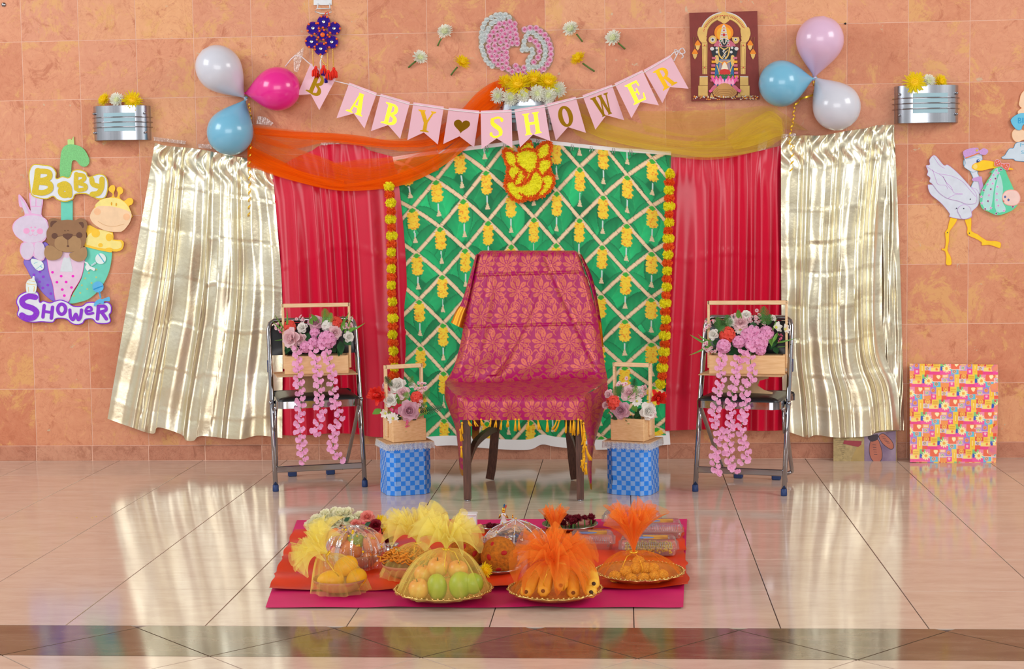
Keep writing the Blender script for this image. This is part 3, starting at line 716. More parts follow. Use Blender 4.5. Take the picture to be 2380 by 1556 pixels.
for k, (x, y) in enumerate(CP):
    cen = k == 6; r = 15 if not cen else 13
    ds = cut('disc', ell(x, y, r, r, 24), M['blue_felt'], 0.022 + (0.006 if cen else 0.0015 * (k % 3)), 0.007, hg)
    b = MB(); o = 0.0295 + (0.006 if cen else 0.0015 * (k % 3))
    for q in range(22):
        a = 2 * PI * q / 22; b.tube([W(x + (r - 2.5) * math.cos(a), y + (r - 2.5) * math.sin(a), o), W(x + (r + .8) * math.cos(a), y + (r + .8) * math.sin(a), o - .003)], 0.0011, 4)
    b.build('stitching', M['pinkstitch'], ds)
    b = MB()
    for a in (0.3, 1.7, 2.9, 4.3, 5.3): b.ball(W(x + (r - 1.5) * math.cos(a + k), y + (r - 1.5) * math.sin(a + k), o + .003), 0.0058, 8, 6)
    b.build('beads', M['bead_o'], ds)['kind'] = 'stuff'
    b = MB(); b.lathe([(0.0125 if cen else 0.009, 0), (0.012 if cen else 0.008, .004), (0.006, .007 if cen else .0045), (0, .008 if cen else .005)], 14, 0, aim(W(x, y, o - .0005), (0, -1, 0))); b.build('button' if cen else 'mirror', M['bead_o'] if cen else M['mirror'], ds)
for P, m in (([(1062, 425), (1064, 490), (1068, 565)], 'bead_g'), ([(1190, 460), (1191, 530), (1190, 600)], 'bead_g'), ([(1234, 425), (1238, 500), (1241, 575)], 'bead_g'), ([(1143, 480), (1128, 540), (1134, 600), (1148, 640)], 'bead_w'), ([(1125, 478), (1150, 530), (1180, 560)], 'bead_g')):
    b = MB(); Q = interp(Z(440, 0, 3.705, P), np.linspace(0, 1, int(len(P) * 6)))
    for x, y in Q: b.ball(W(x, y, 0.14 if y > 120 else 0.03 + 0.11 * max(0, (y - 113) / 10)), 0.0042, 6, 5)
    b.build('bead_string', M[m], hg)['kind'] = 'stuff'
def tassel(mb, x, y, o, w, h, seed, mi=0):
    R = random.Random(seed)
    mb.ball(W(x, y, o), 0.008, 8, 6, mi)
    for q in range(26):
        a = R.uniform(0, 2 * PI); rr = R.uniform(0.2, 1) * w / 457
        p0 = W(x, y, o); p2 = W(x, y + h * R.uniform(.85, 1), o) + Vector((rr * math.cos(a), rr * math.sin(a), 0)); p1 = p0.lerp(p2, .4) + Vector((rr * .5 * math.cos(a), rr * .5 * math.sin(a), 0))
        mb.tube([p0, p1, p2], 0.0026, 4, mi)
for k, (x, y, w, h) in enumerate(((734, 157, 9, 22), (752, 155, 7, 20), (763, 166, 10, 21), (776, 160, 9, 22))):
    b = MB(); tassel(b, x, y, 0.142, w, h, k); b.build('tassel', M['tassel_red'], hg)
b = MB(); tassel(b, 751, 168, 0.147, 5, 8, 9); tassel(b, 757, 185, 0.147, 4, 8, 10); b.build('blue_tassel', M['blue_felt'], hg)['label'] = 'small blue tassel'

# ------------------------------------------------------------------ rosette board (mother and child silhouette)
M['card'] = mat('grey brown cardboard', (176, 150, 122), 0.85, nscale=40)
M['ros_p'] = mat('pink crepe', (246, 176, 216), 0.7, nscale=120, rgb2=(254, 226, 240), thin=.2); M['ros_pc'] = mat('deep pink crepe', (246, 132, 194), 0.7)
M['ros_w'] = mat('white crepe', (240, 246, 246), 0.7, nscale=60, namt=0.04, thin=.3)
def rosette(name, m0, m1):
    b = MB()
    for lay, (el, L, w, n) in enumerate(((0.25, .95, .95, 6), (.75, .72, .8, 5), (1.15, .5, .6, 4))):
        for q in range(n): b.petal(RZ(2 * PI * (q + .5 * lay) / n + rnd(-.15, .15)) @ T(0, .08, .05 * lay) @ RX(el), L, w, .5, .5, 2, 0 if lay < 2 else 1, [.5, 1.1, .75])
    b.ball((0, 0, .25), (.25, .25, .3), 8, 5, 1); return b.data(name, [m0, m1])
RP, RW = rosette('pink_rosette', M['ros_p'], M['ros_pc']), rosette('white_rosette', M['ros_w'], M['ros_w'])
rb = thing('rosette_board', 'silhouette of a mother and baby covered in pink and white rosettes', 'wall decoration', W(1200, 170, 0.0))
z3 = lambda P: Z(1100, 10, 8.645, P)
BODY = z3([(560, 150), (680, 165), (790, 240), (880, 380), (900, 560), (930, 790), (900, 860), (790, 860), (720, 930), (730, 1080), (740, 1230), (860, 1400), (820, 1430), (700, 1390), (540, 1310), (400, 1290), (300, 1240), (180, 1080), (115, 880), (110, 640), (170, 420), (280, 270), (420, 180)])
RINGB = z3([(960, 480), (1080, 430), (1180, 415), (1330, 450), (1480, 560), (1570, 700), (1630, 900), (1620, 1080), (1560, 1240), (1460, 1350), (1300, 1420), (1080, 1430), (900, 1400), (780, 1260), (830, 1190), (960, 1240), (1040, 1220), (1060, 1080), (1140, 980), (1000, 980), (930, 930), (960, 780), (990, 690), (1060, 590), (990, 590)])
cut('board', BODY, M['card'], 0.002, 0.006, rb, 3); cut('board', RINGB, M['card'], 0.002, 0.006, rb, 3)
WH = [(545, 210), (645, 220), (455, 225), (365, 275), (725, 265), (520, 290), (600, 290), (275, 320), (440, 350), (225, 395), (370, 395), (195, 470), (310, 485), (170, 565), (275, 555), (160, 665), (240, 640), (180, 755), (225, 715), (165, 860), (195, 940), (220, 1025), (260, 1120), (320, 1190), (380, 1240),
      (1110, 575), (1200, 565), (1275, 625), (1350, 690), (1415, 770), (1065, 650), (1025, 740), (1020, 835), (985, 920), (1075, 910), (1175, 910), (1195, 985), (1145, 1070), (1100, 1150), (1105, 1235), (1205, 1260), (1295, 1260), (1125, 1320), (1375, 1195), (1420, 1110), (1445, 1030), (1450, 940), (1445, 855)]
PK = [(530, 400), (625, 385), (735, 360), (835, 395), (465, 480), (565, 535), (680, 485), (770, 450), (835, 510), (405, 560), (490, 625), (640, 600), (745, 565), (855, 615), (345, 640), (585, 660), (745, 665), (440, 725), (325, 740), (550, 765), (660, 740), (780, 780), (870, 700), (885, 790), (305, 855), (430, 835), (690, 840), (520, 905), (610, 890), (330, 955), (440, 950), (660, 975), (375, 1050), (485, 1045), (570, 1025), (680, 1075), (425, 1135), (580, 1130), (495, 1210), (670, 1185), (590, 1275), (710, 1300), (785, 1360),
      (1030, 510), (1145, 475), (1260, 480), (1350, 545), (1440, 620), (1490, 710), (1535, 810), (1555, 900), (1560, 1010), (1540, 1120), (1490, 1205), (1415, 1300), (1330, 1350), (1215, 1370), (1110, 1390), (1000, 1370), (905, 1320), (850, 1240), (1020, 1280), (1150, 700), (1250, 750), (1310, 840), (1330, 950), (1300, 1070), (1220, 1165)]
for L, me in ((WH, RW), (PK, RP)):
    for x, y in L:
        px, py = z3([(x, y)])[0]; r = (7.4 if me is RP else 6.8) / 457
        link('rosette', me, rb, aim(W(px, py, 0.0085), (rnd(-.15, .15), -1, rnd(-.15, .15)), r, rnd(0, 6)))

# ------------------------------------------------------------------ painting on canvas
def pm(n, c, r=0.6, **k):
    if n not in M: M[n] = mat(n, c, r, **k)
    return M[n]
pt_ = thing('painting', 'maroon canvas painting of a golden temple arch around a standing deity', 'painting', W(1684, 235, 0.0))
zp = lambda P: Z(1400, 0, 3.705, P)
cut('canvas', [(1602, 30), (1760, 25.5), (1765, 231), (1607, 235)], pm('maroon paint', (134, 52, 46), 0.55, bump=0.3, bscale=700), 0.003, 0.02, pt_)
PO = [0.0231]
def paint(name, Ps, m, sm=0, th=0.0006):
    o = cuts(name, [zp(P) for P in Ps], m, PO[0], th, pt_, sm); PO[0] += 0.00012; return o
gold = pm('painted ochre gold', (228, 188, 104), 0.5); gold2 = pm('dark ochre outline', (150, 104, 48)); silver = pm('silver white paint', (214, 210, 206)); blk = pm('black green paint', (30, 40, 48))
pinkp = pm('pink paint', (240, 90, 160)); rose = pm('dusky rose paint', (208, 106, 130)); orp = pm('orange yellow paint', (246, 176, 40)); redp = pm('red paint', (204, 50, 44)); bluep = pm('teal blue paint', (40, 110, 160)); greenp = pm('leaf green paint', (44, 104, 50)); orng = pm('amber paint', (240, 140, 30)); pale = pm('pale cream paint', (240, 226, 200))
arc = lambda r0, r1, n=24, cx=1050, cy=310, sy=1.0: [(cx + r1 * math.cos(a), cy - r1 * sy * math.sin(a)) for a in [0.18 + (PI - 0.36) * k / n for k in range(n + 1)]] + [(cx + r0 * math.cos(a), cy - r0 * sy * math.sin(a)) for a in [PI - 0.18 - (PI - 0.36) * k / n for k in range(n + 1)]]
paint('arch_outline', [arc(160, 212, sy=.98)], silver); paint('arch', [arc(150, 204, sy=.97)], gold)
paint('arch_line', [arc(172, 176, sy=.97), arc(150, 155, sy=.97), arc(188, 190, sy=.97)], gold2)
paint('arch_beads', [ell(1050 + 182 * math.cos(a), 310 - 177 * math.sin(a), 4.5, 4.5, 8) for a in [0.25 + (PI - .5) * k / 32 for k in range(33)]], redp)
paint('arch_crest', [[(990, 170), (1000, 130), (1030, 105), (1050, 100), (1072, 108), (1095, 130), (1100, 165), (1075, 190), (1048, 205), (1020, 188)]], gold, 3)
paint('crest_scroll', [stroke([(1010, 160), (1025, 135), (1045, 140), (1050, 165), (1060, 140), (1082, 140), (1085, 165)], 4), ell(1048, 150, 8, 12, 12)], gold2)
for s, (X, Y) in ((1, (862, 240)), (-1, (1232, 240))):
    fx = lambda P: [(X + s * (x - 862), y) for x, y in P]
    paint('pillar_capital', [fx([(830, 240), (850, 232), (868, 245), (895, 235), (905, 260), (900, 300), (890, 320), (830, 322), (818, 290), (822, 262)])], gold, 2)
    paint('pillar', [fx(P) for P in ([(826, 320), (900, 320), (895, 350), (905, 365), (903, 640), (862, 640), (858, 370), (834, 345)], [(838, 655), (908, 655), (908, 735), (836, 735)], [(826, 738), (908, 738), (908, 832), (826, 832)])], gold)
    paint('pillar_line', [fx(stroke(P, 3)) for P in ([(826, 738), (908, 738)], [(838, 655), (908, 655)], [(860, 370), (903, 370)], [(862, 400), (903, 396)], [(868, 420), (872, 640)], [(895, 380), (892, 640)], [(828, 826), (906, 826)], [(858, 575), (905, 575)], [(860, 590), (905, 590)])], gold2)
    paint('pillar_band', [fx(stroke([(838, 662), (908, 660)], 7))], silver); paint('pillar_jewel', [fx(ell(880, 582, 6, 5, 8)), fx(ell(880, 390, 6, 5, 8))], redp)
    for dx, dy in ((821, 375), (797, 450)):
        paint('hanging_lamp', [fx([(dx - 26, dy + 10), (dx, dy - 30), (dx + 26, dy + 10), (dx + 18, dy + 16), (dx - 18, dy + 16)])], orng, 2)
        paint('lamp_drop', [fx([(dx - 20, dy + 16), (dx + 20, dy + 16), (dx + 14, dy + 42), (dx, dy + 62), (dx - 14, dy + 42)])], gold)
        paint('lamp_chain', [fx(stroke([(dx - 4, dy - 28), (dx - 12, dy - 130 + (450 - dy))], 4))], gold2)
paint('halo', [ell(1046, 280, 82, 74, 32)], orng); paint('halo_glow', [ell(1046, 290, 62, 60, 28)], orp)
paint('crown', [[(1015, 335), (1018, 300), (1026, 250), (1040, 215), (1052, 215), (1066, 250), (1074, 300), (1080, 335)]], silver, 2)
paint('crown_band', [stroke([(1018, 320), (1077, 320)], 10), stroke([(1024, 280), (1070, 280)], 8), stroke([(1030, 245), (1062, 245)], 6)], gold)
paint('crown_jewel', [ell(1047, 300, 12, 13, 12), ell(1047, 262, 7, 8, 10), ell(1028, 300, 5, 6, 8), ell(1066, 300, 5, 6, 8), ell(1047, 238, 5, 6, 8)], redp)
paint('shoulder_cloth', [[(960, 390), (985, 355), (1015, 345), (1085, 345), (1120, 360), (1148, 392), (1120, 405), (980, 405)]], rose, 2)
paint('face', [ell(1049, 365, 30, 32, 20)], blk); paint('face_mark', [stroke([(1036, 335), (1040, 370), (1049, 382)], 6), stroke([(1064, 335), (1060, 370), (1051, 382)], 6), stroke([(1030, 402), (1050, 408), (1070, 402)], 5)], pale)
paint('earring', [ell(1018, 352, 14, 14, 14), ell(1080, 352, 14, 14, 14), ell(1016, 385, 13, 13, 14), ell(1083, 385, 13, 13, 14)], silver); paint('earring_jewel', [ell(1018, 352, 7, 7, 10), ell(1080, 352, 7, 7, 10)], greenp); paint('cheek_jewel', [ell(1016, 385, 8, 8, 10), ell(1083, 385, 8, 8, 10)], redp)
paint('conch_and_disc', [ell(950, 342, 36, 36, 20), [(1115, 320), (1175, 320), (1182, 345), (1165, 372), (1140, 378), (1120, 350)]], gold, 0); paint('disc_mark', [ell(950, 342, 20, 20, 16), ell(1148, 340, 14, 14, 12)], silver); paint('disc_core', [ell(950, 342, 9, 9, 10), ell(1148, 340, 6, 6, 8)], blk)
paint('torso', [[(975, 405), (1125, 405), (1140, 440), (1120, 520), (980, 520), (958, 440)]], blk, 2)
paint('arm', [[(940, 410), (985, 400), (975, 440), (985, 490), (960, 500), (940, 450)], [(1160, 410), (1112, 400), (1128, 440), (1118, 490), (1140, 500), (1162, 450)]], blk, 2)
paint('arm_band', [ell(945, 420, 18, 16, 12), ell(1155, 420, 18, 16, 12), ell(988, 448, 12, 12, 12), ell(1110, 448, 12, 12, 12), ell(985, 415, 11, 11, 12), ell(1117, 412, 11, 11, 12)], silver)
paint('garland', [stroke(crom([(1000, 405), (1005, 470), (1040, 512), (1055, 512), (1085, 470), (1096, 405)], 4), 12), stroke(crom([(1015, 405), (1050, 425), (1085, 405)], 4), 10), stroke([(1030, 495), (1080, 430)], 6)], gold)
paint('necklace', [stroke([(1035, 440), (1060, 470), (1040, 500)], 6), stroke([(1065, 440), (1045, 470), (1062, 498)], 5), ell(1046, 436, 8, 8, 10)], silver)
paint('robe', [[(985, 510), (1118, 510), (1130, 600), (1140, 740), (960, 740), (970, 600)]], bluep, 1)
paint('robe_front', [[(1010, 515), (1096, 515), (1106, 660), (998, 660)]], pm('lilac grey paint', (160, 140, 150)))
paint('hand', [[(970, 480), (1000, 482), (1002, 540), (985, 552), (972, 530)], [(1108, 480), (1136, 482), (1134, 560), (1118, 566), (1106, 540)]], gold, 2)
for s in (-1, 1):
    for k in range(7):
        y = 490 + 32 * k; x = 1052 + s * (92 + 2 * k)
        paint('side_garland_band', [rect(x - 17, y, x + 17, y + 20)], rose if k % 2 == 0 else orp)
paint('sash', [stroke(crom([(990, 520), (1050, 545), (1112, 520)], 4), 10), stroke(crom([(985, 560), (1010, 640), (1000, 700)], 4), 9), stroke(crom([(1120, 560), (1095, 640), (1104, 700)], 4), 9)], gold)
paint('small_figure_halo', [ell(1052, 552, 24, 24, 16)], orng); paint('small_figure', [[(1035, 560), (1052, 535), (1072, 560), (1084, 620), (1022, 620)]], pale, 2); paint('small_figure_robe', [[(1020, 600), (1088, 600), (1100, 640), (1010, 640)]], redp, 2)
paint('leaf_garland', [ell(1052 + 24 * (k % 6 - 2.5), 650 + 18 * (k // 6), 12, 10, 8) for k in range(12)], greenp)
paint('lotus', [[(1052 + x0 - 18, 700), (1052 + x0 * 1.25 - 10, 668), (1052 + x0 * 1.25, 650), (1052 + x0 * 1.25 + 10, 668), (1052 + x0 + 18, 700), (1052 + x0 * .9, 732)] for x0 in (-84, -56, -28, 28, 56, 84)], pinkp, 2)
paint('lotus_inner', [[(1052 + x0 - 14, 712), (1052 + x0, 676), (1052 + x0 + 14, 712), (1052 + x0, 734)] for x0 in (-70, -42, -14, 14, 42, 70)], pm('light pink paint', (250, 170, 205)), 2)
paint('leg_garland', [[(960, 735), (990, 740), (945, 790), (925, 795), (930, 770)], [(1145, 735), (1115, 740), (1165, 790), (1190, 795), (1180, 770)]], rose, 2); paint('foot', [ell(930, 785, 13, 12, 12), ell(1183, 780, 13, 12, 12)], pinkp)
paint('pedestal', [[(990, 745), (1010, 728), (1052, 715), (1096, 728), (1115, 745), (1160, 790), (1140, 825), (1090, 842), (1010, 842), (965, 822), (950, 790)]], pm('bronze paint', (196, 146, 84)), 2)
paint('pedestal_rib', [stroke(crom([(955 + 8 * k, 795 - 8 * k), (1010, 830 - 14 * k), (1052, 838 - 16 * k), (1095, 830 - 14 * k), (1155 - 8 * k, 795 - 8 * k)], 4), 4) for k in range(5)], gold2)
Rp = random.Random(4); dots = [(Rp.uniform(778, 1340), Rp.uniform(826, 858)) for _ in range(110)]
paint('petal_dots_white', [ell(x, y, 6, 4.5, 7) for x, y in dots[:40]], silver); paint('petal_dots_orange', [ell(x, y, 6, 4.5, 7) for x, y in dots[40:75]], orng); paint('petal_dots_gold', [ell(x, y, 5, 4, 7) for x, y in dots[75:]], gold)
paint('bell', [[(925, 845), (930, 825), (942, 800), (954, 825), (960, 845)], [(1158, 840), (1164, 820), (1176, 796), (1188, 820), (1194, 840)]], pm('brass paint', (200, 170, 110)))

# ------------------------------------------------------------------ printed green hanging (flat print of bamboo lattice, leaves and marigold strings)
NODES = [(1011, 415, 0, 0), (1073.7, 468, 1, 1), (1132, 401, 2, 0), (1016.6, 535, 0, 2), (1079, 589, 1, 3), (1138.5, 520.5, 2, 2), (952.5, 483.5, -1, 1), (1239, 493, 4, 2), (1188.5, 455, 3, 1), (1182, 559, 3, 3), (1299.5, 435, 5, 1), (1336.5, 395.6, 6, 0), (1295, 556, 5, 3), (1352, 502, 6, 2), (1398, 460, 7, 1), (1460, 411, 8, 0), (1404, 567, 7, 3), (1455, 530, 8, 2), (1521.6, 470.5, 9, 1), (1461.5, 639, 8, 4), (1509, 594.5, 9, 3), (1401, 695, 7, 5), (1446, 742.6, 8, 6), (1506, 685.6, 9, 5), (972.5, 585, -1, 3), (1034, 638, 0, 4), (979, 702.5, -1, 5), (1025, 747, 0, 6), (1069.7, 351, 1, -1), (1027, 861, 0, 8), (1429.5, 866, 7.5, 8), (1522, 894, 9, 9), (1035, 980, 0, 10), (982, 1016, -1, 11), (1394.7, 1016.8, 7, 11)]
def poly2(px, py):
    x = (px - 1240) / 300.0; y = (py - 680) / 350.0
    return np.stack([np.ones_like(x), x, y, x * x, x * y, y * y, x ** 3, x * x * y, x * y * y, y ** 3], -1)
_n = np.array([n for n in NODES if n[2] == int(n[2])], float)
_A = poly2(_n[:, 0], _n[:, 1]); _reg = np.diag([0, 0, 0, .02, .02, .02, .05, .05, .05, .05])
_C = np.linalg.solve(_A.T @ _A + _reg, _A.T @ _n[:, 2:4])
def noise2(x, y, seed=0):
    """cheap smooth value noise"""
    R = np.random.RandomState(seed); G = R.rand(64, 64)
    xi = np.floor(x).astype(int); yi = np.floor(y).astype(int); fx = x - xi; fy = y - yi
    fx = fx * fx * (3 - 2 * fx); fy = fy * fy * (3 - 2 * fy); g = lambda a, b: G[a % 64, b % 64]
    return (g(xi, yi) * (1 - fx) + g(xi + 1, yi) * fx) * (1 - fy) + (g(xi, yi + 1) * (1 - fx) + g(xi + 1, yi + 1) * fx) * fy
def lat_colour(px, py):
    st = poly2(px, py) @ _C; s, t = st[:, 0], st[:, 1]
    i = (s + t) / 2; j = (t - s) / 2
    n = len(px); col = np.tile(np.array([0., 112, 66]), (n, 1))
    # overlapping printed leaves: fans of drooping leaves per lattice cell
    def leaf(ci, cj, k, col):
        a = {0: -0.55, 1: 0.55, 2: -0.18, 3: 0.25}[k]
        cs, ct = ci - cj, ci + cj
        dx = (s - cs) * 60; dy = (t - ct) * 60 - (-6)
        lx = dx * math.cos(a) + dy * math.sin(a); ly = -dx * math.sin(a) + dy * math.cos(a)
        q = ly / 118.0; w = 46 * np.clip(q, 0, 1) ** .55 * np.clip(1 - q, 0, 1) ** .55 * 1.5
        inside = (q > 0) & (q < 1) & (np.abs(lx) < w)
        e = np.abs(lx) / np.maximum(w, 1e-3)
        vein = np.abs(((ly * .55 + np.abs(lx) * .8) % 13) - 6.5) / 6.5
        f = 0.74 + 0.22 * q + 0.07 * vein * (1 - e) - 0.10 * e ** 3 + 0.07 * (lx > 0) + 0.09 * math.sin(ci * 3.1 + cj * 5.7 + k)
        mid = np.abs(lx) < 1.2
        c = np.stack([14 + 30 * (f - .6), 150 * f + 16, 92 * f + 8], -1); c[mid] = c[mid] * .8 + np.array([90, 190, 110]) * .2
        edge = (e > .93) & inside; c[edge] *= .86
        col[inside] = c[inside]
    ii0, ii1, jj0, jj1 = int(i.min()) - 2, int(i.max()) + 2, int(j.min()) - 2, int(j.max()) + 2
    for ssum in range(ii0 + jj0, ii1 + jj1 + 1):
        for ci in range(ii0, ii1 + 1):
            cj = ssum - ci
            if jj0 <= cj <= jj1:
                for k in ((ci * 7 + cj * 3) % 4, (ci * 5 + cj + 1) % 4, (ci + cj * 2 + 2) % 4): leaf(ci + .12 * math.sin(ci * 9 + cj), cj, k, col)
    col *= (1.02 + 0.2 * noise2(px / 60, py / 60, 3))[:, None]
    # bamboo bars
    for v, w_ in ((i, j), (j, i)):
        d = np.abs(v - np.round(v)) * 84.0; seg = (w_ * 3.0 + np.round(v) * .37) % 1.0
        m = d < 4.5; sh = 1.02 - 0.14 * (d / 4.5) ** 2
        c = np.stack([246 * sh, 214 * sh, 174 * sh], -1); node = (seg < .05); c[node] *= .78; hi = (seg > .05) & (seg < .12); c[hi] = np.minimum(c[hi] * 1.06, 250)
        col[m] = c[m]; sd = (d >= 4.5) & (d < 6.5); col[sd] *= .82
    # marigold strings hanging from every lattice crossing
    s0 = np.round(s); t0 = np.floor(t); t0 = np.where((s0 + t0) % 2 != 0, t0 - 1, t0)
    dx = (s - s0) * 60; dy = (t - t0) * 58
    for k, cy in enumerate((17, 31, 45)):
        rr = 13.5 + 1.2 * np.sin(np.arctan2(dy - cy, dx) * 9 + k); d = np.hypot(dx * (1 if k else 1.0), (dy - cy) * 1.35); m = d < rr
        tn = noise2(px / 3.2, py / 2.2, 8 + k); c = np.stack([254 - 4 * tn, 204 + 26 * tn - 12 * (d / rr) ** 2, 40 + 30 * tn], -1); rim = (tn < .22); c[rim] = [240, 150, 40]
        col[m] = c[m]
    m = (np.abs(dx) < 9 - np.abs(dy - 6) * 1.2) & (dy > 0) & (dy < 12); col[m] = [60, 180, 60]
    m = (np.abs(dx) < 1.5) & (dy > 58) & (dy < 74); col[m] = [205, 232, 226]
    m = (np.abs(dx) < 1.2 + (dy - 74) * .32) & (dy >= 74) & (dy < 89); col[m] = [232, 208, 168]
    return col
GT = [(904, 366), (1000, 352), (1120, 337), (1200, 327), (1235, 322), (1270, 326), (1400, 340), (1500, 348), (1560, 352)]
GB = [(944, 1030), (985, 1038), (1060, 1036), (1150, 1044), (1230, 1046), (1262, 1034), (1300, 1040), (1390, 1046), (1480, 1040), (1558, 1034)]
def green_off(u, v):
    return 0.028 + 0.006 * math.sin(u * 21 + v * 3) * (0.3 + v) + 0.004 * math.sin(u * 9 - v * 7) + 0.012 * v * v * math.sin(u * 33 + 1) + 0.003 * math.sin(v * 26 + u * 4)
nu, nv = 400, 440
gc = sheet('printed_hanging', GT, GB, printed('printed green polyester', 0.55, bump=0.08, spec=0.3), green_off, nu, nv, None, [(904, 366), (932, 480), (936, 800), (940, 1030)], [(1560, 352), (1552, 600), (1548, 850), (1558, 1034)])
tag(gc, 'green printed cloth with bamboo lattice and marigold strings behind the draped chair', 'cloth'); gc['kind'] = 'thing'
u_, v_ = np.meshgrid(np.linspace(0, 1, nu + 1), np.linspace(0, 1, nv + 1))
# the print is laid out on the flat cloth, before it hangs in waves
qx, qy = FLAT[gc.name]
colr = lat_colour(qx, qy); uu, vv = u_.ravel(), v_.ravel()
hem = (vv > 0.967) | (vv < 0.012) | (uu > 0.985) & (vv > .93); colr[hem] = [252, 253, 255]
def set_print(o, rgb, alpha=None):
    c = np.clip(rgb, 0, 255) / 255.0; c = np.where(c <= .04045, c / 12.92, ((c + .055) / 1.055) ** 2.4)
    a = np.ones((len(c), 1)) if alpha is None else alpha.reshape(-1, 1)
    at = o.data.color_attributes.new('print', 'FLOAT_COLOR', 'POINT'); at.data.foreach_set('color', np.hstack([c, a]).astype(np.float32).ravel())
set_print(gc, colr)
M['wire'] = mat('steel paper clip wire', (190, 196, 204), 0.25, 0.9)
for k, (x, y) in enumerate([(1070, 350), (1129, 341), (1170, 337), (1248, 325), (1328, 339), (1372, 343), (1424, 347), (1464, 350)]):
    b = MB(); P = [(x + 1, y + 1), (x - 1, y + 10), (x + 3, y + 11), (x + 4, y - 2), (x, y - 3), (x - 2.6, y + 12), (x + 4.6, y + 13), (x + 5.5, y + 1)]
    b.tube([W(a, c, 0.045) for a, c in P], 0.0012, 5); o = b.build('paper_clip', M['wire']); tag(o, ['first', 'second', 'third', 'fourth', 'fifth', 'sixth', 'seventh', 'last'][k] + ' steel paper clip along the green cloth hem, counted from the orange net', 'paper clip', 'paper clips on the green cloth')

# ------------------------------------------------------------------ marigold garlands
M['mg_y'] = mat('yellow marigold yarn', (255, 246, 36), 0.7, nscale=80, namt=0.03, thin=.3); M['mg_o'] = mat('orange red marigold yarn', (255, 110, 36), 0.7, nscale=80, namt=0.08, thin=.3)
def pompom(name, m):
    b = MB()
    for k in range(170):
        z = 1 - 2 * (k + .5) / 170; a = k * 2.39996; d = Vector((math.sqrt(1 - z * z) * math.cos(a), math.sqrt(1 - z * z) * math.sin(a), z * .74))
        b.petal(aim(d * .45, d, 1, rnd(0, 6)) @ RX(rnd(.35, 1.15)), rnd(.5, .64), .30, rnd(-.3, .7), .4, 1, 0, [.5, 1.0])
    b.ball((0, 0, 0), (.66, .66, .5), 10, 7); return b.data(name, m)
PY, PO_ = pompom('yellow_pompom', M['mg_y']), pompom('orange_pompom', M['mg_o'])
def garland(P, n, first, label):
    t = thing('marigold_garland', label, 'garland', W(P[-1][0], P[-1][1], 0.05), 'marigold garlands at the edges of the green cloth')
    Q = interp(crom(P, 6), np.linspace(0, 1, n)); b = MB(); b.tube([W(P[0][0], P[0][1] - 38, 0.06)] + [W(x, y, 0.085) for x, y in Q], 0.002, 5); b.build('string', M['stem'], t)
    for k, (x, y) in enumerate(Q):
        me = PY if (k + first) % 2 == 0 else PO_; r = (14.5 if me is PY else 13.2) / 450
        link('pompom', me, t, T(W(x + rnd(-1.2, 1.2), y, 0.084)) @ RZ(rnd(0, 6)) @ RY(rnd(-.2, .2)) @ S(r, r * .8, r * 1.02))
    return t
garland([(905, 434), (908, 480), (910, 560), (910, 640), (912, 720), (914, 800), (917, 893)], 25, 0, 'marigold garland of yellow and orange pompoms beside the red curtain under the orange net')
garland([(1557, 405), (1555, 470), (1553, 560), (1550, 640), (1547, 720), (1545, 800), (1536, 893)], 27, 0, 'marigold garland of yellow and orange pompoms hanging under the yellow net')

# ------------------------------------------------------------------ ganesha shape covered in flower petals
M['fo'] = mat('orange flower petals', (255, 116, 30), 0.75, nscale=150, namt=0.12, thin=.1); M['fy'] = mat('yellow flower petals', (255, 248, 40), 0.75, nscale=150, namt=0.04, thin=.1)
zg = lambda P: Z(1150, 310, 9.15, P)
gn = thing('petal_silhouette', 'flower petal elephant god silhouette in orange and yellow on the green cloth', 'wall decoration', W(1230, 465, 0.04))
GOUT = zg([(175, 345), (260, 320), (390, 400), (480, 410), (520, 300), (720, 150), (800, 220), (850, 350), (900, 300), (1000, 200), (1130, 165), (1210, 200), (1220, 380), (1150, 510), (1200, 580), (1190, 750), (1200, 830), (1270, 890), (1285, 1040), (1210, 1200), (1080, 1330), (900, 1400), (800, 1430), (690, 1400), (630, 1460), (540, 1470), (370, 1420), (330, 1340), (220, 1180), (195, 1030), (250, 940), (240, 870), (270, 750), (230, 640), (165, 480)])
cut('board', GOUT, M['card'], 0.052, 0.006, gn, 2)
cut('outline_ground', inset(GOUT, 0.6), M['fo'], 0.058, 0.003, gn, 2)
FILLS = [[(240, 400), (330, 400), (430, 480), (440, 600), (430, 680), (350, 680), (270, 620), (240, 500)], [(560, 320), (700, 190), (760, 230), (820, 320), (740, 310), (640, 320), (580, 350)],
         [(930, 350), (1080, 230), (1140, 260), (1140, 430), (1090, 480), (980, 540), (930, 480)], [(950, 620), (1040, 570), (1180, 590), (1150, 740), (1040, 850), (1000, 880), (940, 780)],
         [(480, 440), (620, 370), (760, 370), (890, 430), (890, 600), (850, 740), (760, 830), (700, 960), (650, 980), (720, 850), (640, 760), (540, 690), (470, 600)],
         [(310, 760), (430, 700), (520, 740), (500, 830), (440, 900), (400, 1010), (350, 930), (310, 900)], [(520, 850), (545, 790), (600, 850), (620, 950), (560, 1040), (470, 1100), (430, 1050), (480, 960)],
         [(260, 1080), (370, 1030), (440, 1120), (500, 1140), (700, 1080), (800, 900), (870, 820), (950, 870), (1010, 1020), (990, 1150), (920, 1250), (800, 1320), (680, 1340), (560, 1270), (500, 1250), (580, 1370), (560, 1420), (450, 1370), (350, 1300), (280, 1200)],
         [(1020, 940), (1150, 890), (1220, 950), (1220, 1050), (1150, 1170), (1050, 1280), (930, 1330), (1010, 1200), (1060, 1090)]]
for P in FILLS: cut('petal_field', zg(P), M['fy'], 0.060, 0.003, gn, 2)
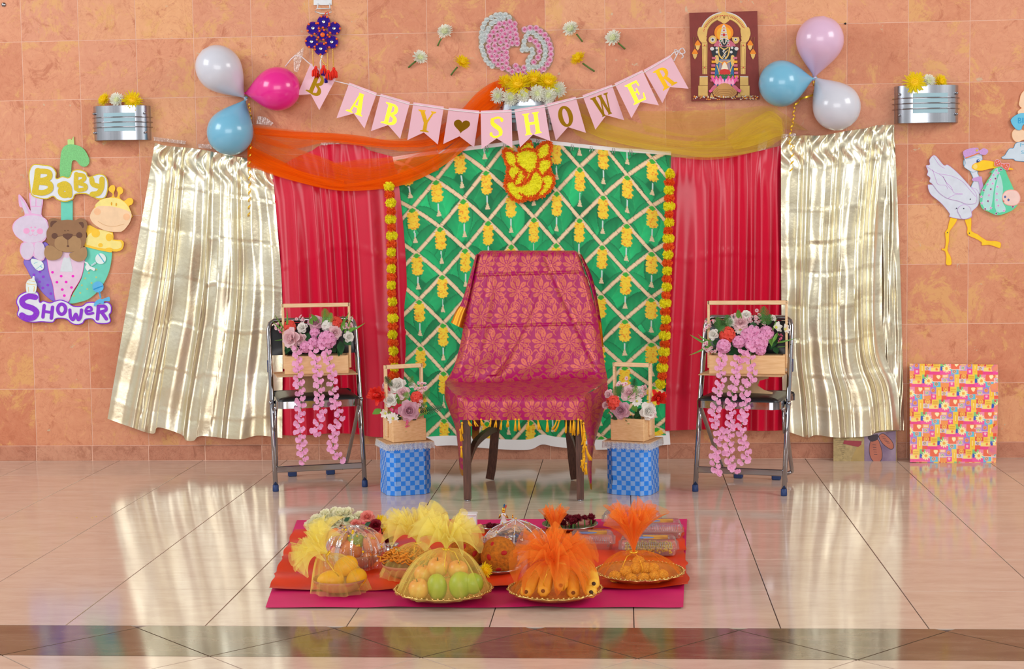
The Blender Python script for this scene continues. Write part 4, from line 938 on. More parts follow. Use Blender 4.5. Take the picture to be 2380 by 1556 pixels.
def inpoly(x, y, P):
    c = False; n = len(P)
    for i in range(n):
        x1, y1 = P[i - 1]; x2, y2 = P[i]
        if (y1 > y) != (y2 > y) and x < (x2 - x1) * (y - y1) / (y2 - y1) + x1: c = not c
    return c
GO2 = crom(GOUT, 2, True); GF2 = [crom(zg(P), 2, True) for P in FILLS]; Rg = random.Random(11)
bo, by = MB(), MB()
for k in range(9000):
    x, y = Rg.uniform(1166, 1292), Rg.uniform(325, 472)
    if not inpoly(x, y, GO2): continue
    isy = any(inpoly(x, y, P) for P in GF2)
    if isy and Rg.random() < .62: continue
    (by if isy else bo).petal(aim(W(x, y, 0.0635 if isy else 0.061), (Rg.uniform(-.8, .8), -1, Rg.uniform(-.8, .8)), 1, Rg.uniform(0, 6)) @ RX(.55), 0.010 if not isy else 0.008, 0.006, .5, .4, 1, 0, [.6, .9])
for b, m, nm in ((bo, 'fo', 'orange_petals'), (by, 'fy', 'yellow_petals')): b.build(nm, M[m], gn)['kind'] = 'stuff'

# ------------------------------------------------------------------ satin and foil curtains
M['satin'] = mat('crimson satin', (212, 16, 56), 0.30, 0.0, 0.6, nscale=6, namt=0.04, sheen=0.0, bump=0.04, bscale=60)
M['gold_foil'] = mat('pale gold lame fabric', (240, 236, 214), 0.30, 0.82, 0.5, nscale=5, namt=0.08, rgb2=(230, 218, 182), bump=0.22, bscale=50)
def pleats(P, amp, sharpness=1.0):
    """P = list of (u centre, width, height)"""
    def f(u):
        s = 0.0
        for c, w, h in P:
            d = abs(u - c) / w
            if d < 3: s += h * math.exp(-(d ** 1.8) * 1.3)
        return s * amp
    return f
def foil_off(P, rows, seed, base=0.05, amp=0.034, creases=5):
    R = random.Random(seed); g = [[R.uniform(-1, 1) for _ in range(30)] for _ in range(30)]; g2 = [[R.uniform(-1, 1) for _ in range(30)] for _ in range(30)]
    cl = [R.uniform(0.02, .98) for _ in range(creases)]; cl.sort(); pl = pleats(P, amp)
    rows = [-.05] + rows + [1.05]
    def off(u, v):
        s = u + 0.03 * math.sin(v * 5 + seed) * v
        o = base + pl(s) * (0.55 + 0.45 * min(1, v * 3))
        k = 0
        while k < len(rows) - 2 and v > rows[k + 1]: k += 1
        t = (v - rows[k]) / (rows[k + 1] - rows[k]); hgt = 1 - abs(2 * t - 1)
        c = sum(1 for q in cl if q < s)
        # the sheet was stored folded: flat panels meet at shallow ridges along the old folds
        o += (0.004 * g[k][c] * (t - .5) + 0.0012 * math.sin(s * 21 + 6 * g2[k][c])) * min(1, hgt * 1.6) + 0.006 * math.sin(s * 13 + v * 10 + seed) * math.sin(v * 6 + s * 7) + 0.004 * (hgt - .5) * g[c][k]
        dr = min(abs(v - r) for r in rows); o += 0.0016 * math.exp(-(dr / 0.004) ** 2) * (1 if g[k][c] > -.2 else -1)
        dc = min(abs(s - q) for q in cl); o += 0.003 * math.exp(-(dc / 0.004) ** 2) * (1 if g[0][c] > -.4 else 0)
        if v < 0.14: o += (0.14 - v) / .14 * 0.010 * math.sin(s * 44 + seed + 3 * math.sin(v * 40))
        o += 0.003 * math.sin(s * 19 + v * 9) * math.sin(v * 17 + s * 5 + seed)
        return max(o, 0.012)
    return off
GPL = [(.05, .07, .5), (.17, .035, 1.2), (.235, .022, .8), (.37, .07, .9), (.475, .022, .8), (.60, .08, .6), (.70, .025, .9), (.80, .06, .8), (.93, .05, .6)]
gl_ = sheet('gold_curtain', [(360, 332), (387, 339), (457, 346), (533, 361), (577, 369), (632, 381)], [(250, 974), (300, 992), (355, 1009), (368, 994), (420, 1010), (432, 1024), (450, 1025), (470, 1014), (553, 1022), (600, 1013), (656, 1019)],
             M['gold_foil'], foil_off(GPL, [.14, .30, .46, .62, .78, .93], 3), 190, 150, None, None, [(632, 381), (645, 534), (656, 700), (656, 1019)])
tag(gl_, 'shiny pale gold curtain beside the umbrella cutout under the blue balloon', 'curtain', 'gold foil curtains'); gl_['kind'] = 'thing'
gr2 = sheet('gold_curtain', [(2020, 296), (2045, 291), (2078, 290)], [(2056, 1000), (2075, 1001), (2101, 1001)], M['gold_foil'], foil_off([(.3, .1, .5), (.8, .08, .4)], [.25, .38, .52, .64, .75, .87], 8, 0.03, .015, 3), 30, 120, None, None, [(2078, 290), (2092, 620), (2099, 900), (2101, 1001)])
tag(gr2, 'narrow matte gold under-layer showing along the outer edge of the curtain beside the stork', 'curtain'); gr2['kind'] = 'thing'
GPR = [(.08, .08, .4), (.21, .03, 1.2), (.25, .02, .6), (.40, .08, .6), (.52, .035, .9), (.66, .09, .6), (.82, .03, 1.1), (.92, .04, .7)]
gr1 = sheet('gold_curtain', [(1815, 322), (1858, 315), (1910, 315), (1960, 306), (2020, 297), (2040, 291), (2076, 291)], [(1822, 1000), (1866, 1015), (1880, 1018), (1900, 1012), (1950, 1018), (2020, 1014), (2040, 1003), (2091, 1000)],
             M['gold_foil'], foil_off(GPR, [.11, .245, .36, .46, .565, .68, .80, .91], 5, 0.06), 190, 150, None, [(1815, 322), (1816, 700), (1820, 1000)], [(2076, 291), (2052, 520), (2054, 800), (2086, 900), (2091, 1000)])
tag(gr1, 'shiny pale gold curtain beside the stork with a puckered top edge', 'curtain', 'gold foil curtains'); gr1['kind'] = 'thing'
def satin_off(P, seed, base=0.03, amp=0.055):
    pl = pleats(P, amp)
    def off(u, v):
        s = u + 0.02 * math.sin(v * 4 + seed) * v
        o = base + pl(s) * (1.0 - 0.2 * v) * min(1, .22 + 2.0 * v) + 0.004 * math.sin(s * 25 + v * 6 + seed)
        for r in (.36, .62, .84): o += 0.0035 * math.exp(-((v - r - .01 * math.sin(s * 9)) / 0.006) ** 2)
        if v < .12: o += (0.12 - v) / .12 * 0.008 * math.sin(s * 48 + seed)
        return max(o, 0.01)
    return off
RPL = [(.05, .06, .5), (.17, .06, .9), (.33, .055, 1.0), (.43, .025, .5), (.51, .035, 1.0), (.60, .03, .7), (.75, .10, .6), (.94, .06, .4)]
r1 = sheet('red_curtain', [(628, 404), (680, 370), (722, 352), (752, 337), (832, 337), (860, 350), (920, 366)], [(655, 1012), (700, 1013), (770, 1008), (830, 1010), (870, 1016), (952, 1018)],
           M['satin'], satin_off(RPL, 1), 150, 80, None, [(628, 404), (645, 620), (655, 1012)], [(920, 366), (944, 620), (952, 1018)])
tag(r1, 'crimson satin curtain behind the orange net, with a folding chair before it', 'curtain', 'red satin curtains'); r1['kind'] = 'thing'
RPR = [(.06, .07, .3), (.23, .09, .6), (.38, .04, .9), (.49, .06, .5), (.61, .04, 1.1), (.72, .03, .5), (.81, .045, 1.1), (.95, .04, .8)]
r2 = sheet('red_curtain', [(1558, 366), (1620, 366), (1700, 362), (1760, 352), (1818, 338)], [(1546, 1002), (1640, 999), (1760, 1002), (1818, 1001)], M['satin'], satin_off(RPR, 4), 150, 80, None, None, [(1818, 338), (1818, 1001)])
tag(r2, 'crimson satin curtain hanging below the yellow net', 'curtain', 'red satin curtains'); r2['kind'] = 'thing'

# ------------------------------------------------------------------ net swags
M['net_o'] = sheer('orange net', (255, 112, 14), 0.60, 0.90, (1.6, 9), True, .12); M['net_o2'] = sheer('thin orange net', (255, 118, 20), 0.36, 0.62, (1.6, 9), True, .12)
M['net_y'] = sheer('yellow net', (236, 208, 70), 0.34, 0.62, (1.6, 8), True, .12); M['net_y2'] = sheer('thin yellow net', (232, 204, 80), 0.22, 0.40, (1.6, 8), True, .12)
def swag(parent, name, top, bot, m, base, fr=30, amp=0.006, nu=90, nv=24):
    return sheet(name, top, bot, m, lambda u, v: base + .016 + 0.012 * math.sin(PI * u) + amp * .6 * math.sin(v * fr * .3 + 5 * math.sin(u * 3)) , nu, nv, parent)
so = thing('net_swag', 'orange net draped from the blue balloon to the flower lamp over the red curtain', 'drapery', W(860, 430, 0.07))
swag(so, 'net_fold', [(574, 330), (590, 342), (650, 372), (740, 418), (820, 426), (930, 402), (1030, 352), (1100, 285), (1160, 196)], [(576, 372), (600, 388), (660, 412), (740, 436), (820, 444), (930, 432), (1020, 392), (1110, 320), (1170, 240)], M['net_o'], 0.056)
swag(so, 'net_fold', [(590, 300), (612, 314), (668, 338), (740, 362), (830, 392), (930, 372), (1020, 340)], [(576, 360), (598, 374), (660, 402), (740, 424), (830, 440), (930, 428), (1020, 396)], M['net_o2'], 0.053)
swag(so, 'net_fold', [(590, 296), (680, 306), (780, 310), (840, 316), (920, 328), (1010, 318), (1090, 262), (1150, 190)], [(592, 312), (680, 322), (780, 328), (840, 336), (920, 342), (1010, 336), (1096, 290), (1168, 222)], M['net_o'], 0.049)
swag(so, 'net_fold', [(586, 290), (660, 300), (780, 312), (880, 324), (960, 318), (1040, 282), (1100, 228), (1160, 184)], [(596, 330), (680, 346), (760, 332), (860, 342), (960, 352), (1050, 334), (1110, 280), (1176, 232)], M['net_o2'], 0.051)
swag(so, 'net_fold', [(1010, 330), (1060, 276), (1100, 224), (1140, 194), (1168, 186)], [(1020, 356), (1084, 306), (1120, 268), (1160, 238), (1180, 236)], M['net_o'], 0.060)
swag(so, 'net_fold', [(576, 330), (590, 350), (640, 376), (720, 404), (800, 420)], [(574, 388), (594, 392), (650, 412), (720, 430), (800, 444)], M['net_o'], 0.060)
swag(so, 'net_fold', [(770, 380), (840, 370), (900, 366), (960, 356), (1010, 342)], [(780, 420), (850, 432), (910, 428), (960, 412), (1030, 376)], M['net_o2'], 0.056)
sy = thing('net_swag', 'yellow net draped from the flower lamp to the gold curtain over the red curtain', 'drapery', W(1600, 350, 0.07))
swag(sy, 'net_fold', [(1296, 222), (1340, 256), (1400, 284), (1500, 312), (1600, 328), (1700, 324), (1760, 312), (1818, 300)], [(1300, 250), (1340, 290), (1400, 322), (1500, 346), (1600, 362), (1660, 366), (1760, 352), (1820, 322)], M['net_y'], 0.053)
swag(sy, 'net_fold', [(1300, 216), (1350, 240), (1420, 262), (1500, 290), (1600, 314), (1700, 310), (1790, 290)], [(1304, 270), (1350, 320), (1430, 344), (1520, 356), (1620, 371), (1700, 366), (1800, 340)], M['net_y2'], 0.049)
swag(sy, 'net_fold', [(1480, 258), (1560, 258), (1640, 256), (1720, 252), (1780, 246), (1818, 262), (1872, 300)], [(1500, 306), (1570, 316), (1640, 320), (1700, 312), (1750, 300), (1800, 300), (1880, 304)], M['net_y2'], 0.042)
swag(sy, 'net_fold', [(1600, 330), (1640, 312), (1690, 290), (1740, 262), (1790, 252), (1822, 284)], [(1620, 350), (1670, 340), (1720, 330), (1770, 322), (1810, 318), (1826, 320)], M['net_y2'], 0.060)
swag(sy, 'net_fold', [(1690, 318), (1720, 296), (1760, 272), (1790, 258), (1816, 276)], [(1706, 348), (1740, 342), (1776, 330), (1806, 318), (1822, 316)], M['net_y'], 0.064)

# ------------------------------------------------------------------ umbrella cutout with animals
def fm(n, c, **k): return pm(n, c, 0.75, nscale=30, namt=k.pop('namt', 0.06), **k)
cu = thing('wall_cutout', 'foam cutout of an umbrella holding a rabbit, bear and giraffe reading Baby Shower', 'wall decoration', W(150, 750, 0.0))
zu = lambda P: Z(0, 440, 4.575, P); zb_ = lambda P: Z(0, 300, 3.242, P)
mint = fm('mint green foam', (112, 214, 192)); gmint = pm('green glitter foam', (126, 206, 130), 0.5, nscale=400, namt=0.25)
cut('handle_tip', zb_([(508, 80), (530, 74), (540, 82), (555, 55), (560, 120), (510, 122)]), fm('pale lime foam', (190, 226, 140)), 0.004, 0.005, cu)
cut('umbrella_shaft', zb_([(460, 540), (548, 540), (548, 800), (460, 800)]), mint, 0.004, 0.006, cu)
cut('umbrella_handle', zb_([(455, 370), (455, 220), (470, 150), (510, 118), (580, 122), (635, 155), (672, 225), (668, 265), (640, 285), (605, 275), (580, 245), (556, 235), (540, 260), (528, 370)]), gmint, 0.006, 0.005, cu, 3)
def panel(nm, P, mo, mi_, o):
    a = cut(nm, P, mo, o, 0.004, cu, 4); cut('face', inset(crom(P, 4, True), 0.9), mi_, o + 0.0041, 0.0006, a); return a
pa = panel('umbrella_panel', zu([(260, 740), (480, 560), (560, 760), (600, 1010), (598, 1195), (480, 1130), (360, 980), (290, 860)]), fm('purple edge', (112, 70, 200)), fm('violet foam', (138, 116, 210)), 0.006)
cuts('dots', [ell(*zu([p])[0], 3.4, 3.2, 12) for p in [(425, 880), (460, 932), (420, 985), (508, 1020), (455, 1052), (541, 1112), (360, 912)]], fm('purple dot', (146, 62, 214)), 0.0107, 0.0004, pa)
pc = panel('umbrella_panel', zu([(890, 620), (1040, 628), (1170, 650), (1192, 700), (1160, 880), (1080, 1040), (960, 1160), (840, 1205), (735, 1215), (760, 1140), (860, 960), (890, 800)]), pm('lime glitter edge', (150, 206, 150), 0.5), mint, 0.006)
cuts('dots', [ell(*zu([p])[0], 2.4, 2.2, 10) for p in [(945, 892), (1025, 855), (1023, 937), (906, 950), (973, 998), (870, 1022), (928, 1062), (853, 1103), (785, 1135)]], pm('gold glitter dot', (184, 200, 130), 0.5), 0.0107, 0.0004, pc)
pb = panel('umbrella_panel', zu([(510, 660), (700, 640), (890, 660), (895, 800), (860, 950), (770, 1100), (720, 1210), (600, 1210), (560, 1020), (515, 860)]), fm('magenta edge', (240, 50, 180)), fm('pale pink foam', (228, 200, 224)), 0.009)
cuts('dots', [ell(*zu([p])[0], 3.3, 3.1, 12) for p in [(558, 884), (650, 925), (775, 925), (605, 990), (703, 988), (662, 1068), (760, 1046), (684, 1133)]], fm('magenta dot', (236, 36, 200)), 0.0137, 0.0004, pb)
cut('dress_print', zu([(672, 735), (690, 722), (712, 735), (735, 722), (748, 740), (775, 880), (638, 878)]), fm('pale grey foam', (214, 222, 230)), 0.0137, 0.001, pb)
lil = fm('pale lilac foam', (218, 206, 228)); lild = fm('lilac pink outline', (232, 180, 222)); pkk = fm('rabbit pink', (240, 170, 214))
bn = cut('rabbit', zu([(195, 70), (215, 62), (270, 130), (315, 215), (325, 215), (310, 60), (330, 40), (400, 60), (460, 100), (440, 270), (500, 330), (520, 440), (480, 540), (450, 570), (490, 660), (470, 745), (430, 762), (370, 730), (350, 712), (310, 752), (250, 740), (210, 660), (225, 580), (250, 560), (170, 500), (132, 420), (150, 350), (220, 295), (262, 275), (240, 200), (205, 180)]), lild, 0.012, 0.005, cu, 3)
cut('head', zu([(140, 430), (160, 355), (225, 302), (320, 280), (430, 290), (490, 340), (512, 440), (470, 530), (380, 565), (270, 560), (175, 495)]), lil, 0.0171, 0.0006, bn, 4)
cuts('paw', [zu([(250, 575), (340, 575), (362, 640), (340, 710), (295, 744), (245, 725), (220, 655)]), zu([(375, 575), (455, 578), (480, 660), (462, 735), (415, 750), (368, 705)])], lil, 0.0171, 0.0006, bn, 4)
cuts('ear_lining', [zu([(208, 85), (262, 150), (310, 260), (270, 262), (245, 200)]), zu([(330, 190), (440, 190), (432, 272), (335, 255)]), zu([(330, 60), (380, 75), (375, 180), (332, 180)]), zu([(392, 75), (448, 105), (440, 180), (390, 180)])], lil, 0.0171, 0.0006, bn)
cuts('cheek', [ell(*zu([(282, 444)])[0], 7.3, 6.8), ell(*zu([(425, 448)])[0], 7.3, 6.8)], pkk, 0.0178, 0.0003, bn)
cuts('face_mark', [ell(*zu([(332, 407)])[0], 2.2, 1.8, 10), ell(*zu([(373, 406)])[0], 2.2, 1.8, 10), ell(*zu([(348, 440)])[0], 4, 2.6, 12), stroke(zu([(348, 445), (348, 478)]), 0.9), stroke(crom(zu([(300, 478), (325, 494), (348, 480), (375, 496), (400, 480)]), 3), 0.9)], pkk, 0.0178, 0.0003, bn)
gy, gy2 = fm('giraffe yellow', (250, 204, 62)), fm('pale giraffe yellow', (248, 232, 142))
gf = cut('giraffe', zu([(905, 400), (960, 385), (1040, 425), (1200, 460), (1205, 535), (1290, 540), (1318, 575), (1300, 640), (1240, 665), (1190, 660), (1170, 672), (905, 612), (900, 560), (930, 500), (915, 450)]), gy, 0.010, 0.005, cu, 2)
cut('body_face', zu([(945, 480), (1060, 432), (1190, 470), (1195, 545), (1280, 555), (1290, 620), (1180, 640), (920, 590)]), gy2, 0.0151, 0.0005, gf, 2)
cuts('spot', [ell(*zu([(1018, 470)])[0], 10, 9.5), ell(*zu([(1160, 512)])[0], 8, 9), ell(*zu([(1068, 596)])[0], 5.5, 5), ell(*zu([(1160, 640)])[0], 9, 4)], gy, 0.0157, 0.0003, gf)
gh = cut('giraffe_head', zu([(1020, 90), (1090, 95), (1120, 95), (1190, 80), (1195, 45), (1160, 20), (1155, -10), (1180, -40), (1215, -40), (1225, 0), (1210, 40), (1215, 80), (1245, 85), (1255, 40), (1240, 10), (1250, -20), (1285, -25), (1310, 10), (1300, 45), (1275, 60), (1275, 95), (1320, 125), (1360, 95), (1400, 95), (1418, 130), (1400, 165), (1370, 180), (1390, 240), (1380, 330), (980, 330), (1000, 200), (1060, 120), (1030, 110)]), gy, 0.013, 0.005, cu, 2)
cut('forehead', zu([(1010, 180), (1070, 115), (1150, 92), (1250, 98), (1330, 145), (1378, 215), (1375, 260), (1100, 210)]), gy2, 0.0181, 0.0005, gh, 3)
mz = cut('muzzle', zu([(960, 270), (1000, 205), (1070, 178), (1200, 185), (1320, 215), (1390, 250), (1398, 300), (1370, 370), (1310, 440), (1250, 455), (1120, 440), (1010, 380), (962, 320)]), fm('peach foam', (246, 212, 172)), 0.0185, 0.003, gh, 4)
cuts('eye', [ell(*zu([(1186, 155)])[0], 1.8, 4), ell(*zu([(1236, 163)])[0], 1.8, 4)], fm('ochre mark', (230, 170, 50)), 0.0187, 0.0004, gh)
cuts('blush', [ell(*zu([(1035, 240)])[0], 8, 8), ell(*zu([(1345, 295)])[0], 8, 8)], fm('peach blush', (248, 196, 150)), 0.0216, 0.0002, gh); cuts('smile', [stroke(crom(zu([(1040, 340), (1120, 385), (1220, 395), (1320, 370)]), 4), 1.2)], fm('tan line', (222, 178, 130)), 0.0216, 0.0003, gh)
br, brd, brm = fm('bear brown foam', (150, 112, 80)), fm('dark bear brown', (104, 70, 56)), fm('bear tan', (172, 136, 96))
be = cut('bear', zu([(510, 350), (530, 315), (590, 308), (640, 330), (720, 325), (800, 330), (850, 308), (905, 325), (930, 380), (915, 450), (915, 540), (880, 620), (800, 662), (700, 670), (610, 650), (540, 600), (500, 530), (495, 450), (520, 400)]), br, 0.016, 0.006, cu, 3)
cuts('paw', [zu([(500, 600), (560, 605), (620, 650), (665, 670), (640, 730), (570, 755), (500, 745), (470, 690), (478, 630)]), zu([(745, 680), (800, 660), (880, 620), (912, 620), (928, 690), (900, 750), (830, 770), (765, 745), (738, 710)])], brm, 0.018, 0.005, be, 3)
cuts('inner_ear', [zu([(535, 390), (540, 345), (580, 335), (605, 345), (570, 370), (545, 405)]), zu([(835, 355), (880, 350), (893, 390), (880, 415), (860, 385)])], brd, 0.0221, 0.0004, be, 2)
cut('snout', zu([(580, 560), (600, 515), (660, 495), (720, 500), (780, 495), (840, 515), (865, 565), (855, 630), (800, 660), (700, 668), (620, 645), (585, 610)]), brm, 0.0221, 0.0005, be, 3)
cuts('face_mark', [ell(*zu([(580, 497)])[0], 7, 6.8), ell(*zu([(842, 489)])[0], 7, 6.8), zu([(668, 480), (720, 470), (772, 478), (768, 505), (740, 530), (720, 542), (700, 530), (672, 508)]), ell(*zu([(722, 606)])[0], 3, 2.2, 10), stroke(zu([(721, 540), (722, 605)]), 1), stroke(zu([(610, 505), (668, 493)]), 1), stroke(zu([(770, 494), (815, 496)]), 1), stroke(crom(zu([(682, 446), (690, 438), (698, 446)]), 3), .8), stroke(crom(zu([(715, 444), (723, 436), (731, 444)]), 3), .8)], brd, 0.0227, 0.0004, be)
# lettering
def letters(parent, name, items, m, o, th, grow):
    for ch, x0, y0, x1, y1, rot in items:
        cv = bpy.data.curves.new('txt', 'FONT'); cv.body = ch; cv.size = 1; cv.offset = grow; cv.resolution_u = 4; cv.extrude = 0.5
        t = bpy.data.objects.new('txt', cv); me = bpy.data.meshes.new_from_object(t)
        V = np.array([tuple(v.co) for v in me.vertices]); F = [tuple(p.vertices) for p in me.polygons]
        bpy.data.objects.remove(t); bpy.data.meshes.remove(me); bpy.data.curves.remove(cv)
        mn, mx = V.min(0), V.max(0); U = (V - mn) / (mx - mn); c, s = math.cos(rot), math.sin(rot); P = []
        for u in U:
            x = (u[0] - .5) * (x1 - x0); y = (.5 - u[1]) * (y1 - y0)
            P.append(W((x0 + x1) / 2 + x * c - y * s, (y0 + y1) / 2 + x * s + y * c, o + th * u[2]))
        obj(name, P, F, m, parent, False)
def sign(nm, P, mo, mw, o):
    a = cut(nm, P, mo, o, 0.005, cu, 4); cut('white_layer', inset(crom(P, 4, True), 2.4), mw, o + 0.0051, 0.001, a); return a
ww_ = fm('white foam', (226, 232, 240)); gg = pm('gold glitter', (222, 196, 40), 0.45, nscale=500, namt=0.3); pu = pm('purple glitter', (142, 48, 214), 0.45, nscale=500, namt=0.3)
sb = sign('baby_sign', zb_([(215, 350), (225, 300), (255, 266), (330, 270), (390, 282), (425, 325), (425, 372), (470, 356), (520, 365), (545, 315), (600, 305), (650, 325), (670, 360), (740, 338), (790, 350), (815, 400), (812, 470), (790, 520), (740, 528), (690, 510), (640, 490), (570, 495), (550, 530), (490, 550), (430, 535), (400, 510), (350, 530), (280, 520), (235, 495), (222, 430)]), gg, ww_, 0.016)
def bubble(parent, zf, items, m, o, th):
    for segs in items:
        Ps = []
        for P, w, rg in segs:
            if rg: Q = crom(ell(P[0][0], P[0][1], P[1][0], P[1][1], 12), 2, True); Q = Q + Q[:2]
            else: Q = crom(P, 4) if len(P) > 2 else P
            Q = zf(Q); sc = math.hypot(zf([(1, 0)])[0][0] - zf([(0, 0)])[0][0], 0); ww = w * sc
            for i in range(len(Q) - 1):
                Ps.append(stroke([Q[i], Q[i + 1]], ww)); Ps.append(ell(Q[i][0], Q[i][1], ww / 2, ww / 2, 14))
            Ps.append(ell(Q[-1][0], Q[-1][1], ww / 2, ww / 2, 14))
        cuts('letter', Ps, m, o, th, parent)
bubble(sb, zb_, [[([(285, 315), (275, 400), (262, 475)], 46, 0), ([(300, 318), (365, 325), (372, 365), (330, 385), (300, 388)], 40, 0), ([(300, 400), (370, 412), (378, 455), (330, 480), (280, 478)], 42, 0)],
 [([(488, 470), (30, 28)], 46, 1), ([(448, 425), (490, 412), (520, 440), (524, 500)], 38, 0)],
 [([(575, 340), (572, 400), (574, 450)], 34, 0), ([(580, 345), (625, 350), (634, 378), (600, 398)], 30, 0), ([(590, 408), (640, 424), (640, 452), (590, 462)], 30, 0)],
 [([(690, 378), (700, 415), (735, 430)], 38, 0), ([(768, 378), (765, 440), (740, 484), (695, 492)], 40, 0)]], gg, 0.0221, 0.0012)
ss = sign('shower_sign', zu([(170, 1200), (200, 1130), (280, 1088), (380, 1085), (415, 1120), (425, 1200), (460, 1185), (530, 1205), (590, 1185), (650, 1175), (720, 1200), (780, 1240), (870, 1240), (920, 1205), (1000, 1198), (1050, 1210), (1140, 1200), (1185, 1240), (1185, 1310), (1165, 1340), (1180, 1400), (1150, 1430), (1080, 1435), (1020, 1425), (980, 1385), (910, 1390), (880, 1430), (820, 1445), (760, 1430), (700, 1385), (600, 1380), (560, 1420), (440, 1415), (350, 1420), (250, 1400), (180, 1340), (195, 1270)]), pu, ww_, 0.016)
bubble(ss, zu, [[([(375, 1150), (300, 1140), (236, 1180), (255, 1235), (340, 1265), (388, 1310), (355, 1365), (285, 1370), (232, 1340)], 60, 0)],
 [([(470, 1238), (462, 1300), (456, 1360)], 36, 0), ([(558, 1256), (552, 1310), (545, 1372)], 36, 0), ([(465, 1300), (550, 1312)], 30, 0)], [([(655, 1277), (42, 54)], 36, 1)],
 [([(742, 1285), (750, 1360), (778, 1388), (806, 1330), (830, 1388), (855, 1360), (866, 1285)], 34, 0)], [([(912, 1300), (970, 1290), (965, 1258), (930, 1258), (910, 1295), (930, 1328), (988, 1318)], 26, 0)],
 [([(1046, 1248), (1042, 1310), (1036, 1380)], 38, 0), ([(1050, 1246), (1115, 1248), (1125, 1288), (1060, 1308)], 34, 0), ([(1085, 1315), (1130, 1380)], 36, 0)]], pu, 0.0221, 0.0012)
# little printed toys stuck on
bw = fm('white toy print', (226, 240, 240)); tq = fm('turquoise print', (90, 190, 214)); yb = fm('yellow bottle print', (240, 190, 70)); bl2 = fm('toy blue', (96, 186, 236)); bl3 = fm('deeper toy blue', (30, 150, 214))
o = cut('bottle', zu([(335, 740), (440, 765), (468, 820), (455, 855), (410, 868), (375, 845), (335, 790)]), bw, 0.0125, 0.003, cu, 2); cuts('stripe', [stroke(zu([(425, 815), (448, 835)]), 1.6), stroke(zu([(360, 790), (400, 775)]), .8), stroke(zu([(385, 850), (450, 800)]), .8)], tq, 0.0156, 0.0003, o)
o = cut('bottle', zu([(280, 1090), (275, 1010), (300, 965), (340, 950), (350, 925), (368, 930), (368, 960), (390, 1010), (388, 1060), (370, 1105), (300, 1105)]), bw, 0.0235, 0.003, cu, 2); cuts('stripe', [stroke(zu([(282, 1005), (385, 1020)]), 1.2), stroke(zu([(300, 1040), (305, 1095)]), 1), stroke(zu([(350, 1040), (365, 1035), (360, 1090)]), 1.6), stroke(zu([(300, 970), (370, 985)]), 1)], yb, 0.0266, 0.0003, o)
def rattle(hx, hy, r, pts, bow, ma, mb_, o):
    a = cut('rattle', ell(hx, hy, r, r), ma, o, 0.003, cu); cuts('grip', [stroke(pts, 3.4)], ma, o, 0.003, a); cuts('bow', bow, ma, o + .001, 0.003, a, 3); cuts('stripe', [stroke([(hx - r * .8, hy + r * .45), (hx + r * .9, hy - r * .2)], 2.4) if ma is bl2 else stroke([(hx - r * .4, hy - r * .9), (hx + r * .7, hy + r * .7)], 2.4), stroke([pts[0], pts[-1]], .8)], mb_, o + 0.0033, 0.0003, a); return a
rattle(*zu([(1070, 740)])[0], 12.5, zu([(1020, 780), (970, 815)]), [zu([(890, 770), (930, 780), (960, 820), (1010, 840), (1000, 870), (960, 850), (930, 870), (905, 830), (920, 800)])], bw, tq, 0.0125)
rattle(*zu([(1042, 1040)])[0], 13, zu([(1055, 1090), (1070, 1160)]), [zu([(1010, 1200), (1060, 1165), (1090, 1170), (1160, 1145), (1165, 1190), (1110, 1190), (1100, 1225), (1060, 1215), (1000, 1248)])], bl2, bl3, 0.0245)

# ------------------------------------------------------------------ stork cutout
st = thing('wall_cutout', 'paper cutout of a stork in a lilac cap carrying a baby in a green bundle', 'wall decoration', W(2260, 610, 0.0))
zs = lambda P: Z(2080, 300, 4.577, P)
glit = pm('lilac glitter', (206, 160, 222), 0.5, nscale=500, namt=0.25); swh = fm('stork white', (216, 224, 238)); cy_ = fm('cyan outline', (90, 190, 226)); yel = fm('beak yellow', (252, 208, 40)); yor = fm('leg orange edge', (250, 160, 40))
LAYP = [st]
def lay(nm, P, mo, mi_, o, par=None, ins=.9, sm=3, th=.002):
    a = cut(nm, P, mo, o, th, par or LAYP[0], sm); cut('face', inset(crom(P, sm, True) if sm else P, ins), mi_, o + th + .0001, .0004, a); return a
lay('leg', zs([(590, 940), (670, 945), (620, 1040), (580, 1095), (578, 1190), (560, 1290), (590, 1350), (602, 1400), (600, 1445), (560, 1452), (540, 1430), (545, 1360), (530, 1300), (500, 1290), (500, 1268), (530, 1270), (540, 1180), (530, 1100), (560, 1060)]), yor, yel, .004, None, .9, 2)
lay('leg', zs([(735, 940), (805, 930), (815, 1010), (815, 1085), (880, 1120), (975, 1185), (1060, 1190), (1120, 1205), (1130, 1240), (1115, 1270), (1070, 1255), (1000, 1235), (945, 1240), (920, 1235), (920, 1205), (850, 1165), (780, 1135), (765, 1095), (770, 1050)]), yor, yel, .004, None, .9, 2)
lay('neck', zs([(745, 310), (900, 260), (930, 340), (880, 450), (895, 500), (930, 560), (945, 680), (800, 680), (815, 600), (835, 540), (790, 440), (735, 400)]), cy_, swh, .006)
bd_ = lay('body', zs([(350, 610), (400, 590), (800, 620), (880, 660), (905, 740), (880, 820), (820, 880), (820, 930), (770, 960), (700, 960), (580, 935), (580, 900), (500, 800), (430, 740), (375, 690)]), glit, swh, .008)
wg = lay('wing', zs([(330, 390), (370, 380), (365, 330), (400, 285), (440, 290), (520, 385), (560, 380), (640, 440), (720, 520), (800, 610), (860, 680), (872, 750), (850, 795), (760, 800), (680, 770), (560, 740), (470, 680), (400, 590), (365, 560), (375, 520), (340, 490), (350, 450)]), glit, swh, .011)
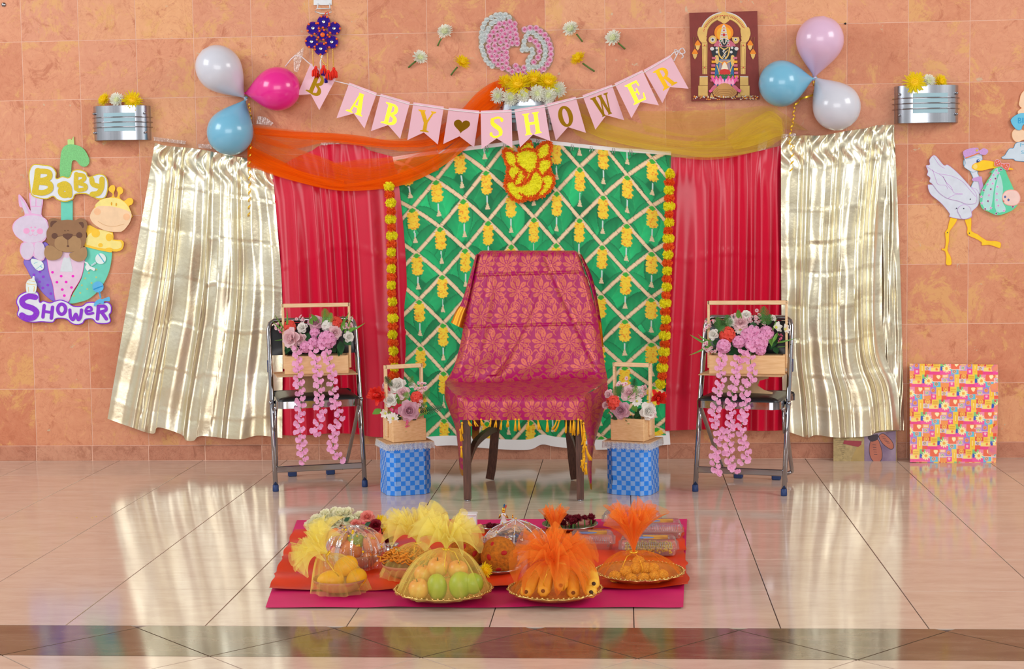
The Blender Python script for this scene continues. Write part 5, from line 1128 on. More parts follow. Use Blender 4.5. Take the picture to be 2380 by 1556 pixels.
cuts('feather_line', [stroke(crom(zs(P), 4), 1.0) for P in ([(340, 400), (450, 470), (600, 500), (720, 560), (800, 650), (860, 720)], [(400, 430), (430, 520), (460, 590), (540, 600), (560, 640)], [(510, 500), (540, 560), (600, 620), (630, 680), (720, 690)], [(470, 480), (520, 520), (560, 600), (610, 650)], [(560, 740), (640, 700), (720, 700)], [(410, 290), (470, 380), (530, 420)])], glit, .0136, .0003, wg)
lay('thigh', zs([(680, 830), (730, 805), (790, 825), (820, 910), (800, 940), (750, 960), (710, 955), (690, 920), (665, 870)]), glit, swh, .0115)
cuts('eyelet', [ell(*zs([p])[0], 1.3, 1.5, 10) for p in [(802, 747), (732, 847), (655, 845), (558, 1103), (793, 1109)]], fm('dark eyelet', (60, 66, 80)), .0145, .0006, st)
hd = lay('head', zs([(725, 280), (760, 320), (860, 300), (930, 330), (920, 360), (880, 430), (830, 460), (770, 430), (735, 400), (750, 360)]), cy_, swh, .010, None, .5)
lay('beak', zs([(820, 400), (840, 370), (900, 350), (940, 330), (1060, 350), (1180, 395), (1265, 428), (1200, 435), (1040, 420), (930, 445), (860, 440), (825, 420)]), yor, yel, .012, None, .7, 3)
cut('cheek', ell(*zs([(855, 400)])[0], 5, 6), fm('cheek yellow', (252, 222, 120)), .0146, .0004, st)
ey = cut('eye', ell(*zs([(885, 345)])[0], 4.4, 5.4), fm('eye blue grey', (120, 150, 200)), .0126, .0006, hd); cut('pupil', ell(*zs([(882, 347)])[0], 2.6, 3.4, 12), fm('pupil navy', (44, 50, 100)), .0133, .0003, ey); cut('glint', ell(*zs([(889, 338)])[0], 1.2, 1.4, 8), swh, .0137, .0002, ey)
cp_ = cut('cap', zs([(725, 240), (790, 208), (880, 200), (895, 230), (940, 205), (985, 220), (990, 250), (960, 275), (910, 270), (880, 255), (760, 310), (735, 290)]), glit, .0135, .002, st, 3)
cuts('cap_band', [stroke(crom(zs([(750, 310), (820, 285), (900, 255)]), 3), 2)], fm('cap orange', (240, 130, 60)), .0156, .0003, cp_); cut('cap_button', ell(*zs([(872, 228)])[0], 2.6, 2.6, 12), gg, .0156, .001, cp_)
cut('scarf', zs([(820, 530), (860, 515), (920, 505), (930, 560), (945, 640), (940, 690), (905, 640), (890, 560), (830, 555)]), glit, .010, .002, st, 2)
gbd = fm('bundle green', (96, 214, 170)); gbl = fm('pale bundle green', (178, 226, 222))
bu = lay('bundle', zs([(1000, 470), (1080, 410), (1160, 415), (1200, 500), (1260, 630), (1310, 780), (1270, 850), (1200, 890), (1090, 920), (990, 880), (930, 850), (905, 790), (910, 690), (950, 600), (1030, 470)]), fm('bundle lime edge', (140, 214, 110)), gbd, .015, None, .8)
cuts('fold', [zs([(1060, 440), (1100, 430), (1060, 600), (1020, 850), (960, 850), (930, 780), (960, 640)]), zs([(1110, 480), (1150, 620), (1140, 760), (1180, 860), (1080, 880), (1060, 700)])], gbl, .0176, .0003, bu, 3)
def star(x, y, r): return [(x + (r if k % 2 == 0 else r * .45) * math.sin(PI * k / 5), y - (r if k % 2 == 0 else r * .45) * math.cos(PI * k / 5)) for k in range(10)]
SP = [(1050, 490), (1015, 540), (985, 590), (1040, 580), (1090, 615), (920, 720), (1000, 705), (1085, 690), (1085, 755), (1100, 815), (1020, 840), (925, 790), (1160, 870), (1080, 440), (1100, 470)]
SD = [(1070, 528), (1020, 640), (945, 652), (990, 768), (960, 852), (1078, 900), (1255, 828), (1128, 430)]
cuts('star', [star(*zs([p])[0], 4.6) for p in SP + SD], fm('star white', (236, 226, 240)), .018, .0003, bu); cuts('star_pink', [star(*zs([p])[0], 3.2) for p in SP], fm('star lilac', (214, 150, 214)), .0184, .0002, bu); cuts('star_plum', [star(*zs([p])[0], 3.2) for p in SD], fm('star plum', (130, 56, 120)), .0184, .0002, bu)
bh = lay('baby_head', zs([(1140, 720), (1170, 665), (1230, 645), (1300, 660), (1335, 720), (1325, 780), (1280, 815), (1210, 815), (1160, 790)]), fm('baby rosy edge', (240, 170, 160)), fm('baby skin', (242, 208, 200)), .0165, None, 1.6)
cuts('eye', [ell(*zs([(1172, 722)])[0], 2.6, 3), ell(*zs([(1208, 755)])[0], 2.6, 3)], fm('baby eye', (90, 110, 170)), .0192, .0003, bh); cuts('mouth', [ell(*zs([(1157, 768)])[0], 1.6, 1.6, 8)], fm('baby mouth', (214, 90, 90)), .0192, .0003, bh)
bo_ = lay('bow', zs([(1060, 350), (1080, 325), (1120, 335), (1135, 365), (1215, 365), (1218, 400), (1200, 440), (1165, 430), (1130, 400), (1090, 400), (1060, 390)]), fm('bow pink edge', (240, 190, 216)), fm('bow red', (226, 110, 90)), .0185, None, .9)
cuts('dots', [ell(*zs([p])[0], 1.0, 1.0, 8) for p in [(1080, 355), (1100, 345), (1110, 370), (1090, 380), (1130, 385), (1160, 380), (1190, 385), (1180, 410), (1200, 400), (1140, 395)]], swh, .0211, .0002, bo_)

# ------------------------------------------------------------------ baby cutout cut off by the frame
bb = thing('wall_cutout', 'baby figure cutout with blue lettered bow at the picture edge above the stork', 'wall decoration', W(2376, 370, 0.0)); LAYP[0] = bb
zq = lambda P: Z(2300, 180, 7.075, P)
skin = fm('cutout skin', (246, 210, 176)); ske = fm('cutout skin edge', (250, 184, 130)); cb = fm('cutout sky blue', (108, 198, 232)); cbe = fm('cutout blue line', (40, 160, 216)); cw = fm('cutout pale blue', (206, 222, 236))
lay('cloud', zq([(200, 1310), (250, 1280), (300, 1200), (340, 1165), (395, 1160), (450, 1070), (700, 1060), (1000, 1100), (1060, 1250), (1000, 1360), (800, 1390), (560, 1385), (430, 1375), (390, 1345), (300, 1345), (215, 1340)]), cbe, cw, .004)
lay('leg', zq([(365, 920), (400, 860), (480, 830), (560, 870), (700, 900), (700, 1050), (560, 1030), (480, 1065), (420, 1055), (375, 1000)]), ske, skin, .0065)
lay('head', zq([(490, 380), (520, 270), (600, 200), (760, 190), (860, 300), (860, 470), (740, 560), (600, 540), (520, 500), (480, 450)]), ske, skin, .0065)
lay('arm', zq([(460, 575), (490, 530), (560, 500), (700, 540), (700, 640), (560, 610), (490, 620)]), ske, skin, .009)
nb = lay('name_bow', zq([(345, 705), (470, 600), (600, 590), (800, 620), (800, 760), (600, 760), (540, 800), (520, 860), (430, 850)]), cbe, cb, .0115, None, .5)
letters(nb, 'letter', [('B', 2366, 274, 2374, 287, 0), ('l', 2375.6, 274, 2377, 286, 0), ('l', 2379, 274, 2380.4, 286, 0)], cbe, .0141, .0003, 0.0)
letters(nb, 'letter', [('M', 2371, 333, 2384, 341, 0), ('S', 2373, 350, 2380, 358, 0)], fm('cutout pale lettering', (120, 190, 220)), .0066, .0003, 0.0)

# ------------------------------------------------------------------ wall fixings
M['black'] = mat('black rubber', (30, 30, 34), 0.5)
for (x, y, r, lb) in ((1964.5, 55, 2.2, 'small black hole plug in the wall beside the upright pink balloon'), (9, 11, 5, 'chrome wall fixing in the upper corner above the half round lamp')):
    b = MB(); b.lathe([(r / 457 * 1.2, 0), (r / 457, .006), (r / 457 * .7, .009), (0, .0095)], 14, 0, aim(W(x, y, 0.0), (0, -1, 0))); o = b.build('wall_plug', M['black'] if r < 3 else M['chrome']); tag(o, lb, 'fixing')

# ------------------------------------------------------------------ dark wooden dining chair
M['wood_d'] = mat('dark stained chair wood', (104, 68, 54), 0.42, nscale=12, namt=0.5, rgb2=(70, 44, 36), stretch=(18, 18, 1.2), bump=0.08, bscale=40)
YF, YR = -1.18, -0.63
wc = thing('dining_chair', 'dark wooden dining chair under the magenta brocade cloth', 'chair', FL(1217, 1140))
def beam(name, P, wd_, dp_, m, parent, frame=None):
    """bar of rectangular section through P (world), widths per point"""
    V = []; F = []; n = len(P)
    for i, p in enumerate(P):
        w = (wd_[i] if isinstance(wd_, (list, tuple)) else wd_) / 2; d = (dp_[i] if isinstance(dp_, (list, tuple)) else dp_) / 2
        t = (Vector(P[min(i + 1, n - 1)]) - Vector(P[max(i - 1, 0)])).normalized()
        a = frame if frame is not None else Vector((1, 0, 0)); b_ = t.cross(a).normalized(); a2 = b_.cross(t)
        V += [Vector(p) + a2 * w * i1 + b_ * d * j1 for i1, j1 in ((-1, -1), (1, -1), (1, 1), (-1, 1))]
    for i in range(n - 1): F += [(4 * i + k, 4 * i + (k + 1) % 4, 4 * i + 4 + (k + 1) % 4, 4 * i + 4 + k) for k in range(4)]
    F += [(3, 2, 1, 0), (4 * n - 4, 4 * n - 3, 4 * n - 2, 4 * n - 1)]
    return obj(name, V, F, m, parent, False)
zs_ = AT(1210, 925, -1.19).z
XL, XR = FL(1087, 1165).x, FL(1349, 1165).x
for x in (XL, XR): beam('leg', [(x, YF, 0.008), (x, YF, 0.2), (x, YF, zs_ - 0.04)], [.031, .034, .035], [.031, .034, .035], M['wood_d'], wc)
for s, (px0, px1) in ((0, (1156, 1139)), (1, (1319, 1337))):
    a, b2 = FL(px1, 1115), AT(px0, 975, YR - 0.05)
    P = crom([(a.x, a.y, 0.008), (a.x + (b2.x - a.x) * .35, a.y - .015, .1), (b2.x, b2.y, zs_ - .08), (b2.x, b2.y + .0, zs_)], 4)
    beam('leg', P, .04, .046, M['wood_d'], wc)
    fx = XL if s == 0 else XR
    Q = crom([(fx, YF + .02, .16), (fx + (b2.x - fx) * .25, YF + .14, .235), (b2.x + (fx - b2.x) * .3, YR - .14, .255), (b2.x, YR - .02, .25)], 4)
    beam('side_stretcher', Q, .022, .03, M['wood_d'], wc)
for x, y in ((XL, YF), (XR, YF)):
    b = MB(); b.lathe([(.014, 0), (.014, .008), (.008, .009)], 12, 0, T(x, y, 0)); b.build('foot_glide', M['chrome'], wc)
b = MB(); b.box((2.635, (YF + YR) / 2, zs_ - .035), (XR - XL + .03, YF * -1 + YR + .03, .05), bev=.01); b.build('seat', M['wood_d'], wc, False)
tl_, tr_ = AT(1120, 596, -.58), AT(1336, 596, -.58)
b = MB()
V, F = [], []
P8 = [(2.635 - .20, -.70, zs_), (2.635 + .20, -.70, zs_), (tr_.x, -.60, tr_.z), (tl_.x, -.60, tl_.z)]
V = [Vector(p) for p in P8] + [Vector((p[0], p[1] + .03, p[2])) for p in P8]
obj('backrest', V, [(0, 1, 2, 3), (7, 6, 5, 4), (0, 4, 5, 1), (1, 5, 6, 2), (2, 6, 7, 3), (3, 7, 4, 0)], M['wood_d'], wc, False)

# ------------------------------------------------------------------ brocade cloth thrown over the chair
def brocade(x, y):
    """woven pattern in metres -> (rgb, zari amount)"""
    px_, py_ = 0.128, 0.140; x = x * 1.12; y = y * 1.12
    row = np.floor(y / py_ + .5); xs = x / px_ + .5 * (row % 2); cx = np.round(xs); dx = (xs - cx) * px_; dy = y - row * py_
    th = np.arctan2(-dy, dx); r = np.hypot(dx, dy)
    n_ = 9; R0 = .060 * (1 + .12 * np.sin(th)); ph = (th / (2 * np.pi) * n_ + .25 * (r / .06)) % 1.0 - .5; rr_ = np.clip(r / R0, 0, 1)
    leafw = .40 * np.clip(np.sin(np.pi * rr_ ** 1.3), 0, 1) ** .7 * np.where(rr_ < .45, .95, 1.0); pet = np.where(np.abs(ph) < leafw, R0, .0)
    z = (r < pet) & (r > .012); rib = (np.abs(ph) < .035) & (rr_ > .35) & (rr_ < .8); z &= ~rib; z |= (r < .0105) & ~((r > .0050) & (r < .0068)); z &= ~((r > .026) & (r < .0282) & (np.cos(th - .6) > -.2))
    pet = np.where(z, R0, .036 + 0 * r)
    # scroll with a small rosette in the gaps
    row2 = np.floor(y / py_); xs2 = x / (px_ / 2) + .25; c2 = np.round(xs2); ex = (xs2 - c2) * px_ / 2; ey = y - (row2 + .5) * py_ + .012 * np.where(c2 % 2 == 0, 1, -1)
    flip = np.where((c2 + row2) % 2 == 0, 1., -1.); t2 = np.arctan2(ey, ex * flip); r2 = np.hypot(ex, ey)
    spi = np.abs(((r2 / .0105 - t2 / (2 * np.pi)) % 1.0) - .5); z2 = (spi < .24) & (r2 < .027) & (r2 > .010)
    z2 |= (r2 < .0095) & (np.abs(np.cos(t2 * 3)) * .0095 > r2 * .55) & (r2 > .002)
    # tendrils
    tn = np.abs(dy - .060 - .018 * np.sin(x / px_ * 4 * np.pi + row * 1.7)) < (.0032 + .0026 * np.abs(np.sin(x * 150)))
    tn |= np.abs(dx - .062 - .012 * np.sin(y * 95)) < .003
    zz = (z | ((z2 | tn) & (r > np.where(z, 0, .05))))
    rgb = np.where(zz[:, None], np.array([[196., 98, 78]]), np.array([[172., 0, 92]]))
    return rgb, np.where(zz, .42, 0.0)
M['brocade'] = printed('magenta and gold brocade', 0.38, True, bump=0.12, bscale=900, spec=0.4, sheen=0.0)
sa = thing('draped_cloth', 'magenta and gold brocade cloth draped over the dining chair', 'cloth', FL(1217, 1120))
ROWS = [(1112, 1344, 640, .545), (1110, 1345, 600, .55), (1112, 1343, 585, .565), (1110, 1346, 583, .60), (1108, 1349, 590, .632), (1102, 1356, 612, .64), (1096, 1366, 650, .648), (1082, 1384, 720, .664), (1072, 1397, 790, .685), (1056, 1406, 850, .708), (1040, 1411, 878, .73), (1034, 1412, 886, .765), (1035, 1404, 893, .87), (1044, 1384, 903, 1.02), (1054, 1366, 914, 1.15), (1060, 1360, 921, 1.208), (1062, 1360, 930, 1.228), (1064, 1360, 950, 1.232), (1067, 1359, 977, 1.230)]
R_ = np.array(crom(ROWS, 8)); nu, nv = 300, 420
dist = np.r_[0, np.cumsum(np.linalg.norm(np.diff(R_ * np.array([0, 0, 1 / 480., 1.])[None], axis=0), axis=1))]
vq = np.linspace(0, dist[-1], nv + 1); RR = np.stack([np.interp(vq, dist, R_[:, k]) for k in range(4)], -1)
V = []; TX = []
for j in range(nv + 1):
    l, r, py, of = RR[j]; v = vq[j]
    for i in range(nu + 1):
        u = i / nu; e = min(u, 1 - u); x = l + (r - l) * u; o = of; yy = py
        back = 1.0 if py < 870 and j > 60 else 0.0
        rd = max(0, 1 - e / .06)
        if py < 880: o -= .045 * rd * rd                                    # cloth rolls round the sides of the backrest
        else: o -= .02 * rd * rd
        if j < 90: yy += 10 * rd ** 3
        if back: o += .010 * math.exp(-((u - .28 - (870 - py) / 300 * .42) / .035) ** 2) * min(1, (py - 600) / 120) + .006 * math.exp(-((u - .12 - (900 - py) / 400 * .1) / .03) ** 2) + .008 * math.exp(-((u - .97 + (880 - py) / 900) / .02) ** 2)
        if 780 < py < 900: o += .008 * math.sin(u * 14 + py * .05) * math.exp(-((py - 868) / 35) ** 2); yy += 6 * math.sin(u * 5.5 + .4) * math.exp(-((py - 880) / 16) ** 2)
        for cr in (760, 640): o += .0035 * math.exp(-((py + 8 * u - cr) / 2.5) ** 2) * back
        if py > 930: o += .004 * math.sin(u * 24) * (py - 930) / 45
        o += .0025 * math.sin(u * 31 + py * .03)
        p = W(x, yy, o); V.append(p); TX.append((2.4 + (u - .5) * (.56 + .1 * min(1, max(0, (py - 600) / 280))), v))
ms = obj('cloth_body', V, grid_faces(nu, nv), M['brocade'], sa); TX = np.array(TX)
rgb, al = brocade(TX[:, 0], TX[:, 1]); set_print(ms, rgb, al)
M['zari'] = mat('gold woven border', (216, 156, 44), 0.35, 0.75, nscale=200, namt=0.25); M['fringe'] = mat('golden yellow fringe', (244, 182, 20), 0.7)
def drape(name, top, bot, nu, nv, off, gold=None, left=None, right=None):
    o = sheet(name, top, bot, M['brocade'], off, nu, nv, sa, left, right); q = FLAT[o.name]
    rgb, al = brocade(q[0] / 480., q[1] / 480.)
    if gold is not None:
        uu = np.tile(np.linspace(0, 1, nu + 1), nv + 1); vv = np.repeat(np.linspace(0, 1, nv + 1), nu + 1); g = gold(uu, vv)
        rgb[g] = [218, 156, 48]; al[g] = .8
    set_print(o, rgb, al); return o
# side falls from the seat edges
drape('side_fall', [(1037, 885), (1043, 903), (1061, 921), (1069, 975)], [(1068, 1092), (1072, 1104), (1078, 1104), (1085, 1075)], 60, 150, lambda u, v: .80 + .40 * min(1, u * 1.3) ** .8 - .10 * v * (u - .3) + .012 * math.sin(u * 16 + v * 3) * v, lambda u, v: (v > .93) | (u > .93) & (v > .3), [(1037, 885), (1034, 925), (1056, 985), (1064, 1040), (1068, 1092)], [(1069, 975), (1074, 1010), (1080, 1040), (1085, 1075)])
drape('side_fall', [(1351, 975), (1354, 926), (1384, 905), (1411, 886)], [(1350, 1060), (1366, 1098), (1372, 1092), (1378, 1050)], 70, 150, lambda u, v: 1.22 - .40 * u - .02 * v + .014 * math.sin(u * 15 + 1 + v * 4) * (.3 + v), lambda u, v: (v > .94) | (u < .06), [(1351, 975), (1362, 1010), (1366, 1050), (1364, 1094)], [(1411, 886), (1412, 920), (1398, 975), (1380, 1040), (1374, 1094)])
drape('inner_fall', [(1097, 975), (1112, 974), (1117, 976)], [(1097, 1018), (1104, 1030), (1112, 1022)], 30, 60, lambda u, v: .86 - .1 * u, lambda u, v: v > .5)
# folds gathered behind the backrest
drape('back_fold', [(1106, 592), (1112, 590)], [(1048, 750), (1062, 760), (1078, 768)], 50, 140, lambda u, v: .60 + .03 * math.sin(u * 3.2) + .02 * v + .006 * math.sin(u * 14), lambda u, v: v > .74, [(1106, 592), (1092, 640), (1074, 700), (1060, 722), (1048, 750)], [(1112, 590), (1104, 650), (1092, 720), (1082, 766)])
drape('back_fold', [(1346, 590), (1352, 592)], [(1390, 800), (1402, 808)], 24, 140, lambda u, v: .60 + .015 * math.sin(u * 6), lambda u, v: (v > .74) & (u > .4), [(1346, 590), (1378, 690), (1390, 800)], [(1352, 592), (1378, 650), (1396, 740), (1403, 808)])
def fringe_tassel(p, h, seed, sway=0.0):
    R = random.Random(seed); b = MB(); p = Vector(p)
    b.ball(p, .0055, 7, 5)
    for q in range(7):
        a = R.uniform(0, 6.28); rr = R.uniform(.2, 1) * .008; b.tube([p, p + Vector((rr * .6 * math.cos(a) + sway * .4, rr * .5 * math.sin(a), -h * .5)), p + Vector((rr * math.cos(a) + sway, rr * math.sin(a), -h * R.uniform(.85, 1)))], .0022, 4)
    return b.build('fringe_tassel', M['fringe'], sa)
k = 0
for x, y, o, h, sw in [(1074, 984, 1.22, .05, 0), (1088, 976, 1.225, .03, .01), (1102, 977, 1.225, .03, .01), (1118, 976, 1.225, .03, .008), (1141, 975, 1.225, .035, -.01), (1153, 976, 1.225, .035, -.004), (1166, 977, 1.225, .045, -.004), (1180, 976, 1.225, .035, 0), (1198, 976, 1.225, .055, 0), (1206, 976, 1.225, .05, .004), (1228, 977, 1.225, .05, 0), (1250, 977, 1.225, .045, .006), (1272, 977, 1.225, .055, 0), (1294, 977, 1.225, .045, -.02), (1300, 978, 1.225, .05, -.02), (1316, 976, 1.225, .06, -.005), (1326, 976, 1.227, .06, 0), (1333, 976, 1.227, .07, 0), (1344, 976, 1.23, .07, 0), (1350, 978, 1.23, .09, .01), (1356, 985, 1.23, .08, .005), (1358, 1004, 1.235, .06, -.01), (1360, 1022, 1.235, .06, -.008), (1356, 1040, 1.235, .06, 0), (1362, 1040, 1.24, .06, .02), (1358, 1062, 1.24, .05, -.01), (1362, 1078, 1.24, .05, 0), (1070, 1000, 1.21, .05, .004), (1072, 1040, 1.2, .05, 0), (1352, 1072, 1.24, .05, .01)]:
    fringe_tassel(W(x, y, o), h, k, sw); k += 1

# ------------------------------------------------------------------ chrome folding chairs
M['vinyl'] = mat('black vinyl', (22, 22, 26), 0.38, nscale=60, namt=0.2, bump=0.06, bscale=400); M['cap_blue'] = mat('dark blue rubber', (38, 62, 112), 0.5)
def fchair(fl, fr, label):
    A, B = FL(*fl), FL(*fr); w = (B - A).length / 2; c = (A + B) / 2; ang = math.atan2(B.y - A.y, B.x - A.x)
    t = thing('folding_chair', label, 'chair', (0, 0, 0), 'chrome folding chairs')
    H, BK = .775, .20
    def up(z): return BK * z / H + (.02 if z > .5 else 0) * (z - .5) / .27
    L = [(-w, 0, .012), (-w, up(.4), .4), (-w * .99, up(.7), .70)]
    cor = [(-w * .985, up(.735), .735), (-w * .95, up(.762), .762), (-w * .86, up(.775), .775)]
    P = L + cor + [(-x, y, z) for x, y, z in cor[::-1]] + [(-x, y, z) for x, y, z in L[::-1]]
    b = MB(); b.tube(P, .0115, 12); b.build('frame', M['chrome'], t)
    for s in (-1, 1):
        b = MB(); b.lathe([(.013, 0), (.0145, .004), (.0135, .03), (.0115, .031)], 14, 0, T(s * w, 0, 0)); b.build('foot_cap', M['cap_blue'], t)
        P = [(s * w * .93, .045, .385), (s * w * .93, .11, .33), (s * w * .86, .30, .14), (s * w * .82, .40, .045)]
        b = MB(); b.tube(crom(P, 4), .0095, 10); b.build('rear_leg', M['chrome'], t)
        b = MB(); b.box((s * w * .45, .405, .014), (.042, .03, .028), bev=.004); b.build('foot_pad', M['cap_blue'], t, False)
        for z in (.045, .135):
            b = MB(); b.box((s * (w + .001), up(z) + .018, z + .02), (.016, .018, .028), bev=.004); b.build('bumper', M['cap_blue'], t, False)
        b = MB(); b.box((s * (w + .006), up(.57) + .012, .565), (.012, .016, .06), bev=.003); b.build('bumper', M['cap_blue'], t, False)
        b = MB(); b.tube([(s * w * .88, .13, .40), (s * w * 1.0, up(.40), .40)], .008, 8); b.lathe([(.014, 0), (.014, .012), (.006, .016)], 12, 0, aim((s * (w * .99), up(.40), .40), (s, 0, 0))); b.build('seat_hinge', M['chrome'], t)
        b = MB(); b.tube([(s * w * .93, .05, .38), (s * w * .95, up(.27) - .01, .27)], .006, 8); b.build('brace', M['chrome'], t)
    b = MB(); P = [(-w * .82, .40, .045), (-w * .72, .41, .032), (-w * .5, .412, .03), (w * .5, .412, .03), (w * .72, .41, .032), (w * .82, .40, .045)]; b.tube(P, .0095, 10); b.build('rear_bar', M['chrome'], t)
    b = MB(); b.box((0, up(.095) - .004, .098), (2 * w * .97, .010, .030), bev=.004); o = b.build('foot_bar', M['chrome'], t, False)
    # seat: chrome band with a black cushion
    def seat_outline(e): return [(x, y) for x, y in crom([(-w * .93 - e, .02), (-w * .86, -.03 - e), (-w * .6, -.042 - e), (w * .6, -.042 - e), (w * .86, -.03 - e), (w * .93 + e, .02), (w * .88 + e, .30), (w * .80, .33 + e), (-w * .80, .33 + e), (-w * .88 - e, .30)], 5, True)]
    def slab3(name, O, z0, z1, m, dome=0.0):
        n = len(O); V = [(x, y, z0) for x, y in O] + [(x, y, z1) for x, y in O]; F = [tuple(range(n))[::-1]] + [(i, (i + 1) % n, n + (i + 1) % n, n + i) for i in range(n)]
        cx, cy = 0, .14; k = n
        for f, dz in ((.93, dome * .5), (.7, dome * .85), (.35, dome)):
            V += [(cx + (x - cx) * f, cy + (y - cy) * f, z1 + dz) for x, y in O]; F += [(k + i, k + (i + 1) % n, k + n + (i + 1) % n, k + n + i) for i in range(n)]; k += n
        F.append(tuple(k + i for i in range(n))); return obj(name, V, F, m, t)
    sharp(slab3('seat_band', seat_outline(.002), .386, .418, M['chrome'])); slab3('seat', seat_outline(-.006), .405, .424, M['vinyl'], .016)
    V = []; F = []; nx, nz = 16, 8
    for side in (0, 1):
        for j in range(nz + 1):
            z = .615 + .147 * j / nz
            for i in range(nx + 1):
                u = i / nx * 2 - 1; th = (.016 if side == 0 else -.006) * (1 - abs(u) ** 6) * (1 - abs(j / nz * 2 - 1) ** 6) + .003
                zz = z - (.02 * max(0, abs(u) - .86) / .14 if j == nz else 0)
                V.append((u * w * .955, up(z) - th + (.004 if side == 0 else .004), zz))
    n1 = (nx + 1) * (nz + 1)
    F += grid_faces(nx, nz) + [tuple(n1 + q for q in f[::-1]) for f in grid_faces(nx, nz)]
    obj('backrest', V, F, M['vinyl'], t)
    t.location = c; t.rotation_euler = (0, 0, ang)
    return Matrix.Translation(c) @ RZ(ang), w
CH1 = fchair((641, 1143), (848, 1132), 'chrome folding chair before the red curtain beside the big gold curtain')
CH2 = fchair((1616, 1143), (1822, 1153), 'chrome folding chair at the stork side with its cap ends towards the gift panel')

# ------------------------------------------------------------------ flower arrangements in wooden crates
def wood(n, c, c2): return mat(n, c, 0.6, nscale=7, rgb2=c2, stretch=(1.5, 14, 26), bump=0.06, bscale=25)
M['pine'] = wood('light pine', (240, 200, 150), (226, 180, 126)); M['pine2'] = wood('pale pine', (238, 206, 162), (226, 186, 138)); M['cardb'] = mat('brown corrugated card', (206, 168, 126), 0.85, nscale=30)
def pet(nm, c1, c2, r=0.65): return mat(nm, c1, r, nscale=50, rgb2=c2, thin=.3)
M['f_pink'] = pet('pink silk petal', (248, 164, 214), (250, 198, 230)); M['f_pale'] = pet('pale pink silk petal', (244, 204, 212), (248, 222, 224)); M['f_white'] = pet('white silk petal', (252, 250, 246), (244, 242, 234)); M['f_mauve'] = pet('mauve silk petal', (220, 166, 186), (232, 192, 206)); M['f_coral'] = pet('coral silk petal', (246, 76, 66), (250, 112, 92)); M['f_red'] = pet('sheer red ribbon', (240, 40, 36), (246, 80, 66), .4); M['f_core'] = mat('yellow green flower core', (206, 208, 90), .7); M['f_mag'] = pet('magenta blossom', (226, 60, 120), (240, 110, 160))
def mk_rose(nm, m):
    b = MB()
    for el, L, w, n, z in ((.15, .98, .95, 5, 0), (.55, .9, .95, 5, .05), (.95, .75, .85, 5, .1), (1.25, .62, .7, 4, .14), (1.45, .5, .5, 3, .18)):
        for q in range(n): b.petal(RZ(2 * PI * (q + el) / n + rnd(-.1, .1)) @ T(0, .1, z) @ RX(el), L, w, .35 - .5 * (el < .6), .45, 3, 0, [.6, 1.05, 1.05, .6], .03)
    b.ball((0, 0, .32), (.2, .2, .3), 8, 6); return b.data(nm, [m])
def mk_hyd(nm, m):
    b = MB()
    for k in range(26):
        z = 1 - 1.25 * (k + .5) / 26; a = k * 2.39996; rr = math.sqrt(max(0, 1 - z * z)); d = Vector((rr * math.cos(a), rr * math.sin(a), z))
        Mx = aim(d * .72, d, 1, rnd(0, 6))
        for q in range(4): b.petal(Mx @ RZ(q * PI / 2) @ RX(.35), .34, .34, rnd(-.3, .5), .3, 2, 0, [.4, 1.1, .7], .05)
    b.ball((0, 0, 0), .68, 10, 7); return b.data(nm, [m])
def mk_daisy(nm, m, n, w, el, L=1.0):
    b = MB()
    for q in range(n): b.petal(RZ(2 * PI * q / n) @ T(0, .1, 0) @ RX(el + .12 * (q % 2)), L * .9, w, -.35, .3, 3, 0, [.4, 1, 1, .3])
    b.ball((0, 0, .14), (.22, .22, .16), 9, 6, 1); return b.data(nm, [m, M['f_core']])
def mk_sprig(nm, m, m2):
    b = MB()
    for k in range(6):
        c = Vector((rnd(-.8, .8), rnd(-.8, .8), rnd(-.1, .5))); Mx = aim(c, (rnd(-.6, .6), rnd(-.6, .6), 1))
        for q in range(5): b.petal(Mx @ RZ(2 * PI * q / 5) @ RX(.3), .36, .36, -.2, .3, 1, 0, [.4, 1.0])
        b.ball(c + Vector((0, 0, .05)), .1, 6, 4, 1); b.tube([c, (c.x * .3, c.y * .3, -.9)], .03, 4, 2)
    return b.data(nm, [m, m2, M['stem']])
def mk_fern(nm, m):
    b = MB(); n = 13; P = [(0, t, .28 * t * t) for t in [k / n for k in range(n + 1)]]; b.tube(P, .008, 4)
    for k in range(1, n):
        L = .26 * math.sin(PI * (k / n) ** .7) + .05
        for s in (-1, 1): b.petal(T(*P[k]) @ RZ(-s * 1.05) @ RX(.1), L, .07, .3, .2, 1, 0, [.8, .3])
    return b.data(nm, [m])
def mk_leaf(nm, m):
    b = MB(); b.petal(Matrix.Identity(4), 1, .55, .7, .35, 5, 0, [.15, .8, 1, .85, .5, .05]); return b.data(nm, [m])
def mk_grass(nm, m):
    b = MB(); b.petal(Matrix.Identity(4), 1, .085, .9, .2, 6, 0, [.8, 1, .9, .7, .5, .3, .05]); return b.data(nm, [m])
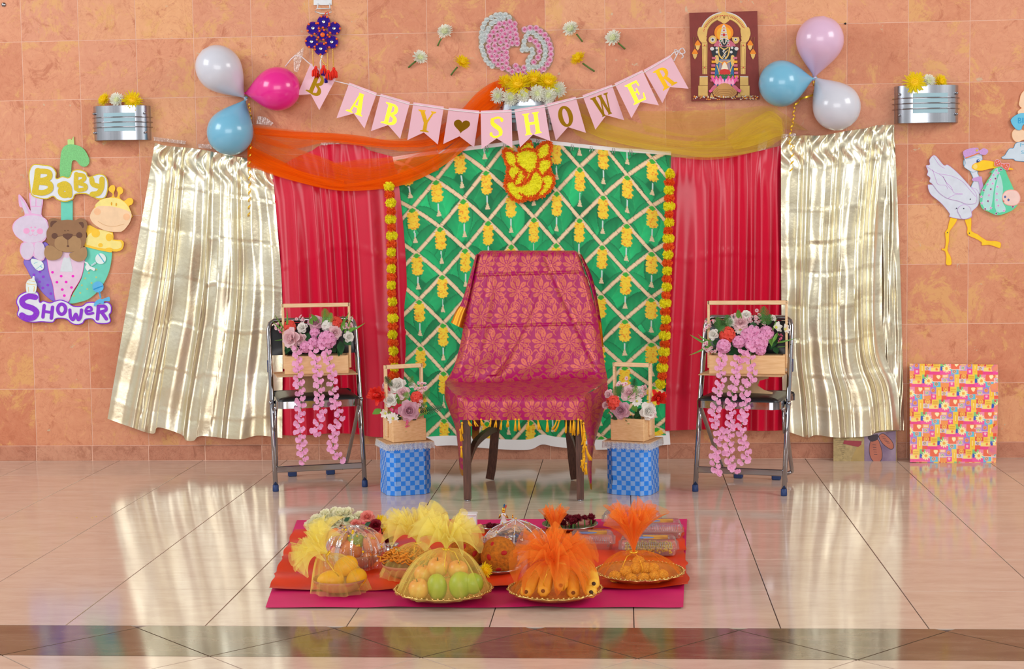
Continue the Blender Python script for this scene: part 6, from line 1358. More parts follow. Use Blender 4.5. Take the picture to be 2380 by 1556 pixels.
FM = {'rose_w': mk_rose('white_rose', M['f_white']), 'rose_p': mk_rose('pale_rose', M['f_pale']), 'rose_m': mk_rose('mauve_rose', M['f_mauve']), 'hyd_p': mk_hyd('pink_hydrangea', M['f_pink']), 'hyd_c': mk_hyd('coral_hydrangea', M['f_coral']), 'hyd_w': mk_hyd('white_hydrangea', M['f_white']),
      'daisy': mk_daisy('white_daisy', M['f_white'], 11, .5, .15), 'lily': mk_daisy('white_lily', M['f_white'], 6, .6, .7), 'sprig': mk_sprig('blossom_sprig', M['f_pale'], M['f_mag']), 'sprig_m': mk_sprig('magenta_sprig', M['f_mag'], M['f_pale']), 'fern': mk_fern('fern_frond', M['fern']), 'fern_d': mk_fern('fern_frond_dark', M['leaf']), 'fern_l': mk_fern('fern_frond_light', M['leaf2']), 'leaf': mk_leaf('leaf', M['leaf']), 'leaf_l': mk_leaf('leaf_light', M['leaf2']), 'grass': mk_grass('grass_blade', M['leaf2'])}
PNAME = {'rose_w': 'rose', 'rose_p': 'rose', 'rose_m': 'rose', 'hyd_p': 'hydrangea', 'hyd_c': 'hydrangea', 'hyd_w': 'hydrangea', 'daisy': 'daisy', 'lily': 'lily', 'sprig': 'blossom_sprig', 'sprig_m': 'blossom_sprig', 'fern': 'fern_frond', 'fern_d': 'fern_frond', 'fern_l': 'fern_frond', 'leaf': 'leaf', 'leaf_l': 'leaf', 'grass': 'grass_blade'}
def bloom(t, kind, px, py, rp, y, cx, cy):
    p = AT(px, py, y); r = rp / PPM(y); d = Vector(((px - cx) * .012, -1, (cy - py) * .010 + .25)); d += Vector((rnd(-.15, .15), 0, rnd(-.15, .15)))
    return link(PNAME[kind], FM[kind], t, aim(p, d, r, rnd(0, 6)))
def blade(t, kind, p0, p1, L=None, y=-.6, y1=None, wide=1.0):
    a, b_ = AT(p0[0], p0[1], y), AT(p1[0], p1[1], (y if y1 is None else y1)); d = (b_ - a); l = d.length
    d.normalize(); nrm = Vector((0, -1, .4)) - d * d.dot(Vector((0, -1, .4))); nrm.normalize(); x = d.cross(nrm)
    Mx = Matrix(((x.x, d.x, nrm.x, a.x), (x.y, d.y, nrm.y, a.y), (x.z, d.z, nrm.z, a.z), (0, 0, 0, 1))) @ S(l * wide, l, l * .6) @ RX(-.15)
    return link(PNAME[kind], FM[kind], t, Mx)
# drooping blossom strands
def petal_pair():
    b = MB()
    for s, r in ((-1.1, .85), (1.0, 1.0), (.1, .7), (2.4, .5)):
        b.petal(RZ(-s + rnd(-.3, .3)) @ RX(rnd(-.4, .5)), r * rnd(.8, 1.1), r * 1.05, rnd(.3, 1.1), .4, 4, 0, [.3, .85, 1.1, 1.05, .55])
    return b.data('strand_blossom', [M['f_pink']])
SB = [petal_pair() for _ in range(6)]; M['f_pinkl'] = M['f_pink']
def strand(t, P, y0, y1, step, rp):
    Q = np.array(crom(P, 8)); ln = np.sum(np.linalg.norm(np.diff(Q, axis=0), axis=1)); n = int(ln / step); Q = interp(Q, np.linspace(0, 1, n))
    ys = [y0 + (y1 - y0) * min(1, 3 * k / n) for k in range(n)]
    b = MB(); b.tube([AT(x, y, yy) for (x, y), yy in zip(Q, ys)], .0018, 5); st_ = b.build('trailing_strand', M['stem'], t)
    for k, (x, y) in enumerate(Q):
        s = 1 if k % 2 else -1; p = AT(x + s * rnd(2.5, 5.5), y + rnd(-1.5, 1.5), ys[k] - rnd(.004, .014)); r = rp / PPM(y0) * rnd(.85, 1.1)
        link('blossom', SB[k % 6], st_, aim(p, (rnd(-.3, .3) + s * .35, -1, rnd(-.2, .5)), r, PI + s * rnd(-.1, 1.0)))
def local_box(mb, Mx, c, d, bev=.002): mb.box(c, d, 0, Mx, bev)
def crate(Mx, w, d, h, hh, label, m, mh, group, post_y=0.0):
    o = Mx.translation; t = thing('flower_crate', label, 'crate', o, group); tk = .010
    for nm, c, dd in (('front_panel', (0, -d / 2 + tk / 2, h / 2), (w, tk, h)), ('back_panel', (0, d / 2 - tk / 2, h / 2), (w, tk, h)), ('end_panel', (-w / 2 + tk / 2, 0, h / 2), (tk, d - 2 * tk - .001, h)), ('end_panel', (w / 2 - tk / 2, 0, h / 2), (tk, d - 2 * tk - .001, h)), ('floor_panel', (0, 0, tk / 2), (w - 2 * tk - .001, d - 2 * tk - .001, tk))):
        b = MB(); local_box(b, Mx, c, dd); b.build(nm, m, t, False)
    for s in (-1, 1):
        b = MB(); local_box(b, Mx, (s * (w / 2 + .006), post_y, (hh + .02) / 2), (.011, .022, hh - .02)); b.build('handle_post', mh, t, False)
    b = MB(); local_box(b, Mx, (0, post_y, hh - .009), (w + .024, .022, .018)); b.build('handle_bar', mh, t, False)
    b = MB(); local_box(b, Mx, (0, 0, h * .55), (w - 2 * tk - .002, d - 2 * tk - .002, h * .5)); b.build('foam_block', M['leaf'], t, False)
    return t
def chair_stand(Mc, label, fancy, nm):
    t = thing('card_stand', label, 'stand', Mc @ Vector((0, .12, .425)), None)
    b = MB(); local_box(b, Mc, (0, .12, .5285), (.375, .22, .005)); b.build('top_plate', M['cardb'], t, False)
    if not fancy:
        for c, dd in (((0, .12, .4795), (.16, .005, .093)), ((.02, .12, .4795), (.005, .16, .093))):
            b = MB(); local_box(b, Mc, c, dd); b.build('leg_card', M['cardb'], t, False)
    else:
        O = [(-.14, .433), (-.145, .445), (-.11, .455), (-.09, .475), (-.10, .495), (-.13, .508), (-.13, .526), (.11, .526), (.11, .508), (.07, .497), (.06, .475), (.09, .455), (.13, .445), (.125, .433)]
        V = [Mc @ Vector((x, .115, z)) for x, z in O] + [Mc @ Vector((x, .12, z)) for x, z in O]; n = len(O)
        obj('leg_card', V, [tuple(range(n)), tuple(range(2 * n - 1, n - 1, -1))] + [(i, n + i, n + (i + 1) % n, (i + 1) % n) for i in range(n)], M['cardb'], t, False)
        b = MB(); local_box(b, Mc, (0, .14, .4795), (.005, .03, .093)); local_box(b, Mc, (0, .09, .4795), (.005, .03, .093)); b.build('leg_card', M['cardb'], t, False)
    return t
chair_stand(CH1[0], 'brown card stand under the long flower crate whose legs are plain', False, 0)
chair_stand(CH2[0], 'brown card stand with wavy cut legs under a long flower crate', True, 1)
MC1 = CH1[0] @ T(.012, .13, .5315) @ RZ(-.16); MC2 = CH2[0] @ T(.012, .13, .5315) @ RZ(.17)
crate(MC1, .295, .15, .084, .325, 'long pine handled crate of flowers on the chair by the umbrella cutout', M['pine'], M['pine2'], 'long flower crates')
crate(MC2, .335, .15, .084, .325, 'long pine handled crate of flowers on the folding chair near the stork', M['pine'], M['pine2'], 'long flower crates')
def arrangement(ox, oy, s, yc, items, blades, strands, label, loc, group, cxy):
    t = thing('flower_arrangement', label, 'flowers', loc, group); cx, cy = ox + cxy[0] / s, oy + cxy[1] / s
    for kind, zx, zy, zr in items:
        px, py = ox + zx / s, oy + zy / s; y = yc - .045 - (py - cy) * .0009 + rnd(-.008, .008); bloom(t, kind, px, py, zr / s * (1.3 if kind.startswith('sprig') else .92 if kind == 'rose_w' and zr > 50 else 1.1), y, cx, cy)
    for kind, x0, y0, x1, y1, w in blades:
        blade(t, kind, (ox + x0 / s, oy + y0 / s), (ox + x1 / s, oy + y1 / s), None, yc - .03, yc - .07, w)
    for P, dy0, dy1 in strands: strand(t, [(ox + x / s, oy + y / s) for x, y in P], yc - .09, yc - dy1, 8.4, 12.0)
    return t
L1 = MC1.translation; L2 = MC2.translation
arrangement(560, 640, 2.992, L1.y, [('hyd_c', 340, 360, 48), ('hyd_c', 660, 335, 50), ('rose_p', 362, 440, 68), ('rose_w', 430, 368, 36), ('rose_m', 520, 335, 50), ('hyd_w', 600, 352, 44), ('rose_w', 630, 350, 30), ('hyd_p', 600, 450, 66), ('hyd_p', 515, 400, 38), ('hyd_p', 505, 475, 44), ('hyd_p', 450, 500, 44), ('rose_w', 745, 430, 36), ('rose_p', 650, 400, 46), ('sprig', 272, 355, 30), ('sprig', 415, 310, 26), ('sprig', 740, 335, 36), ('rose_p', 380, 510, 28), ('sprig_m', 285, 380, 20), ('hyd_p', 560, 480, 36), ('rose_p', 420, 450, 40)],
            [('leaf', 470, 400, 440, 470, 1), ('leaf', 540, 390, 560, 450, 1), ('leaf', 650, 460, 600, 520, 1.1), ('leaf', 690, 460, 700, 560, .9), ('leaf', 720, 440, 770, 490, 1.1), ('leaf', 340, 480, 310, 550, 1), ('leaf', 600, 500, 590, 550, 1), ('leaf_l', 480, 360, 500, 290, .6), ('leaf_l', 540, 330, 480, 270, .6), ('leaf', 400, 400, 430, 440, 1), ('leaf', 690, 500, 680, 570, .8), ('fern_l', 590, 330, 585, 230, 1), ('fern_l', 600, 340, 635, 265, 1), ('leaf_l', 700, 390, 725, 300, .5), ('leaf', 640, 510, 660, 540, 1), ('leaf', 330, 540, 300, 520, 1.1),
             ('grass', 300, 400, 205, 300, 1), ('grass', 320, 420, 323, 205, 1), ('grass', 300, 380, 222, 262, 1), ('grass', 330, 440, 222, 455, 1), ('grass', 740, 400, 880, 318, 1), ('grass', 720, 400, 785, 262, 1), ('grass', 720, 380, 705, 260, 1), ('grass', 480, 360, 478, 252, 1), ('grass', 560, 360, 590, 225, 1), ('leaf_l', 740, 400, 795, 350, .5), ('grass', 700, 360, 760, 235, 1)],
            [([(390, 505), (398, 600), (402, 700), (412, 800), (422, 900), (408, 1000), (412, 1100), (425, 1200), (440, 1300)], .09, .205), ([(510, 500), (518, 580), (538, 680), (548, 800), (545, 900), (565, 960), (545, 1020), (522, 1100)], .09, .205), ([(585, 500), (612, 590), (640, 700), (640, 800), (660, 900), (690, 980), (660, 1060), (640, 1130), (650, 1220), (690, 1290)], .09, .205)],
            'silk flowers with coral blooms at both ends and pink strands trailing off a chair', L1, 'silk flower arrangements on the chairs', (520, 430))
arrangement(1560, 640, 2.992, L2.y, [('hyd_c', 390, 415, 58), ('daisy', 480, 380, 38), ('hyd_p', 540, 425, 60), ('hyd_p', 610, 465, 66), ('hyd_p', 570, 395, 50), ('hyd_p', 660, 405, 54), ('hyd_p', 470, 465, 46), ('hyd_p', 365, 495, 52), ('rose_p', 485, 335, 52), ('rose_w', 520, 280, 32), ('sprig', 440, 300, 24), ('sprig', 590, 280, 30), ('sprig', 565, 310, 28), ('sprig', 622, 340, 24), ('sprig', 245, 360, 30), ('sprig', 290, 340, 22), ('sprig', 258, 500, 30), ('sprig', 300, 510, 26), ('lily', 725, 365, 46), ('lily', 785, 378, 40), ('rose_w', 300, 415, 36), ('rose_w', 415, 330, 30), ('rose_w', 705, 300, 22), ('sprig_m', 750, 430, 24), ('hyd_p', 620, 520, 40), ('hyd_p', 560, 480, 50)],
            [('fern', 345, 390, 318, 290, 1.1), ('fern', 400, 380, 385, 275, 1.1), ('fern', 650, 350, 640, 215, 1), ('fern', 670, 350, 690, 270, 1), ('fern', 310, 400, 370, 350, 1), ('leaf', 440, 500, 430, 595, 1.2), ('leaf', 400, 440, 425, 520, 1.1), ('leaf', 540, 350, 600, 340, 1), ('leaf', 700, 480, 690, 520, 1), ('leaf_l', 470, 300, 460, 235, .7), ('leaf', 730, 450, 690, 510, .8), ('leaf', 510, 500, 480, 550, 1), ('leaf', 720, 500, 740, 550, 1), ('leaf', 300, 450, 330, 500, 1), ('leaf_l', 690, 420, 700, 500, .7), ('leaf_l', 740, 400, 700, 480, .4),
             ('grass', 290, 500, 112, 398, 1.2), ('grass', 270, 490, 108, 565, 1), ('grass', 280, 480, 175, 398, 1), ('grass', 735, 470, 885, 428, 1), ('grass', 740, 500, 815, 488, 1), ('grass', 700, 400, 745, 282, 1), ('grass', 490, 300, 470, 225, 1), ('grass', 640, 330, 625, 215, 1), ('grass', 285, 460, 180, 420, 1)],
            [([(360, 545), (345, 640), (350, 720), (322, 820), (310, 930), (300, 1010), (335, 1090), (315, 1190), (305, 1280), (320, 1380)], .09, .205), ([(500, 520), (460, 620), (448, 720), (425, 830), (420, 930), (412, 1030), (400, 1130), (405, 1230), (412, 1310), (448, 1362)], .09, .205), ([(560, 490), (550, 600), (572, 690), (515, 780), (520, 890), (500, 990), (488, 1090), (510, 1190), (528, 1250), (500, 1300)], .09, .205)],
            'silk flowers with one coral bloom, a daisy and white lilies trailing off a chair', L2, 'silk flower arrangements on the chairs', (520, 430))

# ------------------------------------------------------------------ blue chequered boxes with lace tops and small crates
def checker(name):
    m = bpy.data.materials.new(name); m.use_nodes = True; nt = m.node_tree; N = nt.nodes; K = nt.links; b = N['Principled BSDF']; b.inputs['Roughness'].default_value = .42
    tc = N.new('ShaderNodeTexCoord'); ck = N.new('ShaderNodeTexChecker'); ck.inputs['Scale'].default_value = 1.0; K.new(tc.outputs['UV'], ck.inputs['Vector'])
    ck.inputs['Color1'].default_value = L3((30, 132, 238)); ck.inputs['Color2'].default_value = L3((132, 176, 238))
    nz = N.new('ShaderNodeTexNoise'); nz.inputs['Scale'].default_value = 9; K.new(tc.outputs['UV'], nz.inputs['Vector'])
    mx = N.new('ShaderNodeMix'); mx.data_type = 'RGBA'; mx.blend_type = 'OVERLAY'; mx.inputs['Factor'].default_value = .18; K.new(ck.outputs['Color'], mx.inputs['A']); K.new(nz.outputs['Color'], mx.inputs['B']); K.new(mx.outputs['Result'], b.inputs['Base Color'])
    bp = N.new('ShaderNodeBump'); bp.inputs['Strength'].default_value = .3; bp.inputs['Distance'].default_value = .003; n2 = N.new('ShaderNodeTexNoise'); n2.inputs['Scale'].default_value = 1.1; K.new(tc.outputs['UV'], n2.inputs['Vector']); K.new(n2.outputs['Fac'], bp.inputs['Height']); K.new(bp.outputs['Normal'], b.inputs['Normal'])
    return m
M['check'] = checker('blue woven chequered wrap'); M['lace'] = sheer('cream white lace', (244, 242, 236), .35, .95, (150, 6), True, .1)
def blue_box(Mx, w, d, h, ch, label):
    t = thing('covered_box', label, 'box', Mx.translation, 'blue chequered boxes'); a, b_ = w / 2, d / 2
    O = [(-a + ch, -b_), (a - ch, -b_), (a, -b_ + ch), (a, b_ - ch), (a - ch, b_), (-a + ch, b_), (-a, b_ - ch), (-a, -b_ + ch)]
    P = [tuple(p) for i in range(8) for p in [np.array(O[i]) + (np.array(O[(i + 1) % 8]) - np.array(O[i])) * k / 6 for k in range(6)]]; P.append(P[0])
    ln = np.r_[0, np.cumsum([math.dist(P[i], P[i + 1]) for i in range(len(P) - 1)])]; V = []; UV = []; nz_ = 14; R = random.Random(2)
    for j in range(nz_ + 1):
        z = h * j / nz_
        for i, (x, y) in enumerate(P):
            q = 1 + .012 * math.sin(ln[i] * 60 + j * .9) * (1 - j / nz_) + .01 * math.sin(j * 1.3 + ln[i] * 22); V.append(Mx @ Vector((x * q, y * q, z + .001))); UV.append((ln[i] / .0215, z / .0215))
    n = len(P) - 1; F = grid_faces(n, nz_); obj('wrap', V, F, M['check'], t, True, None, UV); sharp(bpy.data.objects[t.children[-1].name], 30)
    b = MB(); b.box((0, 0, h + .003), (w + .016, d + .016, .004), 0, Mx, .001); b.build('top_card', M['cardb'], t, False)
    E = [(-a - .008, -b_ - .008), (a + .008, -b_ - .008), (a + .008, b_ + .008), (-a - .008, b_ + .008)]; Q = [tuple(p) for i in range(4) for p in [np.array(E[i]) + (np.array(E[(i + 1) % 4]) - np.array(E[i])) * k / 60 for k in range(60)]]; n = len(Q); V = []; F = []; UV2 = []
    for j in range(4):
        for i, (x, y) in enumerate(Q):
            rf = (1 + .010 * j * math.sin(i * 1.05) + .004 * j); hh = h + .006 - .010 * j - (.005 * (i % 3 == 0) if j == 3 else 0); V.append(Mx @ Vector((x * rf, y * rf, hh))); UV2.append((i / n, j / 3))
    for j in range(3): F += [(j * n + i, j * n + (i + 1) % n, (j + 1) * n + (i + 1) % n, (j + 1) * n + i) for i in range(n)]
    obj('lace_trim', V, F, M['lace'], t, True, None, UV2); return t
pA = FL(943, 1144); MA = T(pA) @ RZ(.40); pB = FL(1472, 1144); MBm = T(pB) @ RZ(-.33)
HB = .235
blue_box(MA, .205, .185, HB, .035, 'blue chequered lace topped box beside the front leg of the chair, nearer the umbrella cutout')
blue_box(MBm, .205, .185, HB, .035, 'blue chequered lace topped box beside the front leg of the chair, nearer the stork')
MSA = MA @ T(.0, .0, HB + .0065) @ RZ(.09); MSB = MBm @ T(0, 0, HB + .0065) @ RZ(-.06)
crate(MSA, .16, .135, .10, .345, 'small pine handled crate on the blue box nearer the umbrella cutout', M['pine'], M['pine2'], 'small flower crates')
crate(MSB, .16, .135, .10, .345, 'small pine handled crate on the blue box nearer the stork', M['pine'], M['pine2'], 'small flower crates')
def red_bow(t, px, py, rp, y):
    b = MB(); p = AT(px, py, y); r = rp / PPM(y)
    for k in range(46):
        a = rnd(0, 2 * PI); e = rnd(-.2, 1.3); b.petal(aim(p, (0, -1, .1), r) @ RZ(a) @ RX(e), rnd(.7, 1.05), rnd(.25, .5), rnd(.6, 2.2), .4, 4, 0, [.3, .9, 1.1, .8, .5], .05)
    return b.build('ribbon_bow', M['f_red'], t)
YA, YB2 = MSA.translation.y, MSB.translation.y
ta = arrangement(820, 820, 4.32, YA, [('rose_w', 455, 340, 95), ('rose_w', 385, 480, 80), ('rose_p', 505, 410, 66), ('rose_m', 560, 585, 96), ('hyd_c', 640, 450, 64), ('lily', 330, 610, 55), ('daisy', 405, 660, 60), ('sprig', 690, 340, 42), ('sprig', 655, 385, 34), ('sprig_m', 425, 600, 44), ('sprig', 690, 510, 34), ('sprig', 640, 555, 30), ('sprig_m', 550, 720, 26), ('rose_p', 345, 420, 40), ('rose_m', 335, 330, 36), ('rose_w', 590, 330, 30)],
            [('fern_d', 400, 340, 318, 245, 1), ('fern', 560, 340, 610, 240, .9), ('fern', 690, 470, 770, 380, .9), ('fern_d', 660, 600, 915, 530, .6), ('fern', 660, 560, 740, 500, .9), ('fern_l', 470, 520, 555, 395, .9), ('fern_l', 500, 620, 530, 800, .7), ('fern_l', 410, 540, 330, 660, .8), ('leaf_l', 285, 570, 190, 620, 1), ('leaf', 480, 560, 440, 660, 1), ('leaf', 590, 640, 640, 680, 1), ('leaf', 620, 540, 600, 500, 1), ('leaf_l', 460, 520, 440, 400, .5), ('leaf', 450, 650, 480, 690, 1), ('grass', 640, 640, 790, 570, 1.5)], [], 'silk flowers with a red ribbon bow in the small crate nearer the umbrella cutout', MSA.translation, 'silk flowers in small crates', (500, 500))
red_bow(ta, 820 + 250 / 4.32, 820 + 425 / 4.32, 27, YA - .05)
tb = arrangement(1360, 820, 4.32, YB2, [('rose_w', 622, 585, 96), ('daisy', 520, 490, 52), ('rose_p', 445, 415, 80), ('rose_m', 370, 575, 84), ('hyd_c', 285, 505, 76), ('rose_p', 245, 420, 46), ('sprig', 375, 300, 50), ('sprig', 570, 410, 36), ('sprig', 590, 370, 32), ('sprig', 285, 490, 44), ('sprig', 325, 490, 34), ('rose_w', 540, 390, 46), ('rose_p', 210, 530, 36), ('sprig', 275, 610, 28), ('rose_p', 660, 610, 50)],
            [('fern', 330, 450, 300, 340, 1), ('fern', 350, 430, 365, 320, .9), ('fern_l', 460, 520, 520, 330, .7), ('fern_d', 480, 380, 500, 260, .9), ('fern_l', 420, 620, 440, 720, .9), ('fern_d', 460, 620, 530, 800, .7), ('leaf', 330, 640, 250, 660, 1), ('leaf', 500, 620, 560, 690, 1), ('leaf_l', 480, 530, 520, 600, 1), ('leaf_l', 300, 560, 215, 620, .5), ('leaf', 470, 640, 400, 690, 1), ('leaf', 560, 560, 500, 660, 1), ('fern_l', 470, 500, 430, 440, 1)], [], 'silk flowers with a red ribbon bow in the small crate nearer the stork', MSB.translation, 'silk flowers in small crates', (490, 500))
red_bow(tb, 1360 + 735 / 4.32, 820 + 460 / 4.32, 26, YB2 - .05)

# ------------------------------------------------------------------ gift wrapped panel and shoe box leaning on the wall
def wrap_colour(px, py):
    P, Q = 123.0, 29.0; n = len(px); row = np.floor(py / Q); x = (px + 42 * row) % P; y = py % Q; col = np.tile(np.array([244., 166, 150]), (n, 1))
    def rc(a, b, c, d, k): m = (x >= a) & (x < c) & (y >= b) & (y < d); col[m] = k
    def ci(a, b, r0, r1, k):
        for sx in (-P, 0, P): r = np.hypot(x - a + sx, y - b); col[(r >= r0) & (r < r1)] = k
    def ht(a, b, s, k): dx, dy = (x - a) / s, -(y - b) / s; col[(dx * dx + (dy - .6 * np.sqrt(np.abs(dx))) ** 2) < 1] = k
    for a in ((0, 0, 22, 17, (240, 106, 66)), (22, 0, 36, 8, (248, 176, 96)), (36, 0, 50, 16, (172, 128, 206)), (50, 0, 62, 29, (246, 206, 50)), (62, 0, 82, 10, (226, 70, 60)), (82, 0, 98, 14, (250, 204, 60)), (98, 0, 112, 10, (130, 200, 120)), (112, 0, 123, 14, (244, 140, 170)), (22, 8, 36, 20, (206, 150, 214)), (0, 17, 18, 29, (90, 196, 222)), (18, 20, 38, 29, (246, 150, 70)), (38, 16, 50, 29, (242, 70, 150)), (62, 10, 76, 20, (214, 200, 236)), (76, 14, 96, 22, (250, 226, 120)), (62, 20, 74, 29, (240, 90, 60)), (74, 22, 98, 29, (238, 60, 140)), (98, 10, 112, 20, (36, 84, 190)), (98, 20, 123, 29, (244, 80, 160)), (112, 14, 123, 20, (120, 200, 226)), (53, 5, 59, 24, (250, 184, 40)), (55, 8, 57, 21, (252, 232, 140)), (104, 14, 110, 20, (250, 214, 70)), (24, 2, 34, 6, (252, 214, 190)), (84, 4, 96, 7, (226, 170, 40)), (84, 9, 96, 11, (226, 170, 40))): rc(*a)
    for a in ((43, 8, 0, 4.5, (250, 170, 60)), (43, 8, 1.6, 3, (224, 80, 60)), (72, 5, 0, 6, (248, 196, 70)), (72, 5, 2.6, 4.2, (232, 110, 60)), (68, 15, 0, 4.6, (250, 200, 90)), (68, 15, 1.6, 3, (86, 120, 200)), (28, 14, 0, 4.6, (252, 214, 80)), (28, 14, 1.5, 3, (70, 160, 210)), (8, 22, 0, 5, (250, 150, 150)), (8, 22, 1.8, 3.2, (80, 170, 90)), (90, 17, 0, 3, (250, 130, 60))): ci(*a)
    ht(13, 7, 4.6, (254, 240, 180)); ht(106, 4, 3, (220, 60, 60)); ht(44, 23, 3, (252, 190, 210))
    r = np.hypot(x - 113, y - 15); th = np.arctan2(y - 15, x - 113); col[r < 10.5 * (.5 + .5 * np.abs(np.cos(th * 5.5)))] = (252, 242, 170); col[r < 3.6] = (246, 170, 60)
    rc(20, 9, 21, 28, (250, 240, 240)); rc(0, 16.5, 50, 17.3, (250, 226, 200)); return col
gp = thing('gift_panel', 'flat square parcel in busy multicoloured gift wrap leaning on the wall', 'gift', FL(2216, 1078))
def gmap(x, y, o): return W(x, y, .155 - .10 * (1076 - y) / 230 + o)
f = sheet('wrapped_front', [(2114, 846), (2319, 848)], [(2115, 1075), (2315, 1078)], printed('glossy gift wrap', .28, bump=.25, bscale=30, spec=.6), lambda u, v: .004 * math.sin(v * 30 + u * 4) * max(0, u - .9) * 10 + .0012 * math.sin(u * 12) * math.sin(v * 9), 165, 190, gp, None, [(2319, 848), (2320, 920), (2316, 1000), (2315, 1078)], gmap)
set_print(f, wrap_colour(FLAT[f.name][0] - 2114 + 300, FLAT[f.name][1] - 846 + 410))
mg = mat('orange gift wrap edge', (244, 150, 96), .4, nscale=25, rgb2=(220, 110, 150))
V, F = cut_geo([(2114, 846), (2319, 848), (2319, 1000), (2315, 1077), (2115, 1074)], -.034, .0325, gmap); obj('wrapped_core', V, F, mg, gp, False)
sx = thing('printed_board', 'brown and purple printed shoe carton panel half hidden behind the gold curtain hem', 'box', FL(2010, 1074))
def bmap(x, y, o): return W(x, y, .104 - .05 * (1075 - y) / 80 + o)
cut('panel', [(1937, 985), (2083, 985), (2084, 1074), (1937, 1073)], pm('kraft newsprint', (182, 158, 110), .7, nscale=60, rgb2=(150, 130, 90)), -.012, .012, sx, 0, bmap)
zx = lambda P: Z(1900, 800, 4.8625, P)
cut('purple_print', zx([(528, 1040), (700, 1000), (885, 980), (887, 1338), (530, 1340)]), pm('dusky purple print', (104, 78, 112), .6, nscale=6, rgb2=(176, 154, 170)), .0002, .0004, sx, 0, bmap)
cuts('newsprint_line', [stroke(zx([(205 + 10 * k, 1090 + 22 * k), (330 - 5 * k, 1085 + 24 * k)]), .7) for k in range(10)], pm('newsprint ink', (120, 104, 76), .7), .0002, .0003, sx, 0, bmap)
cut('printed_wedge', zx([(450, 1150), (528, 1130), (528, 1338), (370, 1338)]), pm('kraft gold print', (168, 140, 84), .6), .0002, .0003, sx, 0, bmap)
cut('red_print', zx([(300, 1090), (500, 1100), (495, 1140), (460, 1165), (290, 1128)]), pm('dark red print', (150, 52, 62), .6), .0006, .0004, sx, 0, bmap)
sho = pm('tan shoe print', (182, 106, 84), .6, nscale=10, rgb2=(160, 88, 70)); shd = pm('shoe dark print', (60, 46, 56), .6)
for P, L in (([(590, 1120), (620, 1070), (680, 1075), (710, 1130), (735, 1240), (725, 1310), (690, 1338), (640, 1336), (600, 1290), (582, 1210)], [(640, 1140), (656, 1250)]), ([(690, 1040), (740, 1010), (800, 1050), (850, 1110), (865, 1170), (830, 1195), (770, 1160), (720, 1110)], [(740, 1050), (800, 1120)])):
    s_ = cut('shoe_print', zx(P), shd, .0008, .0003, sx, 3, bmap); cut('shoe_face', inset(crom(zx(P), 3, True), 1.2), sho, .0012, .0003, s_, 0, bmap)
    cuts('shoe_lace', [stroke(zx([(L[0][0] - 18 + (L[1][0] - L[0][0]) * k / 4, L[0][1] + (L[1][1] - L[0][1]) * k / 4), (L[0][0] + 20 + (L[1][0] - L[0][0]) * k / 4, L[0][1] + (L[1][1] - L[0][1]) * k / 4 + 2)]), .9) for k in range(5)], shd, .0016, .0002, s_, 0, bmap)
cut('sock_print', zx([(570, 1045), (680, 1020), (680, 1080), (620, 1105), (590, 1090)]), shd, .0018, .0003, sx, 2, bmap)

# ------------------------------------------------------------------ offerings on the floor
M['mat_pink'] = mat('magenta mat cloth', (216, 26, 112), .55, nscale=5, namt=.12, bump=.1, bscale=12); M['orange_cloth'] = mat('shiny orange red cloth', (224, 58, 16), .38, nscale=5, namt=.2, bump=.15, bscale=14)
def floor_sheet(name, TL, TR, BR, BL, m, hf, nu=80, nv=50, jag=0.0):
    a, b_, c, d = FL(*TL), FL(*TR), FL(*BR), FL(*BL); V = []
    for j in range(nv + 1):
        v = j / nv
        for i in range(nu + 1):
            u = i / nu; p = (a * (1 - u) + b_ * u) * (1 - v) + (d * (1 - u) + c * u) * v
            if jag: p.x += jag * (math.sin(v * 23) + .6 * math.sin(v * 51 + 1)) * (abs(u - .5) * 2) ** 8; p.y += jag * (math.sin(u * 19) + .6 * math.sin(u * 43)) * (abs(v - .5) * 2) ** 8
            p.z = hf(u, v); V.append(p)
    return obj(name, V, grid_faces(nu, nv), m)
o = floor_sheet('floor_cloth', (690, 1212), (1597, 1209), (1588, 1416), (617, 1416), M['mat_pink'], lambda u, v: .004 + .002 * math.sin(u * 13 + v * 6) ** 2 + .003 * max(0, v - .86) * 7 * max(0, math.sin(u * 17 + v * 9)) ** 3); tag(o, 'magenta cloth spread flat on the stone floor under the offerings', 'cloth')
o = floor_sheet('floor_cloth', (688, 1238), (1588, 1236), (1600, 1374), (626, 1380), M['orange_cloth'], lambda u, v: .012 + .007 * (math.sin(u * 24 + v * 9) * math.sin(v * 15 + u * 5)) + .010 * max(0, math.sin(u * 9 + v * 3)) ** 6 + (.022 * max(0, 1 - u / .10) * abs(math.sin(v * 13)) * .6 + .006 * max(0, (u - .93) / .07) * abs(math.sin(v * 17))), 120, 70, .0045); tag(o, 'crumpled shiny orange red cloth lying on the magenta cloth', 'cloth')
ZC = .016
M['gold_plate'] = mat('gold embossed plate', (216, 176, 104), .26, .85, nscale=120, namt=.2, bump=.3, bscale=160); M['clay'] = mat('terracotta bowl', (196, 132, 92), .7, nscale=20, namt=.15); M['steel2'] = mat('plate steel', (190, 186, 180), .2, .9); M['glass'] = film('moulded clear plastic', .10, (240, 244, 246), .05); M['cello'] = film('clear cellophane', .05, (240, 236, 240), .06)
M['t_yel'] = sheer('yellow tulle', (255, 243, 134), .10, .24, (30, 1.2), True, .40); M['t_yel2'] = sheer('dense yellow tulle', (255, 245, 140), .22, .46, (34, 1.0), True, .40); M['t_or'] = sheer('orange tulle', (255, 146, 52), .08, .24, (30, 1.2), True, .42); M['t_or2'] = sheer('dense orange tulle', (255, 152, 60), .24, .48, (34, 1.0), True, .40)
def base(px, py, z=ZC): return FL(px, py, z)
